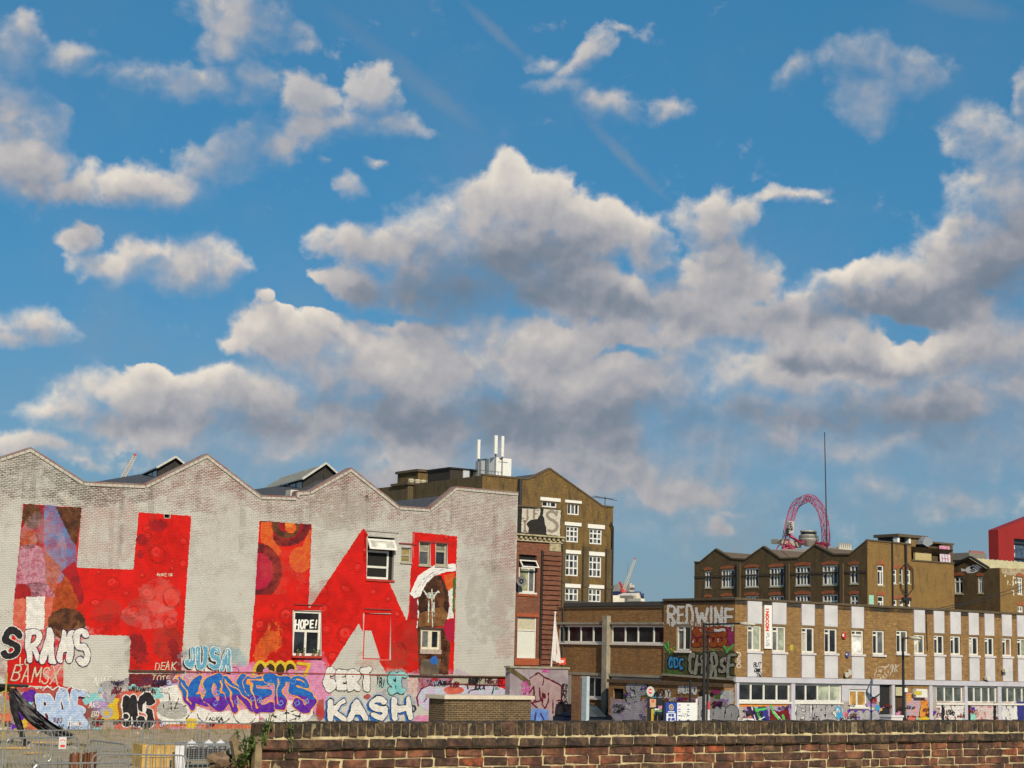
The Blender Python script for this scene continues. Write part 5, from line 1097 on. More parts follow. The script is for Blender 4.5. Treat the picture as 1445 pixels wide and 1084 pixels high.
rg_ = random.Random(8); PAL = [CANDY, SALM, LILA, CYAN, SKYB, YELL, SILV, WHT, BLK, TEAL, PURP, DGREEN, paint_mat('graffiti_red'), MARO]
for k in range(46):
    x = rg_.uniform(1042, 1440); y = rg_.uniform(997, 1018)
    if 1240 < x < 1262 or 1270 < x < 1282: continue
    paint(ob, RP, [(f_warp(f_ell(x, y, rg_.uniform(3, 9), rg_.uniform(2, 6), rg_.uniform(-.5,.5)), 2.4, 5, k*2.3), rg_.choice(PAL), 2.05+.02*k)], 'painted_patch', .9, 1.4)
for k in range(34):
    x = rg_.uniform(1042, 1438); y = rg_.uniform(992, 1014); n_ = rg_.randint(2, 4)
    scrawl(ob, RP, ''.join(rg_.choice('ABCEKMNORSTVXZ') for _ in range(n_)), (x, y, x+n_*3.2, y+rg_.uniform(3,6)), rg_.choice([BLK, WHT, BLK, MARO, PURP]), .4, dy=rg_.uniform(-1,1), lev=14+.1*k, cell=.6, jit=.6)
# side wall of the office block
o = window(ob, RPL, RPL.rect(954.5,882.5,974.5,918.5), [(0,0,.50,1,GLD),(.50,.82,1,1,GLD),(.50,0,1,.82,GLG)], FRW, fr=.085, rec=.04, sill=.08)
SW_H = [f_poly([(953,881),(976,881),(976,921),(953,921)])]
L = []
for ch_, xa, xb in (('R',943,952.5),('E',957,965),('D',969.5,978),('W',982.5,999),('I',1002.5,1005),('N',1009.5,1019),('E',1024,1034)): L += text_polys(ch_, xa, 855+4*(xa-941)/96, xb, 880+4*(xa-941)/96, gap=0, jit=.12)
drips = []
for k in range(26):
    x = random.uniform(943, 1036); y = 880+4*(x-941)/96; drips.append([(x, y-4), (x, y+random.uniform(1, 7))])
paint(ob, RPL, [(f_or(*[f_strokes(l, 1.9) for l in L]), paint_mat('roller_white', (.78,.76,.72), (.70,.67,.62), mixscale=5, worn=.15, wear_var=False, wear_col=(.25,.15,.07)), 3), (f_strokes(drips, .6), paint_mat('roller_white'), 3)], 'lettering', .7, 1.0, 'white painted word REDWINE with drips', SW_H)
paint(ob, RPL, [(f_poly([(938,921),(960,922),(975,920),(1036,918),(1036,958),(938,952)]), paint_mat('murky_green', (.06,.085,.03), (.10,.08,.05), mixscale=4), 2), (f_poly([(976,898),(985,886),(1030,884),(1036,892),(1036,912),(976,912)]), paint_mat('magenta_spray', (.36,.03,.14), (.12,.05,.03), mixscale=3), 2), (f_poly([(938,944),(955,946),(968,952),(938,953)]), DGREEN, 3), (f_strokes([[(938,910),(946,922)],[(943,904),(944,920)],[(952,914),(945,922)],[(1026,920),(1036,910)],[(1022,912),(1028,921)]], 1.1), paint_mat('bright_green_spray'), 6), (f_strokes([[(948,916),(954,920)]], 1.5), YELL, 6), (f_ell(1008,919,2.5,3.5), GREEN, 6), (f_poly([(1008,888),(1024,887),(1024,891),(1009,892)]), WHT, 9)], 'painted_patch', .9, 1.5, None, SW_H)
graf(ob, RPL, 'OIOO', (980,888,1024,896), paint_mat('rust_spray', (.34,.08,.02), (.26,.05,.015)), MARO, 3.4, 1.0, gap=.2, lev=4, jit=.5, shine=WHT, label='rust orange bubble letters', cell=.7); graf(ob, RPL, 'UJUU', (978,903,1024,910), paint_mat('rust_spray'), MARO, 3.2, 1.0, gap=.2, lev=4, jit=.5, shine=WHT, cell=.7)
graf(ob, RPL, 'ODC', (943,927,966,940), paint_mat('azure_spray', (.05,.30,.60)), BLK, 1.35, 1.5, dy=4, gap=.40, lev=5, jit=.3, label='azure blue letters ODC', cell=.6)
graf(ob, RPL, 'CHURSE', (971,924,1036,950), paint_mat('khaki_silver', (.34,.32,.26), (.22,.22,.15), mixscale=5), BLK, 2.1, 1.4, dy=3, lean=.1, gap=.30, lev=7, jit=1.0, label='grey green letters with black outline', cell=.7)
bd = MB(); b0 = 2.885
bd.add([(RA-.10,RB,2.78),(RA-.10,56.79,2.88),(RA-.10,56.79,2.96),(RA-.10,RB,2.87),(RA,RB,2.78),(RA,56.79,2.88),(RA,56.79,2.96),(RA,RB,2.87)], [(0,1,2,3),(3,2,6,7),(0,1,5,4),(0,3,7,4),(1,2,6,5)])
bd.build('string_course', CONC, ob)
# ------------------------------------------------------------------ brown brick workshop with ribbon windows, joined on behind
MPL = Pl('a', RA+.07); ws = thing('workshop_block', 'low brown brick workshop with long ribbon windows and a concrete post', 'building', 52, 60)
def z2(x, y): return (780+x/4.516, 820+y/4.516)
BE = MPL.px(787, 880)[0]; ZM = 5.87
rb1 = [MPL.rect(*rz(z2, q)) for q in ((40,280,333,398),(372,282,712,402))]; zt0, zt1 = 4.22, 5.02
rb1 = [(u0, u1, zt0, zt1) for u0, u1, _, _ in rb1]; rb1[1] = (56.80, rb1[1][1], zt0, zt1)
rb2 = [MPL.rect(*rz(z2, q)) for q in ((183,602,335,715),(372,608,700,720))]; rb2 = [(u0, u1, 1.75, 2.72) for u0, u1, _, _ in rb2]; rb2[1] = (56.95, rb2[1][1], 1.75, 2.72)
w = MB(); w.wall(MPL, 56.79, BE, 0, ZM-.08, rb1+rb2, rev=.12); w.quad([(RA+.07,BE,0),(66,BE,0),(66,BE,ZM-.08),(RA+.07,BE,ZM-.08)]); w.build('wall', STOCKD, ws)
MB().box(RA+.02, 66, 56.80, BE+.04, ZM-.08, ZM).build('coping', plain('dark_coping'), ws)
MB().box(RA-.02, RA+.068, 56.80, BE, 5.06, 5.16).build('lintel_band', CONC, ws); MB().box(RA-.03, RA+.068, 56.80, BE, 2.76, 2.88).build('lintel_band', CONC, ws)
pu = MPL.px(858, 930)[0]; MB().box(RA-.16, RA+.068, pu-.17, pu+.17, .125, 5.45).build('post', CONC, ws)
for r_, lg in ((rb1[0], [(.0,0,.26,1,GLK),(.26,0,.53,1,GLK),(.53,0,.80,1,GLK),(.80,0,1,1,GLK)]), (rb1[1], [(0,0,.21,1,GLK),(.21,0,.5,1,GLK),(.5,0,.74,1,GLK),(.74,0,1,1,GLK)])):
    window(ws, MPL, r_, lg, FRW, fr=.075, rec=.03, sill=.07)
window(ws, MPL, rb2[0], [(0,0,.46,1,GLK),(.46,0,.82,1,GLK),(.82,0,1,1,glass_mat('pale_blue_infill',(.38,.47,.52),.6,.2))], FRW, fr=.08, rec=.03, sill=.07); window(ws, MPL, rb2[1], [(0,0,.25,1,GLK),(.25,0,.5,1,GLK),(.5,0,.75,1,GLK),(.75,0,1,1,GLK)], FRW, fr=.08, rec=.03)
GPL = Pl('a', RA-2.3); q = GPL.rect(*rz(z2, (183,600,215,890))); MB().pbox(GPL, q[0], q[1], .0, 2.75, 0, .16).build('pale_blue_post', plain('pale_blue_paint', (.42,.50,.54), .6, var=.2), ws)
q = GPL.rect(*rz(z2, (120,600,175,890))); MB().pbox(GPL, q[0], q[1], .0, 2.75, 0, .35).build('orange_pier', brick_mat('orange_brick', (.38,.15,.05), (.26,.10,.04), (.32,.24,.14)), ws)
# lean-to along the side
LP = Pl('a', RA-.55); lx0, lx1 = RB+.03, LP.px(858.5, 990)[0]
rq = LP.rect(*rz(z2, (385,685,450,752)))
w = MB(); w.wall(LP, lx0, lx1, 0, 2.50, [rq], rev=.1); w.quad([(RA-.55,lx1,0),(RA-.002,lx1,0),(RA-.002,lx1,2.5),(RA-.55,lx1,2.5)]); w.quad([(RA-.55,lx0,0),(RA-.002,lx0,0),(RA-.002,lx0,2.5),(RA-.55,lx0,2.5)])
lt = w.build('lean_to_wall', STOCKD, ws)
MB().box(RA-.62, RA-.103, lx0-.02, lx1+.05, 2.50, 2.64).build('lean_to_roof', plain('lean_to_fascia', (.12,.075,.04), .85, var=.4), ws)
MB().quad([LP.pt(rq[0],rq[2],.09),LP.pt(rq[1],rq[2],.09),LP.pt(rq[1],rq[3],.09),LP.pt(rq[0],rq[3],.09)]).build('dark_opening', plain('dark_room'), ws)
lh = [f_poly([z2(383,683),z2(452,683),z2(452,754),z2(383,754)])]
paint(ws, LP, [(f_poly([(860,985),(870,978),(880,986),(960,990),(1034,978),(1034,1022),(860,1022)]), paint_mat('mixed_grime_spray', (.40,.34,.33), (.34,.22,.20), mixscale=3), 2)], 'painted_patch', 1, 3, None, lh)
graf(ws, LP, 'CUS', (866,994,908,1016), paint_mat('lilac_grey_spray', (.42,.38,.42)), LILA, 4.0, 1.0, gap=.34, lev=4, jit=.8, label='lilac grey bubble letters', cell=.7)
graf(ws, LP, 'SP', (883,967,914,988), SILV, BLK, 3.6, 1.0, gap=.36, lev=4, jit=.4, label='silver letters SP with black outline', cell=.7)
graf(ws, LP, 'FUSO', (957,969,984,978), WHT, paint_mat('brown_line', (.10,.05,.03)), 1.6, .5, gap=.3, lev=4, jit=.4, cell=.6, label='small white letters on brick')
scrawl(ws, LP, 'WDY', (922,974,947,984), BLK, .7, lev=4, cell=.6); scrawl(ws, LP, 'AKSEN', (925,985,985,990), paint_mat('maroon_line2'), .6, lev=3, cell=.7)
paint(ws, LP, [(f_poly([(938,974),(946,974),(946,985),(939,985)]), WHT, 3), (f_ell(1011,976,6,5), paint_mat('magenta_spray'), 3), (f_ell(1027,985,10,9), WHT, 3), (f_poly([(985,984),(1002,980),(1000,1018),(986,1018)]), WHT, 3), (f_ell(1022,990,6,3), LILA, 5)], 'painted_patch', .8, 2.5)
graf(ws, LP, 'OUO', (993,1000,1041,1020), paint_mat('bubble_grey', (.50,.48,.47)), BLK, 4.6, 1.0, gap=.36, lev=5, jit=.5, label='fat grey bubble letters beside the lamp post', cell=.7); scrawl(ws, LP, 'GUK', (1021,975,1034,984), WHT, .9, lev=5, cell=.6)
for k in range(26):
    x = rg_.uniform(864, 1030); y = rg_.uniform(978, 1018)
    paint(ws, LP, [(f_warp(f_ell(x, y, rg_.uniform(3, 9), rg_.uniform(2, 6), rg_.uniform(-.5,.5)), 2.4, 5, k*2.3), rg_.choice(PAL), 2.3+.02*k)], 'painted_patch', .9, 1.4, None, lh)
for k in range(22):
    x = rg_.uniform(864, 1026); y = rg_.uniform(968, 1012); n_ = rg_.randint(2, 4)
    scrawl(ws, LP, ''.join(rg_.choice('ABCEKMNORSTVXZ') for _ in range(n_)), (x, y, x+n_*3.2, y+rg_.uniform(3,6)), rg_.choice([BLK, WHT, BLK, MARO, PURP]), .4, dy=rg_.uniform(-1,1), lev=12+.1*k, cell=.6, jit=.6, holes=lh)
# ------------------------------------------------------------------ red brick house front and old painted sign beside the warehouse
RDB = brick_mat('red_rubbed_brick', (.26,.075,.035), (.17,.05,.028), (.20,.12,.07), soot_amt=.35); 
HP = Pl('b', 71.40); rh = thing('red_brick_house', 'narrow red brick house front with dentil cornice and remains of an old painted sign', 'house', 52.5, 72)
HA0, HA1 = WA1+.004, HP.px(789.5, 850)[0]; hz = HP.px(760, 757)[1]; hzt = HP.px(760, 717)[1]
w1 = HP.rect(732,783,757,836); w2 = HP.rect(730,871,757,929)
w = MB(); w.wall(HP, HA0, HA1, 0, hz, [w1, w2], rev=.15); w.quad([(HA1,71.4,0),(HA1,80,0),(HA1,80,hz),(HA1,71.4,hz)]); w.quad([(HA0,71.4,hz),(HA1,71.4,hz),(HA1,80,hz),(HA0,80,hz)]); w.build('wall', RDB, rh)
ru = HP.px(764.5, 850)[0]; zz = 2.9; n = 0
while zz < hz-.75:                                        # banded pilaster
    MB().pbox(HP, ru, HA1+.03, zz, zz+.20, -.09, -.002).build('brick_band', RDB, rh); zz += .255; n += 1
MB().pbox(HP, ru-.12, ru-.04, 2.9, hz-.7, -.08, -.003).build('drainpipe', plain('black_iron', (.02,.02,.02), .6), rh)
c = MB(); c.pbox(HP, HA0, HA1+.12, hz-.02, hz+.06, -.28, 0.02); c.pbox(HP, HA0, HA1+.08, hz-.30, hz-.18, -.10, -.002); c.build('cornice', plain('old_stone', (.42,.36,.22), .9, var=.5, scale=5), rh)
u = HA0+.05
while u < HA1:
    MB().pbox(HP, u, u+.15, hz-.175, hz-.022, -.20, -.002).build('dentil', plain('old_stone'), rh); u += .30
MB().pbox(HP, HA1-.75, HA1-.02, hz-.72, hz-.31, -.06, -.002).build('stone_block', plain('old_stone'), rh)
w = MB(); w.pbox(HP, HA0, HA1-.05, hz+.061, hzt, -.02, .25); w.build('parapet', brick_mat('sign_brick', (.24,.15,.05), (.17,.10,.04), (.2,.15,.08)), rh)
DKB = plain('black_sign_paint', (.016,.014,.012), .8, var=.4); CRM = plain('flaking_cream_paint', (.50,.46,.38), .8, var=.22, scale=7); SGB = plain('sign_letter_brown', (.24,.20,.16), .8, var=.25, scale=9)
def zs(x, y): return (725+x/18.07, 710+y/18.07)
paint(rh, HP.off(-.022), [(f_poly([zs(80,80),zs(1210,180),zs(1190,840),zs(60,770)]), DKB, 1), (f_poly([zs(*p) for p in ((215,145),(680,150),(670,300),(600,410),(440,420),(370,470),(310,520),(380,650),(370,750),(190,745),(200,430))]), CRM, 2), (f_poly([zs(*p) for p in ((760,150),(1195,185),(1175,840),(835,800),(830,610),(790,540),(790,430),(740,330))]), CRM, 2),
    (f_strokes([[zs(345,160),zs(340,420)],[zs(285,460),zs(280,710)],[zs(515,170),zs(510,400)]], 1.5), SGB, 3), (f_strokes([[zs(520,172),zs(620,185)],[zs(520,275),zs(600,270)],[zs(220,400),zs(270,380)],[zs(250,460),zs(330,465)],[zs(240,715),zs(340,715)]], .8), SGB, 3),
    (f_strokes([[zs(1090,230),zs(1080,300)],[zs(1075,270),zs(1000,215),zs(930,210),zs(860,260),zs(850,330),zs(900,400),zs(1000,440),zs(1090,520),zs(1110,610),zs(1060,700),zs(970,735),zs(890,700)]], 2.0), SGB, 3)], 'old_sign', .7, .6, 'black and cream remains of an old lettered sign')
MB().pbox(HP, HA0, HA1-.02, hzt, hzt+.07, -.05, .28).build('parapet_cap', plain('dark_coping'), rh)
# first floor window with the top light open, second one boarded
u0, u1, z0, z1 = w1
window(rh, HP, (u0+.05, u1-.05, z0, z0+(z1-z0)*.66), [(0,0,.62,1,glass_mat('glass_curtain_green',(.17,.17,.10),.2)),(.62,0,1,1,GLG)], FRW, fr=.07, rec=.08, sill=.09)
MB().quad([HP.pt(u0,z0,.145),HP.pt(u1,z0,.145),HP.pt(u1,z1,.145),HP.pt(u0,z1,.145)]).build('dark_opening', plain('dark_room'), rh)
hop = MB(); zt_, zb_ = z0+(z1-z0)*.86, z0+(z1-z0)*.66; k = lambda z: .0-.30*(zt_-z)/(zt_-zb_)
for (ua, ub, za, zb2) in ((u0+.03,u1-.02,zt_-.06,zt_),(u0+.03,u1-.02,zb_,zb_+.06),(u0+.03,u0+.10,zb_+.06,zt_-.06),(u1-.09,u1-.02,zb_+.06,zt_-.06)):
    hop.add([HP.pt(ua,za,k(za)),HP.pt(ub,za,k(za)),HP.pt(ub,zb2,k(zb2)),HP.pt(ua,zb2,k(zb2)),HP.pt(ua,za,k(za)+.05),HP.pt(ub,za,k(za)+.05),HP.pt(ub,zb2,k(zb2)+.05),HP.pt(ua,zb2,k(zb2)+.05)],[(0,1,2,3),(4,5,6,7),(0,1,5,4),(2,3,7,6),(1,2,6,5),(0,3,7,4)])
hop.build('window', FRW, rh)
window(rh, HP, w2, [(0,0,1,.68,plain('boarded_white', (.60,.60,.54), .7, var=.08)),(0,.68,1,1,plain('boarded_cream', (.48,.44,.32), .7, var=.15))], FRW, fr=.07, rec=.07)
MB().pbox(HP, w2[0]-.1, w2[1]+.1, w2[3]+.01, w2[3]+.20, -.04, -.002).build('lintel', plain('red_terracotta', (.34,.08,.03), .8), rh); MB().pbox(HP, w2[0]-.15, w2[1]+.3, w2[2]-.35, w2[2]-.003, -.05, .05).build('sill', plain('red_terracotta'), rh)
MB().pbox(HP, w1[0]-.1, w1[1]+.1, w1[2]-.2, w1[2]-.095, -.05, .05).build('sill', plain('red_terracotta'), rh)
# satellite dish
ud, zd = HP.px(729.5, 821); dt = thing('satellite_dish', 'grey satellite dish on the red brick corner beside the open window', 'dish', ud, 71.2, zd-.3)
d = MB(); 
ds = MB(); N = 18; cen = Vector((ud, 71.02, zd)); ax = Vector((-.35,-.9,.25)).normalized(); t1 = ax.orthogonal().normalized(); t2 = ax.cross(t1)
rings = [(0,0),(.11,.01),(.20,.035),(.27,.065)]
pts = [cen]+[cen+ax*h_+(t1*math.cos(2*math.pi*i/N)+t2*math.sin(2*math.pi*i/N))*r_ for r_, h_ in rings[1:] for i in range(N)]
fs = [(0, 1+i, 1+(i+1) % N) for i in range(N)]+[(1+k*N+i, 1+k*N+(i+1) % N, 1+(k+1)*N+(i+1) % N, 1+(k+1)*N+i) for k in range(2) for i in range(N)]
ds.add(pts, fs); ds.build('dish', plain('dish_grey', (.16,.16,.16), .5), dt, True)
MB().path([tuple(cen), (ud+.02, 71.2, zd-.12), (ud+.02, 71.398, zd-.12)], .025).build('bracket', plain('black_iron'), dt)
MB().path([tuple(cen-t2*.28), tuple(cen+ax*.32)], .012).tube(cen+ax*.30, cen+ax*.38, .035).build('receiver_arm', plain('black_iron'), dt)
# round red brick lamp dome / ball ornament and small red plate
# ------------------------------------------------------------------ grey rendered yard wall with tags
GP = Pl('b', 62.0); gw = thing('yard_wall', 'grey rendered yard wall covered in maroon, magenta and blue spray letters', 'wall', 45, 62.2)
ga0, ga1 = GP.px(719, 985)[0], GP.px(801, 985)[0]; gz = GP.px(750, 940.5)[1]
REND = paint_mat('grey_render', (.32,.27,.29), (.24,.20,.23), brick=False, mixscale=1.5)
MB().box(ga0, ga1, 62.0, 62.35, 0, gz-.09).build('wall', REND, gw); MB().box(ga0-.05, ga1+.05, 61.94, 62.4, gz-.088, gz).build('cap', CONC, gw)
q1 = GP.px(807, 985)[0]; MB().box(ga1+.003, q1, 62.05, 62.5, 0, gz-.35).build('end_pier', plain('dark_render', (.16,.145,.14), .9), gw)
S = lambda key, c=None, c2=None: paint_mat('r_'+key, c, c2, brick=False)
def zg(x, y): return (710+x/6.283, 930+y/6.283)
paint(gw, GP, [(f_poly([zg(*p) for p in ((90,470),(130,430),(200,460),(300,440),(400,450),(405,575),(90,575))]), S('blue', (.10,.18,.46), (.14,.26,.55)), 2), (f_strokes([[zg(155,460),zg(160,540),zg(190,560)],[zg(220,470),zg(215,550)],[zg(330,480),zg(360,540)],[zg(290,470),zg(280,550)]], 1.0), S('darkblue', (.03,.03,.14)), 3),
    (f_poly([zg(*p) for p in ((240,170),(310,120),(360,160),(420,180),(520,240),(500,480),(450,490),(380,430),(300,440),(250,380),(230,290))]), S('pinkgrey', (.34,.25,.26), (.28,.19,.20)), 2), (f_strokes([[zg(240,170),zg(310,120),zg(360,160),zg(430,190),zg(520,240),zg(515,370),zg(490,480)],[zg(230,300),zg(270,240),zg(280,380)],[zg(320,260),zg(330,370),zg(250,390),zg(300,430)],[zg(350,300),zg(345,400),zg(370,440),zg(400,380),zg(400,300)],[zg(440,360),zg(440,480)],[zg(470,370),zg(515,365)],[zg(360,160),zg(350,230)]], 1.0), S('maroon', (.10,.012,.018)), 4), (f_ell(*zg(268,340),3,4), S('maroon', (.10,.012,.018)), 4), (f_ell(*zg(365,330),2.2,4), S('maroon', (.10,.012,.018)), 4),
    (f_poly([zg(*p) for p in ((42,90),(90,85),(235,190),(250,230),(240,240),(130,165),(45,110))]), S('mossy', (.08,.06,.03), (.14,.11,.05)), 3)], 'graffiti', .8, .7, 'maroon bubble letters over a blue patch')
for i in range(5): scrawl(gw, GP, random.choice(('RVE','OSK','MEX','GAB')), (735+i, 962+i*7, 747+i, 968+i*7), S('magenta', (.46,.05,.26)), .55, lev=4, cell=.6, jit=.5)
for i in range(6): scrawl(gw, GP, random.choice(('SKO','VRA','NEX','KIS')), (792, 966+i*8, 806 if i > 6 else 800, 973+i*8), S('black', (.02,.018,.02)), .6, lev=4, cell=.6, jit=.5)
scrawl(gw, GP, 'MEO', (765,944,776,948), S('magenta'), .5, lev=4, cell=.5); scrawl(gw, GP, 'AS', (728,987,734,992), S('black'), .5, lev=4, cell=.5)
# flag on a short pole behind the yard wall
fa, fb2 = None, 63.2; FP = Pl('b', 63.2)
b0_ = FP.px(777.5, 941); t0_ = FP.px(783.5, 865.5)
fl = thing('flagpole', 'white flagpole leaning behind the grey yard wall with a limp white flag', 'flag', b0_[0], 63.2, 0)
MB().tube((b0_[0]-.2,63.2,.0),(t0_[0],63.2,t0_[1]),.045,10,.035).build('pole', plain('pole_white', (.68,.68,.66), .4), fl); MB().lathe((t0_[0],63.2,t0_[1]), [(0,.09),(.05,.06),(.06,.02),(.03,-.02),(0,-.02)], 12).build('finial', plain('pole_white'), fl)
F = MB(); nu, nv = 10, 16; top = t0_[1]-.10
for i in range(nu+1):
    for j in range(nv+1):
        s_, v = i/nu, j/nv
        px_ = t0_[0]+.03-.10*v+s_*(.02+.46*v*(1-.12*v)); z_ = top-v*2.05-s_*.28*(1-v*.5); y_ = 63.2+.05*math.sin(s_*9+v*3)*(.3+v)
        F.v.append((px_, y_, z_))
for i in range(nu):
    for j in range(nv):
        p = i*(nv+1)+j; F.f.append((p, p+1, p+nv+2, p+nv+1)); F.m.append(1 if 3 <= i <= 6 and 9 <= j <= 12 else 0)
F.build('flag', [plain('flag_white', (.60,.57,.54), .8, var=.12), plain('flag_pink', (.42,.22,.22), .8)], fl, True)
rs = sign_thing('wall_plate', 'small red plate with pale letters above the yard wall', 'sign', Pl('b', 63.4), (788.5,928.5,798,938)); rp = Pl('b', 63.4)
board(rs, rp, (788.5,928.5,798,938), SRED, -.02, .02, 'plate'); scrawl(rs, rp.off(-.022), 'EST', (790,932,796.5,935), SWH, .5, lev=1, cell=.4, jit=0, name='lettering'); r_ = rp.rect(788.5,928.5,798,938); MB().box((r_[0]+r_[1])/2-.02, (r_[0]+r_[1])/2+.02, rp.v+.021, rp.v+.06, 0, r_[3]-.05).build('post', plain('black_iron'), rs)
# ------------------------------------------------------------------ tall stock brick warehouse behind
TP = Pl('b', 130.93); tb = thing('tall_warehouse', 'tall dark yellow brick warehouse with a gable and white barred windows', 'building', 98, 135)
TBR = brick_mat('sooty_yellow_brick', (.24,.135,.028), (.14,.080,.020), (.17,.115,.042), soot_amt=.95, blotch=(.11,.066,.020), soot=(.04,.03,.018))
TBD = brick_mat('sooty_dark_shade_brick', (.13,.088,.034), (.085,.06,.026), (.12,.09,.045), soot_amt=.7, soot=(.025,.02,.014))  # shade of the side walls is put into this tone; pilasters are dark themselves
def z5a(x, y): return (560+x/4.516, 600+y/4.516)
ta0, ta1 = TP.px(681, 672)[0], TP.px(865, 740)[0]
tprof = [(ta0, 20.13), (TP.px(745,676)[0], 20.13), (TP.px(775.9,662.4)[0], TP.px(775.9,662.4)[1]), (TP.px(850,715)[0], TP.px(850,715)[1]), (ta1, TP.px(858,716)[1])]
tw = [((912,463,1040,485),(925,486,1020,524)), ((1070,480,1175,497),(1087,500,1163,572)), ((1068,620,1173,642),(1080,645,1158,746)), ((1063,797,1170,820),(1075,822,1158,961)), ((1060,1012,1168,1036),(1072,1038,1158,1165)), ((1215,634,1322,660),(1228,662,1308,759)), ((1212,808,1322,833),(1225,835,1305,969)), ((1212,1018,1318,1041),(1222,1043,1302,1170))]
tr_ = [TP.rect(*rz(z5a, q[1])) for q in tw]
zmin = min(p[1] for p in tprof)-.01
w = MB(); w.wall(TP, ta0, ta1, 0, zmin, tr_, rev=.25, prof=tprof)
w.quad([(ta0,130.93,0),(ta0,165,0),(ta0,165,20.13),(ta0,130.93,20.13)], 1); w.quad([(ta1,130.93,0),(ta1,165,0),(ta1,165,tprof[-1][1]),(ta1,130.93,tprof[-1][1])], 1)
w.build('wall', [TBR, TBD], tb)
r2 = MB()
for (ua, za), (ub, zb) in zip(tprof[:-1], tprof[1:]): r2.quad([(ua,131.2,za-.3),(ub,131.2,zb-.3),(ub,165,zb-.3),(ua,165,za-.3)])
r2.build('roof', SLATE, tb)
for (ua, za), (ub, zb) in zip(tprof[:-1], tprof[1:]):
    MB().extrude([(ua,130.85,za),(ub,130.85,zb),(ub,130.85,zb+.16),(ua,130.85,za+.16)], (0,.45,0)).build('coping', plain('dark_coping'), tb)
FRT = plain('bright_window_paint', (.66,.66,.64), .5, var=.1)
for (lq, wq), r_ in zip(tw, tr_):
    l_ = TP.rect(*rz(z5a, lq)); MB().pbox(TP, l_[0], l_[1], l_[2], l_[3], -.10, .05).build('lintel', plain('white_lintel', (.68,.67,.62), .6, var=.1), tb)
    small = lq[0] < 1000; wide = wq[3]-wq[1] < 80
    us = (0,.33,.66,1) if not small else (0,.4,.6,1); vs = (0,1) if wide else (0,.36,.70,1)
    window(tb, TP, r_, grid_lights(us, vs, [GLD, GLG]), FRT, fr=.12, rec=.10, depth=.10)
for x0, x1, y0 in ((1178,1210,775), (1043,1062,745), (1325,1366,790)):
    q = TP.rect(*rz(z5a, (x0, y0, x1, 1165))); MB().pbox(TP, q[0], q[1], 0, q[3], -.30, -.002).build('pilaster', TBD, tb)
    MB().pbox(TP, q[0]-.05, q[1]+.05, q[3]-3.9, q[3]-3.6, -.38, -.302).build('pilaster_band', TBD, tb)
dp = TP.px(862, 760)[0]; MB().path([(dp,130.6,0),(dp,130.6,TP.px(862,745)[1]),(dp-.3,130.6,TP.px(862,738)[1])], .10, 6).build('drainpipe', plain('black_iron'), tb); dp = TP.px(732, 690)[0]; MB().path([(dp,130.7,8),(dp,130.7,20.1)], .22, 6).build('drainpipe', plain('black_iron'), tb)
# stair head and chimney stack on the rear wing
C1 = Pl('b', 146.0); q = C1.rect(590,667,622,690); k_ = MB(); k_.box(q[0], q[1], 146, 150, 0, q[3]); k_.build('chimney_stack', TBR, tb); MB().box(q[0]-.2, q[1]+.2, 145.8, 150.2, q[3]+.001, q[3]+.25).build('stack_cap', plain('dark_coping'), tb)
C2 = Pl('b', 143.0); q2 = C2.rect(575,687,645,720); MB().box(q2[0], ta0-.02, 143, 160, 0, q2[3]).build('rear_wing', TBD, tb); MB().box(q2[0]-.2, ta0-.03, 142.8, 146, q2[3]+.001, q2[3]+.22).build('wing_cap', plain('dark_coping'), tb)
for i, x in enumerate((583,592,600,609,617)):
    u, z = C2.px(x, 684); MB().lathe((u,143.4,q2[3]+.221), [(0,0),(.28,0),(.34,.3),(.24,.42),(0,.42)], 10).build('chimney_pot', plain('pale_pot', (.46,.40,.28), .8), tb)
# things on its roof
PHP = Pl('b', 137.0); q = PHP.rect(635,661,671,682); ph = thing('plant_room', 'dark rooftop plant room with a pale panel beside the phone aerials', 'plant room', (q[0]+q[1])/2, 138, 19.8)
MB().box(q[0], q[1], 137, 141, 19.83, q[3]-.15).build('walls', plain('plant_room_dark', (.035,.028,.02), .8), ph); MB().box(q[0]-.15, q[1]+.15, 136.85, 141.1, q[3]-.148, q[3]).build('roof', plain('black_iron'), ph)
q3 = PHP.rect(653,664,663,675); MB().box(q3[0], q3[1], 136.93, 136.998, q3[2], q3[3]).build('panel', plain('pale_panel', (.5,.5,.52), .5), ph)
CP = Pl('b', 135.0)
def cab(qx, mat, name, lbl, cat, depth=1.2, b0=135.0):
    p_ = Pl('b', b0); q = p_.rect(*qx); t_ = thing(name, lbl, cat, (q[0]+q[1])/2, b0, 19.83)
    MB().box(q[0], q[1], b0, b0+depth, 19.84, q[3]).build('casing', mat, t_); MB().box(q[0]+.08, q[1]-.08, b0-.03, b0-.002, 20.0, q[3]-.15).build('door', mat, t_)
    return t_, q
t_, q = cab((698,646.5,721.5,674), plain('cabinet_white', (.68,.68,.65), .5, var=.06), 'equipment_cabinet', 'white telecom cabinet on the tall warehouse roof', 'cabinet')
MB().box(q[0]+.4, q[1]-.5, 134.96, 134.969, q[3]-.45, q[3]-.38).build('vent', plain('sign_grey'), t_)
cab((686,647.5,695.5,672), plain('cabinet_steel', (.13,.17,.21), .4, .3), 'equipment_cabinet', 'blue grey telecom cabinet between the aerials', 'cabinet', 1.5, 136.0); cab((679,650,685,672), plain('cabinet_grey', (.34,.36,.38), .4), 'equipment_cabinet', 'slim grey telecom cabinet by the single aerial', 'cabinet', 1.0, 136.2)
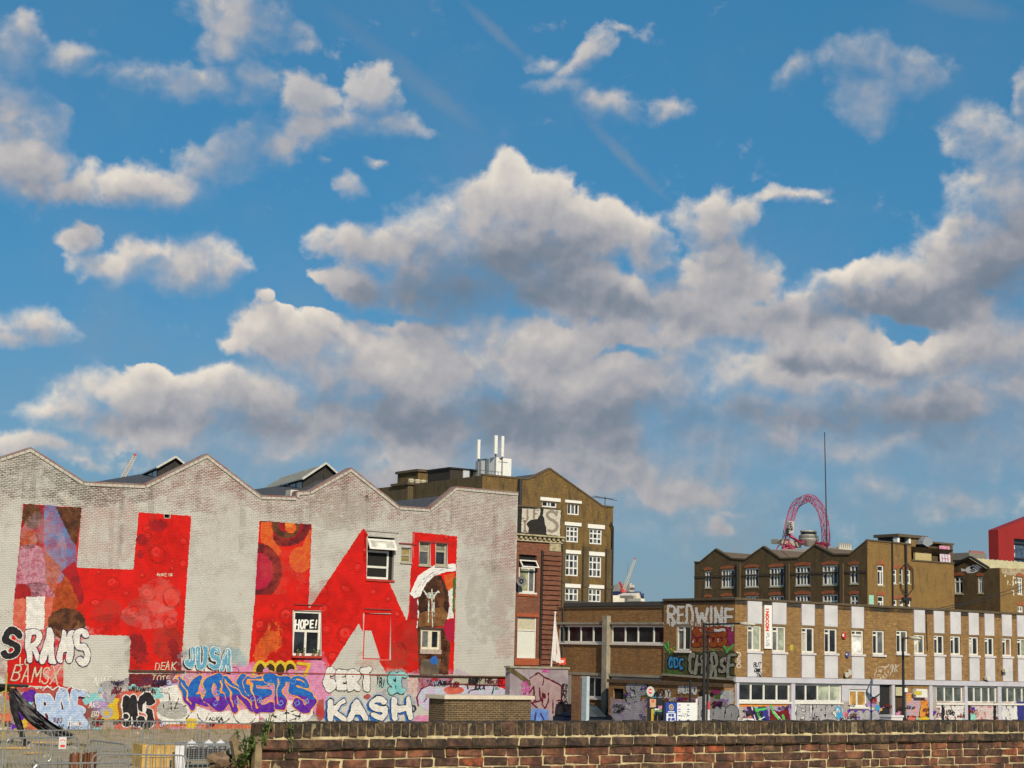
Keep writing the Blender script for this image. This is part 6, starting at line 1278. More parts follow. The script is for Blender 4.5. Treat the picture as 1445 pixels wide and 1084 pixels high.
for (qx, lbl) in (((670,621,674.5,648), 'single white phone aerial on the tall warehouse roof'), ((694,615,699,641), 'taller white phone aerial of a pair on the tall warehouse roof'), ((703.5,616,708,645), 'second white phone aerial of a pair, over the white cabinet')):
    q = CP.rect(*qx); t_ = thing('phone_aerial', lbl, 'aerial', (q[0]+q[1])/2, 135.3, 19.83, 'phone aerials on the roof')
    u = (q[0]+q[1])/2; MB().box(q[0]+(q[1]-q[0])*.1, q[1]-(q[1]-q[0])*.1, 134.55, 134.75, q[2], q[3]).build('antenna', plain('antenna_white', (.66,.66,.63), .5, var=.05), t_)
    MB().tube((u+.25,134.95,19.84),(u+.25,134.95,q[3]-.3),.07,8).build('pole', plain('galvanised', (.22,.22,.22), .5, .6), t_)
    m_ = MB()
    for f_ in (.15,.5,.85): z_ = q[2]+(q[3]-q[2])*f_; m_.tube((u,134.75,z_),(u+.25,134.95,z_),.05,6); m_.box(u+.14,u+.40,134.9,135.1,z_-.12,z_+.1)
    m_.build('brackets', plain('black_iron'), t_)
rr = thing('roof_railing', 'thin steel handrail in front of the white cabinet', 'railing', TP.px(710,670)[0], 134.0, 20.1)
m_ = MB(); ra, rb_ = TP.px(702,670)[0], TP.px(729,670)[0]
for f_ in (0,.33,.66,1): m_.tube((ra+(rb_-ra)*f_,134,19.84),(ra+(rb_-ra)*f_,134,21.0),.03,5)
m_.tube((ra,134,21.0),(rb_+.5,134,21.0),.03,5); m_.build('rail', plain('galvanised'), rr)
ar = thing('television_aerial', 'small television aerial on the right end of the gable roof', 'aerial', ta1-.6, 131.5, 18.2); m_ = MB(); m_.tube((ta1-.6,131.5,18.1),(ta1-.6,131.5,19.3),.04,5); m_.tube((ta1-2.0,131.5,19.25),(ta1+.9,131.5,19.0),.03,5)
for f_ in np.linspace(-1.8,.8,7): m_.tube((ta1-.6+f_,131.0,19.12),(ta1-.6+f_,132.0,19.12),.02,4)
m_.build('mast', plain('black_iron'), ar)
# ------------------------------------------------------------------ gabled factory behind the office block
GA, GB = 150.776, 139.10
FPa, FPb = Pl('a', GA), Pl('b', GB); fb_ = thing('gabled_factory', 'brick factory with a row of shaded gables and arched white windows', 'building', 156, 150)
def z1a(x, y): return (860+x/4.516, 600+y/4.516)
def z3a(x, y): return (1125+x/4.516, 600+y/4.516)
FBR = brick_mat('factory_dark_shade_brick', (.14,.085,.028), (.09,.055,.020), (.09,.065,.035), soot_amt=.75, soot=(.03,.022,.014)); FBL = brick_mat('factory_yellow_brick', (.29,.165,.038), (.19,.105,.026), (.24,.155,.06), soot_amt=.7, blotch=(.20,.115,.028), soot=(.08,.055,.025))  # first brick has the shade of the gable fronts in its colour, second is lit
fp = [ona(*p, GA) for p in ((1224,763),(1200,783),(1177,783),(1150.5,769.4),(1127,788),(1102.5,789),(1078,772),(1052.6,790),(1033,789),(1010.6,775.6),(988,794),(980,794))]
fw = [rz(z1a, q) for q in ((608,930,648,1037),(713,920,795,1035),(865,912,950,1032),(1020,908,1110,1028),(1185,900,1280,1022))]+[rz(z3a, q) for q in ((160,893,257,1018),(335,893,388,1010))]
fr_ = [FPa.rect(*q) for q in fw]; fr2 = [(r_[0], r_[1], r_[2]-3.5, r_[3]-3.5) for r_ in fr_]
zlo = min(p[1] for p in fp)-.01; fend = fp[-1][0]
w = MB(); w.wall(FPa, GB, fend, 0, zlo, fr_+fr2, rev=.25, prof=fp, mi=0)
sidep = [onb(*p, GB) for p in ((1224,763),(1285.5,769),(1286,791.5),(1346,796))]; se = sidep[-1][0]
sw_ = [rz(z3a, q) for q in ((512,893,552,1020),(612,918,635,1010),(652,918,675,1010),(692,920,722,1010))]; sr = [FPb.rect(*q) for q in sw_]; sr2 = [(r_[0], r_[1], r_[2]-3.6, r_[3]-3.6) for r_ in sr]
zl2 = sidep[-1][1]-.01; w.wall(FPb, GA, se, 0, zl2, sr+sr2, rev=.25, mi=1, prof=sidep)
w.quad([(se,GB,0),(se,fend,0),(se,fend,zl2),(se,GB,zl2)], 0); w.quad([(GA,fend,0),(se,fend,0),(se,fend,zlo),(GA,fend,zlo)], 0)
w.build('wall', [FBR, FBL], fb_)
r3 = MB()
for (ua, za), (ub, zb) in zip(fp[:-1], fp[1:]): r3.quad([(GA+.1,ua,za-.25),(GA+.1,ub,zb-.25),(se,ub,zb-.25),(se,ua,za-.25)])
r3.build('roof', plain('brown_tiles', (.13,.09,.06), .85, var=.3), fb_)
for (ua, za), (ub, zb) in zip(fp[:-1], fp[1:]):
    MB().extrude([(GA-.12,ua,za),(GA-.12,ub,zb),(GA-.12,ub,zb+.16),(GA-.12,ua,za+.16)], (.45,0,0)).build('coping', plain('dark_coping'), fb_)
(ua, za), (ub, zb) = sidep[:2]; MB().extrude([(ua,GB-.12,za),(ub,GB-.12,zb),(ub,GB-.12,zb+.16),(ua,GB-.12,za+.16)], (0,.45,0)).build('coping', plain('dark_coping'), fb_)
(ua, za), (ub, zb) = sidep[2:]; MB().extrude([(ua,GB-.12,za),(ub,GB-.12,zb),(ub,GB-.12,zb+.16),(ua,GB-.12,za+.16)], (0,.45,0)).build('coping', plain('dark_coping'), fb_)
ARC = brick_mat('orange_arch_brick', (.46,.12,.035), (.32,.08,.028), (.2,.1,.06), soot_amt=.25)
def arch(pl, r_, parent, rise=.22, th=.30):
    u0, u1, z0, z1 = r_; n = 6; m_ = MB()
    for i in range(n):
        t0, t1 = i/n, (i+1)/n; h = lambda t: rise*4*t*(1-t); x = lambda t, e: u0-e+(u1-u0+2*e)*t
        m_.add([pl.pt(x(t0,.1),z1+.02+h(t0)*.4,-.05),pl.pt(x(t1,.1),z1+.02+h(t1)*.4,-.05),pl.pt(x(t1,.22),z1+th+h(t1),-.05),pl.pt(x(t0,.22),z1+th+h(t0),-.05),pl.pt(x(t0,.1),z1+.02+h(t0)*.4,.02),pl.pt(x(t1,.1),z1+.02+h(t1)*.4,.02),pl.pt(x(t1,.22),z1+th+h(t1),.02),pl.pt(x(t0,.22),z1+th+h(t0),.02)],[(0,1,2,3),(0,1,5,4),(2,3,7,6)])
    m_.build('arch_head', ARC, parent)
for r_ in fr_+fr2:
    nrw = (r_[1]-r_[0]) < 2.2
    window(fb_, FPa, r_, grid_lights((0,.5,1) if nrw else (0,.3,.5,.72,1), (0,.66,1), [GLD, GLG, GLC] if r_ == fr_[5] else [GLD, GLD, GLG]), FRT, fr=.15, rec=.10, depth=.10, sill=.15, sill_mat=plain('old_stone')); arch(FPa, r_, fb_)
for r_ in sr+sr2:
    window(fb_, FPb, r_, [(0,.70,1,1,GLD),(0,0,.55,.70,GLD),(.55,0,1,.70,GLG)] if r_[1]-r_[0] > .9 else [(0,.62,1,1,GLD),(0,0,1,.62,GLG)], FRT, fr=.15, rec=.12, depth=.10, sill=.15, sill_mat=plain('old_stone')); arch(FPb, r_, fb_)
for x in (1043, 1112, 1188): 
    u, _ = ona(x, 810, GA); MB().box(GA-.25, GA-.002, u-.35, u+.35, 0, ona(x, 800, GA)[1]+.4).build('pier', FBR, fb_); MB().path([(GA-.35,u,0),(GA-.35,u,ona(x,796,GA)[1])], .09, 6).build('drainpipe', plain('black_iron'), fb_)
zb1 = ona(1060, 812, GA)[1]; MB().box(GA-.08, GA-.003, GB+.02, fend-.02, zb1-.12, zb1+.12).build('string_course', plain('sooty_stone', (.05,.04,.03), .9), fb_)
for x, y0, y1, rr_ in ((1258,760,870,.09),(1277,768,870,.16)):
    u, _ = onb(x, 800, GB); MB().path([(u,GB-.2,0),(u,GB-.2,onb(x,y0,GB)[1])], rr_, 6).build('drainpipe', plain('black_iron'), fb_)
u1_, _ = onb(1269, 800, GB); u2_, _ = onb(1277, 800, GB); u3_, _ = onb(1286, 800, GB); zA, zB, zC = onb(1277,794,GB)[1], onb(1269,802,GB)[1], onb(1277,842,GB)[1]
MB().path([(u2_,GB-.25,zA),(u1_,GB-.25,zB),(u1_,GB-.25,zC+1),(u2_,GB-.25,zC)], .07, 5).build('drainpipe', plain('black_iron'), fb_); MB().path([(u2_,GB-.25,zA),(u3_,GB-.25,zB-.1),(u3_,GB-.25,zC+1),(u2_,GB-.25,zC)], .07, 5).build('drainpipe', plain('black_iron'), fb_)
MB().box(u2_-.7, u2_+.7, GB-.35, GB-.12, zC-.5, zC-.1).build('hopper_head', plain('black_iron'), fb_)
q = FPb.rect(1226,840,1232.5,853); MB().pbox(FPb, q[0], q[1], q[2], q[3], -.05, -.003).build('mint_panel', plain('mint_paint', (.30,.55,.45), .6), fb_)
# plant on its roof
HPb = Pl('b', GB+1.2); t_ = thing('water_tank_housing', 'open brick tank housing with a steel duct on the factory roof', 'tank', onb(1287,770,GB)[0], GB+2, 14.0)
q = HPb.rect(1266,755,1308,772); zb0 = onb(1300,796,GB)[1]
MB().box(q[0], q[1], GB+1.0, GB+5, q[3]-.35, q[3]).build('roof_slab', plain('dark_coping'), t_); MB().box(HPb.px(1286,770)[0], HPb.px(1293,770)[0], GB+1.3, GB+2.2, zb0, q[3]-.352).build('pier', FBL, t_); MB().box(HPb.px(1301,770)[0], HPb.px(1308,770)[0], GB+1.3, GB+2.2, zb0, q[3]-1.8).build('pier', FBL, t_)
MB().box(HPb.px(1268,770)[0], HPb.px(1285,770)[0], GB+2.0, GB+4.5, 17.7, q[3]-.352).build('tank', plain('black_iron'), t_); MB().box(HPb.px(1267,770)[0], HPb.px(1270,770)[0], GB+1.25, GB+1.9, 17.7, q[3]-.353).build('post', SWH, t_); MB().box(HPb.px(1283,770)[0], HPb.px(1285.8,770)[0], GB+1.25, GB+1.9, 17.7, q[3]-.353).build('post', SWH, t_)
q = HPb.rect(1286,781,1309,793); MB().box(q[0], q[1], GB+.6, GB+.9, zb0, q[3]).build('parapet_panel', plain('cream_panel', (.44,.36,.17), .7), t_); dkq = HPb.rect(1293,771,1303,781); MB().box(dkq[0], dkq[1], GB+2.3, GB+3, dkq[2]-1.0, dkq[3]+.5).build('back_panel', plain('black_iron'), t_)
dq = HPb.rect(1294,758,1308,771); du, dz0, dz1 = (dq[0]+dq[1])/2, dq[2], dq[3]
d_ = MB(); d_.extrude([(dq[0],GB+.3,dz0+.2),(du,GB+.3,dz0-.1),(dq[1],GB+.3,dz0+.3),(dq[1]-.1,GB+.3,dz1-.3),(du-.3,GB+.3,dz1),(dq[0]+.1,GB+.3,dz1-.5)], (0,1.2,0)); d_.build('duct', plain('galvanised_bright', (.42,.45,.47), .35, .5), t_); MB().tube((du,GB+.9,zb0),(du,GB+.9,dz0),.3,8).build('duct_leg', plain('black_iron'), t_)
sb_ = thing('stair_housing', 'dark brick stair housing with a pink and white poster on the factory roof', 'housing', onb(1325,780,GB)[0], GB+3, 15.5); q = HPb.rect(1309,768,1341,797)
MB().box(q[0], HPb.px(1325,780)[0], GB+1.2, GB+6, 15.7, q[3]).build('wall', FBR, sb_); MB().box(HPb.px(1325,780)[0]+.003, q[1], GB+.8, GB+6, 15.7, q[3]-.05).build('wall', FBR, sb_); MB().box(q[0]-.15, q[1]+.15, GB+.7, GB+6.1, q[3]+.001, q[3]+.2).build('roof', plain('dark_coping'), sb_)
PQ = Pl('b', GB+.78); paint(sb_, PQ, [(f_poly([(1325.5,770),(1340,771),(1341.5,795),(1326.5,794)]), plain('poster_pink', (.55,.24,.36), .7, var=.2, scale=2), 1), (f_poly([(1326,782),(1333,780),(1341,784),(1341.3,794.5),(1326.5,793.5)]), plain('poster_white', (.60,.55,.60), .7, var=.15, scale=3), 2), (f_strokes([[(1329,784),(1330,792)],[(1333,783),(1334,793)],[(1328,788),(1340,789)],[(1337,784),(1338,793)],[(1328,774),(1332,777),(1337,774)]], .5), plain('poster_mauve', (.32,.14,.24), .7), 3)], 'poster', .5, .3)
# thin radio mast
mt = thing('radio_mast', 'tall thin dark radio mast rising behind the gables', 'mast', *at(1167,772,206)[:2], 0); p0, p1 = at(1167,775,206), at(1163.6,610,206)
MB().tube((p0[0],p0[1],0),(p0[0],p0[1],p0[2]),.10,6).tube(p0,p1,.10,6,.06).build('pole', plain('mast_dark', (.05,.04,.045), .6), mt); MB().box(p0[0]-.3,p0[0]+.3,p0[1]-.3,p0[1]+.3,0,.3).build('base', CONC, mt)
# ------------------------------------------------------------------ second factory with the emblem
cr_ = ray(1411, 820)*206; SA, SB = cr_@D1, cr_@D2; SPa, SPb = Pl('a', SA), Pl('b', SB)
ef = thing('emblem_factory', 'brown brick factory with a white ragged emblem in its gable and a pale corrugated roof', 'building', SA+8, SB+8)
def zq(x, y): return (1340+x/13.55, 780+y/13.55)
gp = [SPa.px(*p) for p in (zq(960,290), zq(700,300), zq(400,110), zq(90,250))]+[SPa.px(1320,800)]
er = [SPa.rect(*rz(zq, q)) for q in ((85,455,255,785),(540,460,640,770))]; zlo = min(p[1] for p in gp)-.02
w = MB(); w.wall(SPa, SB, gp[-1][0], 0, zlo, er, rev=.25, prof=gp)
ebr = [SPb.rect(*rz(zq, q)) for q in ((1295,470,1395,800),)]; ztop = SPa.px(*zq(960,290))[1]; w.wall(SPb, SA, SA+45, 0, ztop, ebr+[(r_[0],r_[1],r_[2]-3.5,r_[3]-3.5) for r_ in ebr], rev=.25, mi=1)
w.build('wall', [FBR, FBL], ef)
for r_ in er: window(ef, SPa, r_, grid_lights((0,.45,1), (0,.70,1), [GLD, GLG]), FRT, fr=.15, rec=.10, depth=.1, sill=.15, sill_mat=plain('old_stone')); arch(SPa, r_, ef)
for r_ in ebr+[(r_[0],r_[1],r_[2]-3.5,r_[3]-3.5) for r_ in ebr]: window(ef, SPb, r_, grid_lights((0,.5,1), (0,.70,1), [GLD, GLG]), FRT, fr=.15, rec=.10, depth=.1, sill=.15, sill_mat=plain('old_stone')); arch(SPb, r_, ef)
ap = gp[2]; ev = gp[1]; m_ = MB(); n = 28
for i in range(n):                                        # corrugated sheets
    a0_, a1_ = SA-.3+i*.9, SA-.3+(i+1)*.9; m_.box(a0_, a0_+.2, 0, .001, 0, .001) if False else None
    m_.add([(a0_,ev[0]-.3,ev[1]-.05),(a1_-.12,ev[0]-.3,ev[1]-.05),(a1_-.12,ap[0],ap[1]+.05),(a0_,ap[0],ap[1]+.05)], [(0,1,2,3)]); m_.add([(a1_-.12,ev[0]-.3,ev[1]-.05),(a1_,ev[0]-.3,ev[1]+.05),(a1_,ap[0],ap[1]+.15),(a1_-.12,ap[0],ap[1]+.05)], [(0,1,2,3)])
m_.quad([(SA,ap[0],ap[1]),(SA+25,ap[0],ap[1]),(SA+25,gp[-1][0],gp[-1][1]),(SA,gp[-1][0],gp[-1][1])]); m_.build('roof', plain('pale_corrugated', (.50,.44,.25), .7, var=.25, scale=1.2), ef)
mm = MB().extrude([(SA+.05,ev[0],ev[1]-.1),(SA+.05,SB+.1,ztop-.1),(SA+45,SB+.1,ztop-.1),(SA+45,ev[0],ev[1]-.1)], (0,0,.08)); mm.build('gutter_roof', DARKR, ef)
MB().extrude([(SA-.2,ap[0],ap[1]),(SA-.2,ev[0]-.3,ev[1]-.1),(SA-.2,ev[0]-.3,ev[1]+.18),(SA-.2,ap[0],ap[1]+.3)], (.5,0,0)).build('bargeboard', plain('black_iron'), ef)
MB().extrude([(SA-.2,ap[0],ap[1]),(SA-.2,gp[-2][0],gp[-2][1]),(SA-.2,gp[-2][0],gp[-2][1]+.3),(SA-.2,ap[0],ap[1]+.3)], (.5,0,0)).build('bargeboard', plain('black_iron'), ef)
EMW = plain('emblem_white', (.62,.60,.64), .7, var=.1)
paint(ef, SPa, [(f_poly([zq(*p) for p in ((300,320),(340,280),(440,240),(455,210),(475,240),(540,230),(580,265),(625,290),(560,300),(580,340),(500,370),(440,390),(340,390),(300,350),(230,365),(215,300),(260,310))]), EMW, 2), (f_strokes([[zq(470,280),zq(430,270),zq(390,290),zq(420,310),zq(470,330),zq(480,350),zq(440,360)],[zq(430,270),zq(425,360),zq(390,345)]], .7), BLK, 3)], 'emblem', .5, .3, 'ragged white emblem with a dark monogram')
paint(ef, SPb, [(f_strokes([[zq(1105,470),zq(1115,610),zq(1160,605)],[zq(1215,460),zq(1215,620)],[zq(1215,470),zq(1265,490),zq(1265,590)],[zq(1060,430),zq(1065,460)],[zq(1190,725),zq(1250,720)],[zq(1225,725),zq(1225,810)]], .55), plain('chalk_letters', (.60,.57,.46), .8), 2), (f_poly([zq(970,300),zq(1420,310),zq(1420,440),zq(1150,440),zq(1000,380)]), paint_mat('flaking_whitewash', (.44,.38,.29), (.30,.20,.09), mixscale=2.5), 1)], 'lettering', .6, 1.2, 'old white capitals on yellow brick')
# ------------------------------------------------------------------ far things
gs = thing('grey_shed', 'long low grey shed roof behind the poster', 'shed', *at(1358,790,262)[:2], 0); p0, p1 = at(1338,778,262), at(1376,782,262); MB().box(p0[0], p1[0], p0[1]-4, p0[1]+4, 0, p0[2]-1.4).build('wall', plain('shed_grey', (.16,.145,.12), .8), gs); MB().box(p0[0]-.3, p1[0]+.3, p0[1]-4.3, p0[1]+4.3, p0[2]-1.399, p0[2]-.35).build('roof', plain('shed_roof', (.20,.18,.15), .8), gs); MB().box(p0[0], p1[0], p0[1]-4.2, p0[1]-4, p0[2]-.349, p0[2]).build('ridge', plain('shed_red', (.30,.12,.10), .8), gs)
rd = thing('red_block', 'modern dark red block with a sloping roofline and glazed front', 'building', *at(1430,780,420)[:2], 0)
p0 = at(1408.5, 747.5, 420); p1 = at(1475, 722, 420); RPb = Pl('b', p0[1]); ra0 = p0[0]; ra1 = onb(1480,760,p0[1])[0]; zt0 = p0[2]; zt1 = onb(1480,720,p0[1])[1]
gq = RPb.rect(1431,752,1500,797); w = MB(); w.wall(RPb, ra0, ra1, 0, zt0-.02, [(gq[0],ra1-1,gq[2]-20,zt0-1.8)], rev=1.2); w.quad([(ra0,p0[1],zt0-.02),(ra1,p0[1],zt0-.02),(ra1,p0[1],zt1),(ra0,p0[1],zt0)]); w.quad([(ra0,p0[1],0),(ra0,p0[1]+3,0),(ra0,p0[1]+3,zt0),(ra0,p0[1],zt0)]); w.quad([(ra0,p0[1],zt0),(ra1,p0[1],zt1),(ra1,p0[1]+3,zt1),(ra0,p0[1]+3,zt0)])
w.build('wall', plain('dark_red_cladding', (.26,.014,.012), .6, var=.12, scale=.3), rd)
gu0, gu1, gz0, gz1 = gq[0], ra1-1, gq[2]-20, zt0-1.8
MB().quad([(gu0,p0[1]+1.1,gz0),(gu1,p0[1]+1.1,gz0),(gu1,p0[1]+1.1,gz1),(gu0,p0[1]+1.1,gz1)]).build('glazing', glass_mat('blue_glass', (.03,.05,.08), .08), rd)
for i in range(8): MB().box(gu0, gu0+1.3, p0[1]+.75, p0[1]+1.05, gz1-2.6-i*1.9, gz1-1.6-i*1.9).build('blind_panel', plain('pale_panel'), rd); 
for i in range(4): MB().box(gu0, gu1, p0[1]+.6, p0[1]+.74, gz1-1.2-i*3.8, gz1-.9-i*3.8).build('transom', plain('black_iron'), rd)
st = thing('stadium_roof', 'pale stadium seating edge far behind the gables', 'stadium', *at(1186,775,900)[:2], 0); p0, p1 = at(1174,772,900), at(1200,772,900)
MB().box(p0[0], p1[0], p0[1]-5, p0[1]+60, 0, p0[2]).build('stand', plain('stadium_white', (.50,.46,.40), .7), st)
for i in range(6): f_ = i/5; MB().extrude([(p0[0]+(p1[0]-p0[0])*f_-1.2,p0[1]-6,p0[2]-3),(p0[0]+(p1[0]-p0[0])*f_+1.2,p0[1]-6,p0[2]-3),(p0[0]+(p1[0]-p0[0])*f_,p0[1]-6,p0[2]+2.2)], (0,1.2,0)).build('roof_truss', plain('stadium_white'), st)
# --- steel observation tower
OT = 1120.0; OX, OY, _ = at(1138, 765, OT)
ot = thing('observation_tower', 'looping red steel lattice observation tower with a round viewing deck, far behind the gables', 'tower', OX, OY, 0)
ORED = plain('tower_red', (.42,.05,.11), .5, var=.15)
def O(x, y, dt=0.0): return Vector(at(x, y, OT+dt))
cl = [(1107,790,0),(1109,768,0),(1112,748,4),(1115,732,8),(1120,718,10),(1127,709,8),(1136,704,4),(1144,704,0),(1152,709,-5),(1158,719,-9),(1163,734,-12),(1165.5,750,-12),(1165,766,-8),(1158,780,0)]
def spline(pts, n):
    P = [Vector(p) for p in pts]; out = []
    for i in range(n+1):
        t = i/n*(len(P)-1); k = min(int(t), len(P)-2); f_ = t-k
        a_, b_, c_, d_ = P[max(k-1,0)], P[k], P[k+1], P[min(k+2,len(P)-1)]
        out.append(.5*((2*b_)+(c_-a_)*f_+(2*a_-5*b_+4*c_-d_)*f_*f_+(3*b_-a_-3*c_+d_)*f_**3))
    return out
cen = spline([O(*p) for p in cl], 40); rad = [2.8 if i > 6 else 2.3+i*.08 for i in range(41)]
rg = []
for i, c in enumerate(cen):
    tg = (cen[min(i+1,40)]-cen[max(i-1,0)]).normalized(); up = Vector((0,1,0)); s1_ = tg.cross(up).normalized(); s2_ = tg.cross(s1_).normalized()
    rg.append([c+(s1_*math.cos(2*math.pi*k/5+i*.12)+s2_*math.sin(2*math.pi*k/5+i*.12))*rad[i] for k in range(5)])
m_ = MB()
for i in range(40):
    for k in range(5): m_.tube(rg[i][k], rg[i+1][k], .21, 4, cap=False)
m_.build('loop_chords', ORED, ot); m_ = MB()
for i in range(0, 41, 2):
    for k in range(5):
        m_.tube(rg[i][k], rg[i][(k+1) % 5], .11, 4, cap=False)
        if i < 40: m_.tube(rg[i][k], rg[i+2 if i+2 < 41 else 40][(k+1) % 5], .105, 4, cap=False); m_.tube(rg[i][(k+1) % 5], rg[i+2 if i+2 < 41 else 40][k], .105, 4, cap=False)
m_.build('loop_lattice', ORED, ot)
dc = O(1141, 760); DST = plain('deck_steel', (.42,.39,.33), .5, .2, var=.3, scale=.5)
MB().lathe(tuple(O(1141,757)), [(0,3.6),(5.6,3.6),(5.6,2.9),(5.2,2.8),(5.2,.8),(6.3,.6),(6.5,-2.2),(0,-2.2)], 24).build('viewing_deck', DST, ot)
MB().lathe(tuple(O(1141,757)), [(5.25,2.6),(5.25,1.1)], 24).build('deck_glazing', GLD, ot); MB().lathe(tuple(O(1141,757)), [(6.42,.3),(6.55,-1.5)], 24).build('deck_glazing', glass_mat('deck_glass', (.10,.10,.09), .2), ot)
MB().lathe(tuple(O(1141,757)), [(6.8,-2.21),(6.0,-3.2),(2.6,-6.6),(0,-6.8)], 24).build('deck_canopy', plain('canopy_grey', (.40,.38,.37), .5, var=.3, scale=.2), ot)
p0, p1 = O(1098.5,765), O(1130,768); m_ = MB(); m_.extrude([tuple(O(1098.5,760.5)),tuple(O(1112,761)),tuple(O(1131,766)),tuple(O(1131,773)),tuple(O(1112,768)),tuple(O(1098.5,767))], (0,7,0)); m_.build('walkway', DST, ot)
m_ = MB(); rs_ = random.Random(4)
for (x0,y0,x1,y1) in ((1111,755,1128,765),(1112,768,1130,782),(1130,766,1168,768),(1150,768,1168,770),(1158,778,1170,766),(1106,772,1135,784),(1105,775,1133,780)):
    for k in range(7):
        j = lambda: rs_.uniform(-3,3); m_.tube(O(x0+j(),y0+j(),j()*2), O(x1+j(),y1+j(),j()*2), .42, 4, cap=False)
for k in range(10):
    a0 = k/9*math.pi; m_.tube(O(1102-9*math.cos(a0)*.7,778-9*math.sin(a0)), O(1102-9*math.cos(a0+.35)*.7,778-9*math.sin(a0+.35)), .35, 4, cap=False)
m_.build('base_truss', ORED, ot)
m_ = MB(); a_, b_, _ = at(1138,775,OT)
for k in range(8):
    an = k*math.pi/4; m_.tube((a_+14*math.cos(an), b_+14*math.sin(an), 0), (a_+5*math.cos(an+.8), b_+5*math.sin(an+.8), dc[2]-8), .5, 5)
m_.tube((a_,b_,0),(a_,b_,dc[2]-8),2.4,12); m_.build('tower_legs', ORED, ot)
m_ = MB(); c0 = O(1117,741,-6); m_.extrude([tuple(O(1113,735,-6)),tuple(O(1121,736,-6)),tuple(O(1120,752,-6)),tuple(O(1113.5,753,-6))], (0,3,0)); m_.build('stair_core', plain('core_pale', (.46,.42,.42), .6), ot)
paint(ot, Pl('b', at(1117,741,OT-6)[1]-.3), [(f_strokes([arc(1116,739,2.2,1.6,0,360,8), arc(1117,744,2,1.4,0,300,8), [(1114,748),(1119,747)]], .45), BLK, 1), (f_poly([(1109,746),(1113,745),(1113,756),(1109,757)]), BLK, 1)], 'core_openings', .5, .2)
# --- cranes and far blocks
def lattice(m_, p, q, r, n, th):
    p, q = Vector(p), Vector(q); ax = (q-p).normalized(); s1_ = ax.cross(Vector((0,1,0))).normalized(); s2_ = ax.cross(s1_).normalized(); pr = None
    for i in range(n+1):
        c = p+(q-p)*(i/n); rr = r*(1-.35*i/n); cur = [c+s1_*rr, c-s1_*rr*.6+s2_*rr, c-s1_*rr*.6-s2_*rr]
        if pr:
            for k in range(3): m_.tube(pr[k], cur[k], th, 4, cap=False); m_.tube(pr[k], cur[(k+1) % 3], th*.7, 4, cap=False)
        pr = cur
CW = plain('crane_white', (.56,.53,.48), .5); CRD = plain('crane_red', (.50,.06,.06), .5)
def crane(name, lbl, foot, jib, cj, t, s, mast_top):
    f0 = at(*foot, t); c = thing(name, lbl, 'crane', f0[0], f0[1], 0)
    m_ = MB(); lattice(m_, (f0[0],f0[1],0), f0, s*1.2, 18, s*.22); m_.build('mast', CW, c); m_ = MB(); lattice(m_, f0, at(*jib, t), s, 16, s*.26); m_.build('jib', CW, c)
    m_ = MB(); lattice(m_, f0, at(*cj, t), s*.9, 4, s*.3); m_.build('counter_jib', CRD, c); MB().box(f0[0]-s*2.2, f0[0]+s*2.2, f0[1]-s, f0[1]+s, f0[2]-s*1.2, f0[2]+s*1.2).build('cab', CRD, c)
    e = at(*jib, t); MB().box(e[0]-s*.5, e[0]+s*.5, e[1]-s*.5, e[1]+s*.5, e[2]-s*.4, e[2]+s*.8).build('jib_tip', CRD, c)
    h = (f0[0]+(e[0]-f0[0])*.92, f0[1], f0[2]+(e[2]-f0[2])*.92); MB().tube(h, (h[0],h[1],h[2]-s*13), s*.07, 4).build('hoist_rope', plain('black_iron'), c)
crane('tower_crane', 'white luffing crane jib rising behind the warehouse valley', (165,690), (190.5,643), (158,684), 420, .55, 0)
crane('tower_crane', 'small white and red luffing crane behind the far white blocks', (879.5,834), (896,789), (874,821), 800, .62, 0)
def block(name, lbl, x0, y0, x1, t, mat, dep, wins=None, roofm=None):
    p0, p1 = at(x0, y0, t), at(x1, y0, t); q = thing(name, lbl, 'building', (p0[0]+p1[0])/2, p0[1], 0)
    MB().box(p0[0], p1[0], p0[1], p0[1]+dep, 0, p0[2]).build('wall', mat, q); MB().box(p0[0]+1, p1[0]-1, p0[1]+1, p0[1]+dep-1, p0[2]+.001, p0[2]+.8).build('roof', roofm or mat, q)
    if wins:
        n, rows, fh = wins
        for r_ in range(rows):
            for i in range(n):
                u0 = p0[0]+(p1[0]-p0[0])*(i+.18)/n; u1 = p0[0]+(p1[0]-p0[0])*(i+.82)/n; z0 = p0[2]-fh*(r_+.85)
                MB().box(u0, u1, p0[1]-.15, p0[1]-.003, z0, z0+fh*.42).build('window', GLD, q)
    return q
BW = plain('far_white_render', (.60,.56,.47), .7, var=.12, scale=.2); BGY = plain('far_grey_render', (.33,.28,.22), .8, var=.2, scale=.2); NAV = plain('far_navy_cladding', (.035,.045,.13), .6, var=.3, scale=.15); BTW = plain('far_pale_tower', (.46,.42,.38), .7, var=.2, scale=.3)
block('low_rise_block', 'white low rise block with rows of dark windows beside the far crane', 861.5, 843.5, 893, 500, BW, 14, (7, 3, 3.0)); block('grey_house_block', 'grey brown block with pale window panels beside the white low rise', 893.5, 844, 911, 520, BGY, 12, (4, 3, 3.2))
g_ = thing('pale_gable_block', 'pale gabled roof piece between the far tower and the navy block', 'building', *at(898,840,540)[:2], 0); p_ = [at(x, y, 540) for x, y in ((891.5,843),(892,840),(902,836.5),(904.5,844))]; MB().extrude([(p_[0][0],p_[0][1],0),p_[0],p_[1],p_[2],p_[3],(p_[3][0],p_[0][1],0)], (0,8,0)).build('wall', BW, g_)
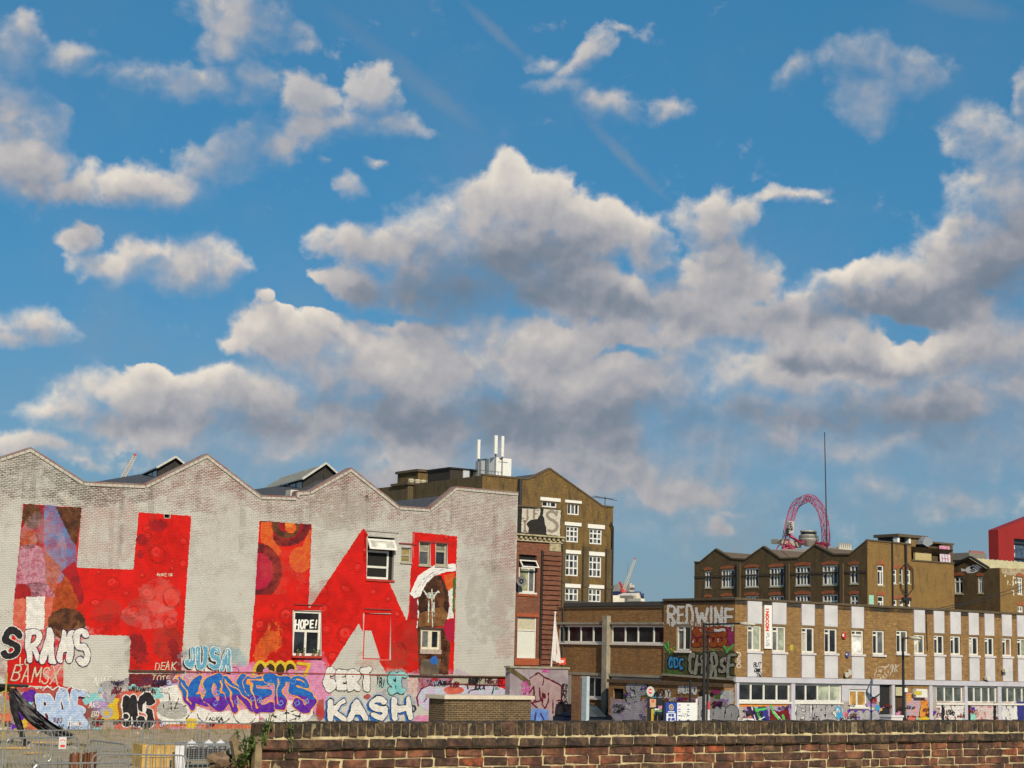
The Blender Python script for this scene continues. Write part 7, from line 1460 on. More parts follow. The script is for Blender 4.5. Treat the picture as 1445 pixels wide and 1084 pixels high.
block('tower_block', 'slim pale tower block far off with dark slot windows', 888.5, 825, 899.5, 900, BTW, 14, (4, 5, 3.4)); block('navy_block', 'dark navy clad block with vertical ribs far off', 899.8, 837, 914, 820, NAV, 16, (5, 3, 3.0)); block('navy_block', 'low dark navy block far off under the crane', 875.5, 836.5, 888, 860, NAV, 16, (4, 2, 3.0)); block('pale_end_block', 'narrow pale block end beside the grey brown block', 909, 848.5, 912, 505, BW, 8)
# ------------------------------------------------------------------ low brick enclosure in the yard
EP = Pl('b', 50.93); en = thing('brick_enclosure', 'low brown brick enclosure with a pale flat concrete top in the yard', 'enclosure', 35.5, 51.9)
ea0, ea1 = EP.px(628, 1000)[0], EP.px(749, 1000)[0]; et = EP.px(628, 981)[1]; ed = 1.05
EBR = brick_mat('enclosure_brick', (.125,.070,.028), (.08,.044,.020), (.29,.225,.12), soot_amt=.4, bump=.7)
MB().box(ea0, ea1, 50.93, 50.93+ed, 0, et-.135).build('wall', EBR, en); MB().box(ea0-.10, ea1+.10, 50.83, 50.93+ed+.1, et-.134, et).build('top_slab', plain('pale_concrete', (.56,.49,.38), .8, var=.15, scale=2), en)
# ------------------------------------------------------------------ street lamps
BLKP = plain('black_post_paint', (.012,.012,.013), .45, var=.2)
def lamp(px, ytop, t, arm_px, y_arm, lbl, extra=None):
    a_, b_, zt = at(px, ytop, t); L = thing('street_lamp', lbl, 'street lamp', a_, b_, 0, 'street lamps')
    m_ = MB(); m_.tube((a_,b_,.0),(a_,b_,1.1),.095,12,.09); m_.tube((a_,b_,1.1),(a_,b_,zt),.062,12,.05); m_.build('column', BLKP, L)
    e = at(arm_px[0], y_arm, t-arm_px[2]); f_ = at(arm_px[1], y_arm+1.5, t-arm_px[2]*1.25)
    m_ = MB(); m_.tube((a_,b_,zt-.06), e, .035, 8); m_.build('arm', BLKP, L)
    ax = (Vector(f_)-Vector(e)); n = ax.normalized(); s_ = n.cross(Vector((0,0,1))).normalized(); pts = []; fs = []
    prof_ = [(0,.03,.03),(.08,.07,.06),(.3,.12,.08),(.7,.13,.075),(.92,.09,.05),(1,.02,.02)]
    for (u, wd, ht) in prof_:
        c = Vector(e)+ax*u
        for k in range(10): an = 2*math.pi*k/10; pts.append(c+s_*math.cos(an)*wd+Vector((0,0,1))*math.sin(an)*ht*(1 if math.sin(an) > 0 else .9))
    for i in range(len(prof_)-1):
        for k in range(10): fs.append((i*10+k, i*10+(k+1) % 10, (i+1)*10+(k+1) % 10, (i+1)*10+k))
    MB().add(pts, fs).build('lamp_head', plain('lamp_head_cream', (.50,.46,.36), .5), L, True)
    c = Vector(e)+ax*.6-Vector((0,0,.07)); MB().box(c[0]-.12, c[0]+.12, c[1]-.08, c[1]+.08, c[2]-.05, c[2]+.0).build('lens', glass_mat('lamp_lens', (.4,.4,.36), .2), L)
    return L
lamp(993.7, 879, 66, (1044.5, 1066, .6), 880, 'tall black street lamp whose long arm reaches past the painted side wall')
L2 = lamp(1274, 899.5, 72.2, (1283, 1300, 1.0), 900, 'black street lamp in front of the office block doorway')
a_, b_, zt = at(999, 891, 66.5); sp_ = thing('sign_post', 'slim black post with a short top bracket beside the long armed lamp', 'post', a_, b_, 0); MB().tube((a_,b_,0),(a_,b_,zt),.045,10).build('column', BLKP, sp_); MB().tube((a_,b_,zt-.03),(a_+.25,b_-.2,zt-.03),.03,8).build('bracket', BLKP, sp_)
a_, b_, zt = at(1000, 990, 64.5); bo = thing('bollard', 'red and white striped marker post at the foot of the lamp', 'bollard', a_, b_, 0); MB().tube((a_,b_,0),(a_,b_,zt-.3),.05,10).build('post', plain('marker_white', (.66,.63,.60), .5), bo); MB().tube((a_,b_,zt-.299),(a_,b_,zt),.051,10).build('band', plain('marker_red', (.55,.05,.06), .5), bo)
# ------------------------------------------------------------------ notice boards by the lean-to
def panel_at(parent, x0, y0, x1, y1, t, mat, name, thick=.05):
    p = at((x0+x1)/2, y0, t); pl = Pl('b', p[1]); r_ = pl.rect(x0, y0, x1, y1); MB().pbox(pl, r_[0], r_[1], r_[2], r_[3], 0, thick).build(name, mat, parent); return pl, r_
BTt = 63.5
p = at(961, 1000, BTt); nbd = thing('site_board', 'blue and white site notice board on black posts in front of the lean-to', 'sign', p[0], p[1], 0)
pl, r1 = panel_at(nbd, 939.5, 991.8, 955.3, 1034, BTt, SBLU, 'blue_board'); p2 = Pl('b', pl.v); r2_ = p2.rect(955.6, 991.8, 983, 1034); MB().pbox(p2, r2_[0], r2_[1], r2_[2], r2_[3], 0, .05).build('white_board', SWH, nbd)
paint(nbd, pl, [(f_poly([(940.3,1006.5),(953.5,1006.5),(953.5,1030),(940.3,1030)]), SWH, 1), (f_ell(947.3,998,3.4,4.6), plain('crest_gold', (.50,.40,.22), .6), 1), (f_ell(947.3,998.5,2.1,3.0,0,.5), plain('crest_brown', (.20,.14,.10), .6), 2), (f_strokes([[(943,1004.5),(951.5,1004.7)]], .8), SWH, 1)], 'crest', .5, .2)
scrawl(nbd, pl, 'SITE', (943.5,1008,951,1011), SBLU, .7, lev=3, cell=.4, jit=.2, name='lettering'); scrawl(nbd, pl, 'IN OUT', (942,1013.5,952.5,1017), SBLU, .5, lev=3, cell=.4, jit=.2, name='lettering')
paint(nbd, p2, [(f_strokes([[(x, y), (x+2.4, y)] for x in (957.5,970) for y in (995,1001,1004.5,1010,1016)], .6), SBLU, 1), (f_strokes([[(961+i*1.1, 1009+2.5*math.sin(i*2.1)), (962+i*1.1, 1010+2*math.cos(i*1.7))] for i in range(9)], .35), plain('sign_grey'), 1)], 'small_print', .4, .1)['kind'] = 'stuff'
m_ = MB()
for x in (937.5, 983.5):
    u = pl.px(x, 1000)[0]; m_ = MB(); m_.tube((u, pl.v+.03, 0), (u, pl.v+.03, pl.px(x, 988 if x < 960 else 986)[1]), .045, 8); m_.build('post', BLKP if x < 960 else plain('marker_white'), nbd)
u0, u1 = pl.px(936,991)[0], pl.px(984,991)[0]; MB().box(u0, u1, pl.v+.051, pl.v+.10, pl.px(960,991.5)[1], pl.px(960,990)[1]).build('top_bar', BLKP, nbd)
p = at(920, 985, 64.0); psn = thing('poster_board', 'narrow board of small posters beside the blue site board', 'sign', p[0], p[1], 0)
pl3, _ = panel_at(psn, 914.5, 985, 935, 1032, 64.0, plain('poster_black', (.02,.02,.022), .6), 'backing')
paint(psn, pl3, [(f_poly([(917,986.5),(925.5,986.5),(925.5,998),(917,998)]), plain('poster_peach', (.58,.36,.24), .7), 1), (f_ell(921,989.5,2.4,2), plain('poster_orange', (.62,.14,.05), .7), 2), (f_poly([(921,1000),(934,1000),(934,1008),(921,1008)]), plain('poster_green', (.16,.26,.16), .7, var=.4), 1), (f_poly([(919,1001),(922,1001),(922,1020),(919,1020)]), YELL, 2), (f_poly([(924,1000),(930,1000),(930,1002),(924,1002)]), SWH, 2), (f_poly([(926,1010),(933,1009),(932,1020),(925,1020)]), plain('poster_mixed', (.30,.12,.14), .7, c2=(.10,.28,.12), scale=9), 2), (f_poly([(929,996),(934,996),(934,1000),(929,1000)]), CANDY, 2)], 'posters', .6, .4)
p = at(918, 980, 64.2); ne = thing('no_entry_sign', 'round red and white no entry sign on a post', 'traffic sign', p[0], p[1], 0)
c = Vector(at(918, 976, 64.2)); pln = Pl('b', c[1]); m_ = MB(); m_.tube((c[0],c[1],c[2]),(c[0],c[1]+.02,c[2]),.19,24); m_.build('disc', plain('disc_white', (.55,.52,.50), .6), ne)
paint(ne, pln, [(f_ell(917.6,975.5,2.6,3.8), SRED, 1), (f_poly([(915.6,974.6),(919.8,974.6),(919.8,976.2),(915.6,976.2)]), SWH, 2)], 'symbol', .35, .05); MB().tube((c[0],c[1]+.05,0),(c[0],c[1]+.05,c[2]+.2),.03,8).build('post', BLKP, ne)
for x, lbl in ((974, 'thin black pole standing behind the white site board'),):
    p = at(x, 962, 66.5); t_ = thing('thin_pole', lbl, 'post', p[0], p[1], 0); MB().tube((p[0],p[1],0),(p[0],p[1],p[2]),.05,8).build('pole', BLKP, t_); MB().lathe((p[0],p[1],p[2]), [(0,.08),(.06,.04),(.06,0)], 8).build('cap', BLKP, t_)
# ------------------------------------------------------------------ parked car
ca = RA-1.15; cb = ona(859, 1005, RA-1.15)[0]+1.98; car = thing('parked_car', 'dark blue hatchback parked behind the parapet beside the lean-to', 'car', ca, cb, 0)
def W(p, q): return (ca+p[0], cb+p[1], p[2])
CARP = plain('car_blue', (.008,.012,.024), .3, 0, var=.05, spec=.3); TYRE = plain('tyre', (.015,.015,.015), .9); CHR = plain('wheel_silver', (.4,.4,.42), .35, .8)
prof_c = [(-1.95,.35),(-1.98,.62),(-1.86,.84),(-1.0,.96),(1.55,1.0),(1.92,.92),(1.98,.6),(1.95,.35)]
cabp = [(-1.05,.95),(-.38,1.42),(.15,1.50),(.95,1.47),(1.55,1.0)]
def loft(sections, mat, name, parent, smooth=True):
    m_ = MB(); n = len(sections[0])
    for s_ in sections: m_.v += s_
    for i in range(len(sections)-1):
        for k in range(n-1): m_.f.append((i*n+k, i*n+k+1, (i+1)*n+k+1, (i+1)*n+k)); m_.m.append(0)
    m_.f.append(tuple(range(n))); m_.m.append(0); m_.f.append(tuple((len(sections)-1)*n+k for k in range(n))); m_.m.append(0)
    return m_.build(name, mat, parent, smooth)
CX_ = lambda x, y, z: (ca+y, cb+x, z)                  # the car points along b
loft([[CX_(x*(1-.03*abs(y)/.8), y, z if z < .9 else z-.04*(abs(y)/.8)**2) for x, z in prof_c+[prof_c[0]]] for y in (-.84,-.80,-.4,0,.4,.80,.84)], CARP, 'body', car, False)
loft([[CX_(x, y*(1-.10*max(0,(z-1)/.5)), z) for x, z in cabp+[cabp[0]]] for y in (-.74,-.7,0,.7,.74)], CARP, 'roof', car, False)
for y in (-.752, .752): MB().add([CX_(-.85,y*1.0,1.0),CX_(-.36,y*.94,1.36),CX_(.9,y*.94,1.40),CX_(1.3,y*1.0,1.02)], [(0,1,2,3)]).build('side_window', GLD, car)
MB().add([CX_(-1.07,-.62,.985),CX_(-1.07,.62,.985),CX_(-.41,.55,1.425),CX_(-.41,-.55,1.425)], [(0,1,2,3)]).build('windscreen', glass_mat('windscreen', (.03,.04,.05), .05), car); MB().add([CX_(1.57,-.6,1.03),CX_(1.57,.6,1.03),CX_(1.0,.55,1.45),CX_(1.0,-.55,1.45)], [(0,1,2,3)]).build('rear_window', GLD, car)
for x in (-1.25, 1.25):
    for y in (-.78, .78):
        o = MB().tube(CX_(x, y-.1, .31), CX_(x, y+.1, .31), .31, 20).build('wheel', TYRE, car); MB().tube(CX_(x, y-.105, .31), CX_(x, y+.105, .31), .19, 14).build('rim', CHR, o)
for y in (-.6, .6): MB().box(ca+y-.18, ca+y+.18, cb-1.985, cb-1.90, .64, .78).build('headlight', glass_mat('headlight', (.5,.5,.48), .1), car); MB().box(ca+y-.12, ca+y+.12, cb+1.93, cb+1.985, .66, .82).build('tail_light', plain('tail_red', (.4,.02,.02), .3), car); MB().box(ca+y*1.5-.09, ca+y*1.5+.09, cb-.85, cb-.70, 1.0, 1.13).build('mirror', CARP, car)
# ------------------------------------------------------------------ person by the office wall
pa, pb, _ = at(1056, 1001, 63.8)
def person(a_, b_, h, rot):
    P = thing('person', 'person with dark hair in a white shirt standing by the painted lower wall', 'person', a_, b_, .0)
    J = {'pel':(0,0,.94),'ches':(0,0,1.28),'neck':(0,-.01,1.44),'head':(0,-.02,1.55),'top':(0,-.01,1.68),'shl':(.18,0,1.38),'ell':(.25,.02,1.10),'hanl':(.22,-.12,.90),'shr':(-.18,0,1.38),'elr':(-.25,.02,1.10),'hanr':(-.20,-.16,.94),'hipl':(.09,0,.88),'knl':(.10,-.02,.48),'anl':(.10,.02,.08),'tol':(.10,-.16,.04),'hipr':(-.09,0,.88),'knr':(-.11,-.02,.48),'anr':(-.11,.02,.08),'tor':(-.11,-.16,.04)}
    E = [('pel','ches'),('ches','neck'),('neck','head'),('head','top'),('ches','shl'),('shl','ell'),('ell','hanl'),('ches','shr'),('shr','elr'),('elr','hanr'),('pel','hipl'),('hipl','knl'),('knl','anl'),('anl','tol'),('pel','hipr'),('hipr','knr'),('knr','anr'),('anr','tor')]
    Rd = {'pel':.15,'ches':.155,'neck':.055,'head':.095,'top':.075,'shl':.065,'ell':.045,'hanl':.035,'shr':.065,'elr':.045,'hanr':.035,'hipl':.09,'knl':.06,'anl':.042,'tol':.035,'hipr':.09,'knr':.06,'anr':.042,'tor':.035}
    def skin(keys, edges, mat, name, grow=0.0, sub=2):
        me = bpy.data.meshes.new(name); ix = {k: i for i, k in enumerate(keys)}
        me.from_pydata([(J[k][0], J[k][1], J[k][2]*h/1.70) for k in keys], [(ix[x], ix[y]) for x, y in edges], []); me.materials.append(mat)
        o = bpy.data.objects.new(name, me); COL.objects.link(o); o.parent = P; md = o.modifiers.new('skin', 'SKIN'); 
        for i, k in enumerate(keys): me.skin_vertices[0].data[i].radius = (Rd[k]+grow, (Rd[k]+grow)*(.72 if k in ('pel','ches') else 1))
        me.skin_vertices[0].data[0].use_root = True; s2 = o.modifiers.new('sub', 'SUBSURF'); s2.levels = s2.render_levels = sub; return o
    skin(list(J), E, plain('skin', (.34,.19,.13), .6, var=.1), 'body')
    skin(['pel','ches','neck','shl','ell','shr','elr'], [('pel','ches'),('ches','neck'),('ches','shl'),('shl','ell'),('ches','shr'),('shr','elr')], plain('white_cotton', (.66,.64,.63), .8, var=.08), 'shirt', .014)
    skin(['pel','hipl','knl','anl','hipr','knr','anr'], [('pel','hipl'),('hipl','knl'),('knl','anl'),('pel','hipr'),('hipr','knr'),('knr','anr')], plain('dark_jeans', (.03,.035,.06), .8), 'trousers', .012)
    hm = bmesh.new(); bmesh.ops.create_uvsphere(hm, u_segments=14, v_segments=10, radius=1.0)
    for v in hm.verts:
        x, y, z = v.co; v.co = Vector((x*.098, y*.112+.012, z*.105)) 
        if y < -.35 and z < .25: v.co.y += .06
        v.co += Vector((0, 0, 1.615*h/1.70))
    me = bpy.data.meshes.new('hair'); hm.to_mesh(me); hm.free(); me.materials.append(plain('dark_hair', (.018,.012,.009), .7)); o = bpy.data.objects.new('hair', me); COL.objects.link(o); o.parent = P
    P.rotation_euler = (0, 0, rot)
person(pa, pb, 1.72, math.radians(150))
# ------------------------------------------------------------------ railing and bins along the pavement
def rail(x0, x1, t0, t1, ytop, lbl, group):
    p, q = at(x0, ytop, t0), at(x1, ytop+.5, t1); R = thing('handrail', lbl, 'railing', p[0], p[1], 0, group); z = 1.05
    n = max(2, int(math.hypot(q[0]-p[0], q[1]-p[1])/1.8)); m_ = MB(); m_.tube((p[0],p[1],z),(q[0],q[1],z),.025,8); m_.build('top_rail', plain('galvanised'), R)
    MB().tube((p[0],p[1],.55),(q[0],q[1],.55),.02,8).build('middle_rail', plain('galvanised'), R)
    for i in range(n+1): f_ = i/n; MB().tube((p[0]+(q[0]-p[0])*f_,p[1]+(q[1]-p[1])*f_,0),(p[0]+(q[0]-p[0])*f_,p[1]+(q[1]-p[1])*f_,z-.02),.022,8).build('post', plain('galvanised'), R)
pr_, qr_ = onb(1140,1012,49.4), onb(1445,1006,49.4)
R = thing('handrail', 'thin galvanised handrail along the pavement before the office block', 'railing', pr_[0], 49.4, 0)
za = 1.10; MB().tube((pr_[0],49.4,za),(qr_[0]+4,49.4,za),.028,8).build('top_rail', plain('galvanised'), R); MB().tube((pr_[0],49.4,.6),(qr_[0]+4,49.4,.6),.02,8).build('middle_rail', plain('galvanised'), R)
u = pr_[0]
while u < qr_[0]+4: MB().tube((u,49.4,.12),(u,49.4,za-.01),.024,8).build('post', plain('galvanised'), R); u += 1.9
p = at(1266, 1010, 66.5); wb = thing('white_bin', 'white box bin with a lid on the pavement before the brown door', 'bin', p[0], p[1], 0); q = Pl('b', p[1]).rect(1258,1009.5,1274,1030); MB().box(q[0], q[1], p[1], p[1]+.6, .0, q[3]-.08).build('body', plain('bin_white', (.62,.58,.58), .5, var=.08), wb); MB().box(q[0]-.03, q[1]+.03, p[1]-.03, p[1]+.63, q[3]-.079, q[3]).build('lid', plain('bin_white'), wb)
# ------------------------------------------------------------------ overhead cables
def cable(p, q, sag, lbl, r=.022, n=16):
    c = MB(); pts = []
    for i in range(n+1):
        f_ = i/n; v = Vector(p).lerp(Vector(q), f_); v.z -= sag*4*f_*(1-f_); pts.append(v)
    c.path(pts, r, 5); o = c.build('overhead_cable', plain('cable_black', (.012,.012,.012), .6)); tag(o, lbl, 'cable', 'overhead cables')
u0, z0 = RP.px(1170, 882); e = onb(1470, 815, 96.0); cable((u0, RB-.03, z0), (e[0], 96.0, e[1]), .5, 'black cable rising from the office wall over the roof towards the emblem factory')
u0, z0 = RP.px(1230, 877); e = onb(1470, 822, 96.0); cable((u0, RB-.03, z0), (e[0], 96.0, e[1]), .3, 'second black cable rising from the office wall just above its lamp')
u0, z0 = RP.px(1308, 919); u1, z1 = RP.px(1306, 862); o = MB().path([(u0,RB-.03,z0),(u1,RB-.03,z1)], .02, 5).build('downpipe', BLKP, ob)
# ------------------------------------------------------------------ yard: crowd barriers, planks, netting
GALV = plain('barrier_steel', (.36,.36,.35), .4, .55, var=.25, scale=12)
def barrier_proto(a_, b_):
    B = thing('crowd_barrier', '', 'barrier', a_, b_, 0, 'crowd barriers in the yard'); L, H0, H1, r = 2.2, .18, 1.08, .021
    m_ = MB(); k = .16; pts = []
    for cx_, cz_, a0 in ((L/2-k,H1-k,0),(-L/2+k,H1-k,90),(-L/2+k,H0+k,180),(L/2-k,H0+k,270)): pts += [(a_+cx_+k*math.cos(math.radians(a0+d)), b_, cz_+k*math.sin(math.radians(a0+d))) for d in (0,30,60,90)]
    m_.path(pts+[pts[0]], r, 6); m_.build('frame', GALV, B)
    for i in range(17): x = a_-L/2+.12+i*(L-.24)/16; MB().tube((x,b_,H0),(x,b_,H1),.009,5,cap=False).build('bar', GALV, B)
    for x in (-.75,.75): MB().path([(a_+x,b_,H0),(a_+x,b_-.28,.02),(a_+x,b_+.28,.02),(a_+x,b_,H0)], .018, 6).build('foot', GALV, B)
    return B
def at_top(x, y, h): return onz(x, y, h)
BB = [((-20,1031),(62,1031),'crowd barrier right against the foot of the graffiti wall under the netting'),((66,1031),(130,1030),'crowd barrier against the wall under the pale blue letters'),((150,1064),(246,1066),'crowd barrier lying close before the plywood box'),((8,1042),(112,1040),'galvanised crowd barrier in front of the black netting'),((118,1043),(188,1052),'crowd barrier standing askew behind the rusty steel piles'),((132,1017),(212,1018),'crowd barrier by the silver mushroom graffiti'),((214,1018),(284,1019),'crowd barrier in front of the pink painted triangle'),((286,1020),(362,1022),'crowd barrier next to the broken end of the brick parapet'),((62,1078),(170,1076),'crowd barrier behind the rusty steel piles at the yard edge'),((205,1049),(330,1052),'crowd barrier in front of the yellow plywood box'),((-110,1044),(2,1043),'crowd barrier beside the yellow scaffold pole')]
b0 = None
for (p, q, lbl) in BB:
    pa_, pb_ = at_top(*p, 1.08); qa_, qb_ = at_top(*q, 1.08); ma, mb2 = (pa_+qa_)/2, (pb_+qb_)/2; rot = math.atan2(qb_-pb_, qa_-pa_)
    if b0 is None:
        b0 = barrier_proto(ma, mb2); b0['label'] = lbl; b0.rotation_euler = (0, 0, rot); continue
    copy_thing(b0, ma, mb2, 0, rot, lbl)
WOODP = plain('weathered_plank', (.24,.18,.11), .9, var=.4, scale=9); RUBP = plain('concrete_rubble', (.34,.30,.24), .95, var=.35, scale=6, bump=.6)
# plywood box, white door, mesh trolley
p = onz(224, 1083, 0); PLY = plain('plywood', (.50,.33,.10), .8, var=.35, scale=4, c2=(.34,.20,.06)); pb2 = thing('plywood_box', 'yellow plywood box of three boards in the yard', 'box', p[0], p[1], 0); YP = Pl('b', p[1]); q = YP.rect(200,1051,247,1083)
for i in range(3): w_ = (q[1]-q[0])/3; MB().box(q[0]+i*w_+.01, q[0]+(i+1)*w_-.01, p[1], p[1]+.7, 0, q[3]-(.03 if i == 1 else 0)).build('board', PLY, pb2)
MB().box(q[0]-.02, q[1]+.02, p[1]-.03, p[1]-.003, q[3]*.45, q[3]*.55).build('batten', PLY, pb2)
p = onz(255, 1086, 0); wd = thing('white_sheet', 'white board leaning beside the plywood box', 'board', p[0], p[1], 0); q = Pl('b', p[1]).rect(249,1053,262,1086); MB().add([(q[0],p[1],0),(q[1],p[1],0),(q[1]+.05,p[1]+.25,q[3]),(q[0]+.05,p[1]+.25,q[3]),(q[0],p[1]+.04,0),(q[1],p[1]+.04,0),(q[1]+.05,p[1]+.29,q[3]),(q[0]+.05,p[1]+.29,q[3])],[(0,1,2,3),(4,5,6,7),(0,1,5,4),(1,2,6,5),(2,3,7,6),(3,0,4,7)]).build('sheet', plain('sheet_white', (.58,.56,.57), .6, var=.2), wd); MB().box((q[0]+q[1])/2-.02,(q[0]+q[1])/2+.02,p[1]+.26,p[1]+.6,0,q[3]-.2).build('prop', PLY, wd)
p = onz(298, 1084, 0); tr2 = thing('mesh_trolley', 'dark wire mesh trolley with white bags in the yard', 'trolley', p[0], p[1], 0); q = Pl('b', p[1]).rect(262,1050,330,1084); zt_ = q[3]
m_ = MB(); L_ = q[1]-q[0]
for (ya) in (0, .8):
    for zz in (.25, zt_): m_.tube((q[0],p[1]+ya,zz),(q[1],p[1]+ya,zz),.022,6)
    for x in (q[0], q[1]): m_.tube((x,p[1]+ya,.1),(x,p[1]+ya,zt_),.022,6)
for x in (q[0], q[1]):
    for zz in (.25, zt_): m_.tube((x,p[1],zz),(x,p[1]+.8,zz),.022,6)
m_.build('frame', GALV, tr2); m_ = MB()
for i in range(1, 18): x = q[0]+L_*i/18; m_.tube((x,p[1],.25),(x,p[1],zt_),.006,4,cap=False)
for i in range(1, 7): zz = .25+(zt_-.25)*i/7; m_.tube((q[0],p[1],zz),(q[1],p[1],zz),.006,4,cap=False)
m_.build('mesh_side', GALV, tr2); MB().box(q[0]+.1, q[1]-.1, p[1]+.08, p[1]+.74, .26, zt_*.8).build('dark_load', plain('dark_load', (.025,.025,.03), .8, var=.4), tr2)
for i, x in enumerate((.2,.55,.8)):
    cc = (q[0]+L_*x, p[1]+.3, zt_*.82); MB().lathe(cc, [(0,-.06),(.16,-.04),(.2,.06),(.12,.17),(.03,.22),(0,.26)], 9).build('white_bag', plain('sheet_white'), tr2)
for x in (q[0]+.1, q[1]-.1): MB().tube((x,p[1]+.36,.1),(x,p[1]+.44,.1),.1,14).build('wheel', TYRE, tr2)
# loose timber, bricks and tufts about the yard
rk = random.Random(5)
for k in range(14):
    x, y = rk.uniform(0, 330), rk.uniform(1036, 1082); pa_, pb_ = onz(x, y, 0); an = rk.uniform(0, 3.1); L_, W_ = rk.uniform(.6, 2.0), rk.uniform(.05, .12); c_, s_ = math.cos(an), math.sin(an)
    m_ = MB(); m_.extrude([(pa_+u*c_-v*s_, pb_+u*s_+v*c_, .004+.02*(k % 3)) for u, v in ((-L_/2,-W_),(L_/2,-W_),(L_/2,W_),(-L_/2,W_))], (0,0,.05)); tag(m_.build('timber_plank', rk.choice([PLY, WOODP, WOODP])), 'loose timber plank lying on the dirt of the yard', 'plank', 'planks lying in the yard')
for k in range(12):
    x, y = rk.uniform(0, 330), rk.uniform(1034, 1082); pa_, pb_ = onz(x, y, 0); m_ = MB(); s_ = rk.uniform(.12,.3); m_.add([(pa_+rk.uniform(.7,1.2)*s_*math.cos(t_*1.047), pb_+rk.uniform(.7,1.2)*s_*math.sin(t_*1.047), 0) for t_ in range(6)]+[(pa_+rk.uniform(-.03,.03), pb_, s_*rk.uniform(.5,.9))], [(i, (i+1) % 6, 6) for i in range(6)]+[(5,4,3,2,1,0)]); tag(m_.build('rubble_lump', RUBP), 'broken lump of concrete on the dirt of the yard', 'rubble', 'rubble lying in the yard')
gr_ = MB()
for k in range(260):
    x, y = rk.uniform(0, 360), rk.choice((rk.uniform(1030,1036), rk.uniform(1036,1084))); pa_, pb_ = onz(x, y, 0)
    for _ in range(7): an = rk.uniform(0,6.28); h_ = rk.uniform(.08,.3); q0 = Vector((pa_+rk.uniform(-.1,.1), pb_+rk.uniform(-.1,.1), 0)); gr_.quad([q0, q0+Vector((.02*math.cos(an),.02*math.sin(an),0)), q0+Vector((rk.uniform(-.08,.08),rk.uniform(-.08,.08),h_))])
tag(gr_.build('dry_grass', plain('dry_grass', (.22,.19,.07), .8, var=.4, scale=3, bump=0)), 'dry grass and weeds sprouting from the yard', 'grass', kind='stuff')
# rusty sheet piles
RST = plain('sheet_pile_rust', (.20,.075,.03), .85, var=.5, scale=9, c2=(.09,.035,.018))
for (x0, x1, y, lbl) in ((101,110,1063,'rusty steel pile with a ragged top, by itself'),(119,122.5,1063,'slim rusty steel pile between two wider ones'),(126,133.5,1062,'rusty steel pile paired with the slim one')):
    p = at((x0+x1)/2, y, 40.0); t_ = thing('steel_pile', lbl, 'pile', p[0], p[1], 0, 'rusty steel piles'); pl_ = Pl('b', p[1]); u0, u1 = pl_.px(x0, 1070)[0], pl_.px(x1, 1070)[0]; w_ = u1-u0
    MB().extrude([(u0,p[1],0),(u1,p[1],0),(u1,p[1],p[2]+.03),(u0+w_*.6,p[1],p[2]-.05),(u0+w_*.3,p[1],p[2]+.02),(u0,p[1],p[2])], (0,.02,0)).build('web', RST, t_); MB().box(u0-.02, u0+.01, p[1]-.09, p[1]+.09, 0, p[2]-.02).build('flange', RST, t_); MB().box(u1-.01, u1+.02, p[1]-.09, p[1]+.09, 0, p[2]+.01).build('flange', RST, t_)
# scaffold pole, dark beam and black netting
p = at(10, 950, 60.0); t_ = thing('scaffold', 'yellow scaffold pole with a dark tarpaulin beam across it', 'scaffold', p[0], p[1], 0); YS = plain('yellow_tube', (.38,.30,.06), .6, var=.3)
MB().tube((p[0],p[1],0),(p[0],p[1],p[2]),.032,10).build('pole', YS, t_); e0, e1 = at(-12,984,60), at(24,968,60.3); MB().tube(e0, e1, .03, 8).build('brace', YS, t_); e0, e1 = at(-20,966,60), at(40,968,60); MB().tube(e0, e1, .05, 8).build('cross_tube', plain('black_iron'), t_)
e0, e1 = at(-20,975,60.2), at(14,978,60.2); MB().extrude([at(-20,964,60.2),at(13,967,60.2),at(15,976,60.2),at(-20,980,60.2)], (0,.25,0)).build('dark_beam', plain('tarp_black', (.018,.017,.02), .6), t_); MB().box(p[0]-3, p[0]-2.9, p[1]-.05, p[1]+.05, 0, e0[2]).build('pole', YS, t_)
TARP = plain('black_netting', (.014,.012,.02), .5, var=.5, scale=3, bump=.6)
def drape(name, lbl, c0, c1, w0, w1, t, seed):
    rn = random.Random(seed); n, k = 26, 9; m_ = MB()
    for i in range(n+1):
        f_ = i/n; x = c0[0]+(c1[0]-c0[0])*f_; y = c0[1]+(c1[1]-c0[1])*f_+18*f_*(1-f_)*c0[2]
        for j in range(k+1):
            g_ = j/k-.5; wd_ = w0+(w1-w0)*f_; off = Vector(at(x+g_*wd_*.8, y-g_*wd_*.9, t)); m_.v.append((off[0], off[1]+.22*math.sin(j*2.3+f_*5)+rn.uniform(-.03,.03), max(.02, off[2])))
    for i in range(n):
        for j in range(k): q_ = i*(k+1)+j; m_.f.append((q_, q_+1, q_+k+2, q_+k+1)); m_.m.append(0)
    o = m_.build(name, TARP, None, True); tag(o, lbl, 'netting', 'black netting hung on the scaffold'); return o
drape('black_netting', 'long swag of black netting hanging from the scaffold across the pale blue letters', (18,974,2.6), (102,1040,0), 11, 9, 60.0, 1); drape('black_netting', 'straight drop of black netting below the scaffold pole', (15,976,1.2), (36,1052,0), 7, 4, 59.6, 2)
drape('black_netting', 'second thinner swag of black netting under the long one', (16,980,3.4), (96,1042,0), 6, 5, 59.8, 3)
p = at(88, 1040, 45.3); t_ = thing('barrier_notice', 'white notice with red print hung on a barrier', 'sign', p[0], p[1]-.05, p[2]-.6); pl_ = Pl('b', p[1]-.06); r_ = pl_.rect(83,1040,93.5,1057); MB().pbox(pl_, r_[0], r_[1], r_[2], r_[3], 0, .012).build('board', plain('sheet_white'), t_); paint(t_, pl_, [(f_poly([(85,1051),(91.5,1051),(91.5,1054.5),(85,1054.5)]), SRED, 1), (f_strokes([arc(88.3,1046,3,2,180,360,6)], .5), SRED, 1)], 'print', .4, .1)
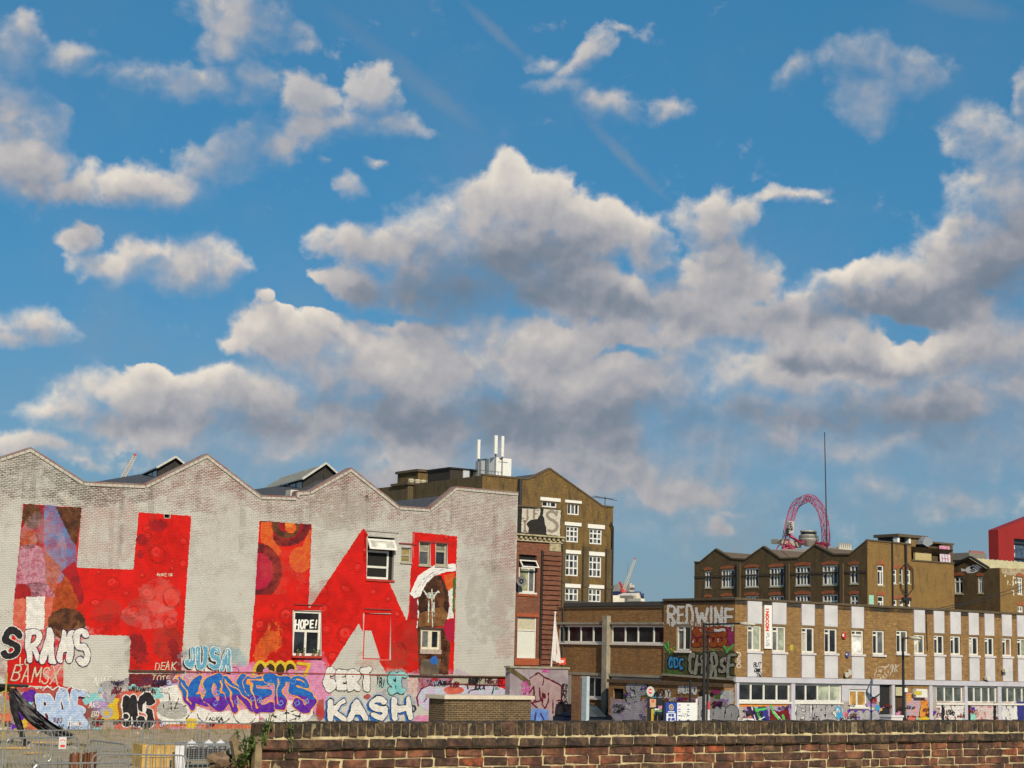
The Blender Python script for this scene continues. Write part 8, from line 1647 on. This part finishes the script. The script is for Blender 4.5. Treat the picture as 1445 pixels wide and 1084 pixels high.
# ------------------------------------------------------------------ broken end of the parapet: rubble, stake, weeds
RUB = rand_brick_mat('rubble', [(0,(.20,.14,.08)),(.4,(.14,.09,.05)),(.7,(.28,.21,.12)),(.9,(.20,.08,.05))], (.05,.035,.02), .5)
def stone(a_, b_, z, s, seed):
    r = random.Random(seed); bm = bmesh.new(); bmesh.ops.create_icosphere(bm, subdivisions=1, radius=1)
    for v in bm.verts: v.co = Vector((v.co.x*s*r.uniform(.8,1.3), v.co.y*s*r.uniform(.7,1.1), v.co.z*s*.6*r.uniform(.7,1.2)))
    me = bpy.data.meshes.new('rubble_stone'); bm.to_mesh(me); bm.free(); me.materials.append(RUB); me.uv_layers.new(name='UVMap'); o = bpy.data.objects.new('rubble_stone', me); COL.objects.link(o); o.location = W3(a_, b_, z); o.rotation_euler = (r.uniform(-.4,.4), r.uniform(-.4,.4), r.uniform(0,6)); return o
hp_ = MB(); n = 30; pts = []
e_l = onb(285, 1084, NB_+.15)[0]
for i in range(n+1):
    for j in range(13):
        f_, g_ = i/n, j/12; a_ = e_l-.35+(A0W+.25-(e_l-.35))*f_; top_ = 2.60+.22*min(1, max(0, (f_-.1)/.6))+.035*math.sin(f_*23)+.03*math.sin(f_*51+g_*9)
        b_ = NB_-.25+.9*g_; pts.append((a_+random.uniform(-.01,.01), b_, max(0, top_-(abs(g_-.5)*2)**2*.42+random.uniform(-.02,.02)) if 0 < j < 12 else 0))
hp_.v = pts
for i in range(n):
    for j in range(12): q_ = i*13+j; hp_.f.append((q_, q_+1, q_+14, q_+13)); hp_.m.append(0)
tag(hp_.build('earth_bank', plain('dry_earth', (.24,.185,.10), .95, var=.55, scale=14, bump=1.0, c2=(.12,.09,.045)), None, True), 'bank of dry earth and rubble heaped against the broken end of the parapet', 'bank')
for k in range(16):
    x = random.uniform(295, 372); y = random.uniform(1062, 1082); a_, z_ = onb(x, y, NB_+.12); o = stone(a_, NB_+.12+random.uniform(-.1,.1), z_-.01, random.uniform(.02,.06), k)
    tag(o, 'rough lump of brick rubble on the earth bank by the parapet end', 'stone', 'rubble on the earth bank')
WOODM = plain('grey_split_wood', (.26,.19,.10), .9, var=.5, scale=12, bump=.8, c2=(.14,.10,.06))
def stake(x0, y0, x1, y1, w_, lbl, db=0.0):
    p, q = onb(x0, y0, NB_-.02+db), onb(x1, y1, NB_-.02+db); m_ = MB(); bb_ = NB_-.02+db
    m_.extrude([(p[0]-w_,bb_,p[1]),(q[0]-w_*1.1,bb_,q[1]),(q[0]+w_*.9,bb_,q[1]),(p[0]+w_*.8,bb_,p[1]-.03),(p[0]+w_*.1,bb_,p[1]+.06),], (0,.05,0)); tag(m_.build('wooden_stake', WOODM), lbl, 'stake', 'stakes at the broken wall end')
stake(366, 1052, 364, 1095, .028, 'split grey wooden stake standing against the broken wall end', -.10); stake(334, 1046, 341, 1078, .035, 'short splintered grey stump sticking out of the earth bank')
def weed(x, y, h, n, lbl, spread, seed, leafy=True):
    a_, z_ = onb(x, y, NB_+.02); rn = random.Random(seed); t_ = thing('weed', lbl, 'plant', a_, NB_+.0, z_-.02, 'weeds at the wall end'); st_ = MB(); lf = MB()
    for k in range(n):
        an = rn.uniform(0, 6.28); e = Vector((a_+spread*math.cos(an)*rn.random(), NB_-.05+spread*.5*math.sin(an), z_+h*rn.uniform(.5,1))); b_ = Vector((a_+rn.uniform(-.03,.03), NB_-.02, z_-.04)); m1 = (b_+e)/2+Vector((0,0,h*.12)); st_.path([b_, m1, e], .0035, 4)
        for u in range(9 if leafy else 4):
            f_ = rn.uniform(.25,1); c = b_.lerp(e, f_)+Vector((0,0,h*.12*math.sin(f_*3.14))); d = Vector((rn.uniform(-1,1), rn.uniform(-1,.4), rn.uniform(-.2,.9))).normalized()*rn.uniform(.02,.048); s_ = d.cross(Vector((0,0,1))).normalized()*d.length*.32
            lf.quad([c, c+d*.5+s_, c+d, c+d*.5-s_])
    st_.build('stems', plain('weed_stem', (.12,.15,.04), .7), t_); lf.build('leaves', LEAF, t_)
weed(352, 1072, .16, 16, 'bushy green weed at the foot of the wooden stake', .14, 1); weed(345, 1060, .13, 12, 'leafy weed growing up behind the split stake', .10, 2); weed(405, 1052, .17, 3, 'thin green shoot growing from the mortar of the parapet', .04, 3, False); weed(372, 1036, .16, 6, 'dry twiggy plant on the crumbling top corner of the parapet', .07, 4, False); weed(336, 1080, .09, 10, 'low bright green weed on the earth bank', .12, 5)
# ------------------------------------------------------------------ tidy
for o in bpy.data.objects:
    if '_org' in o: del o['_org']
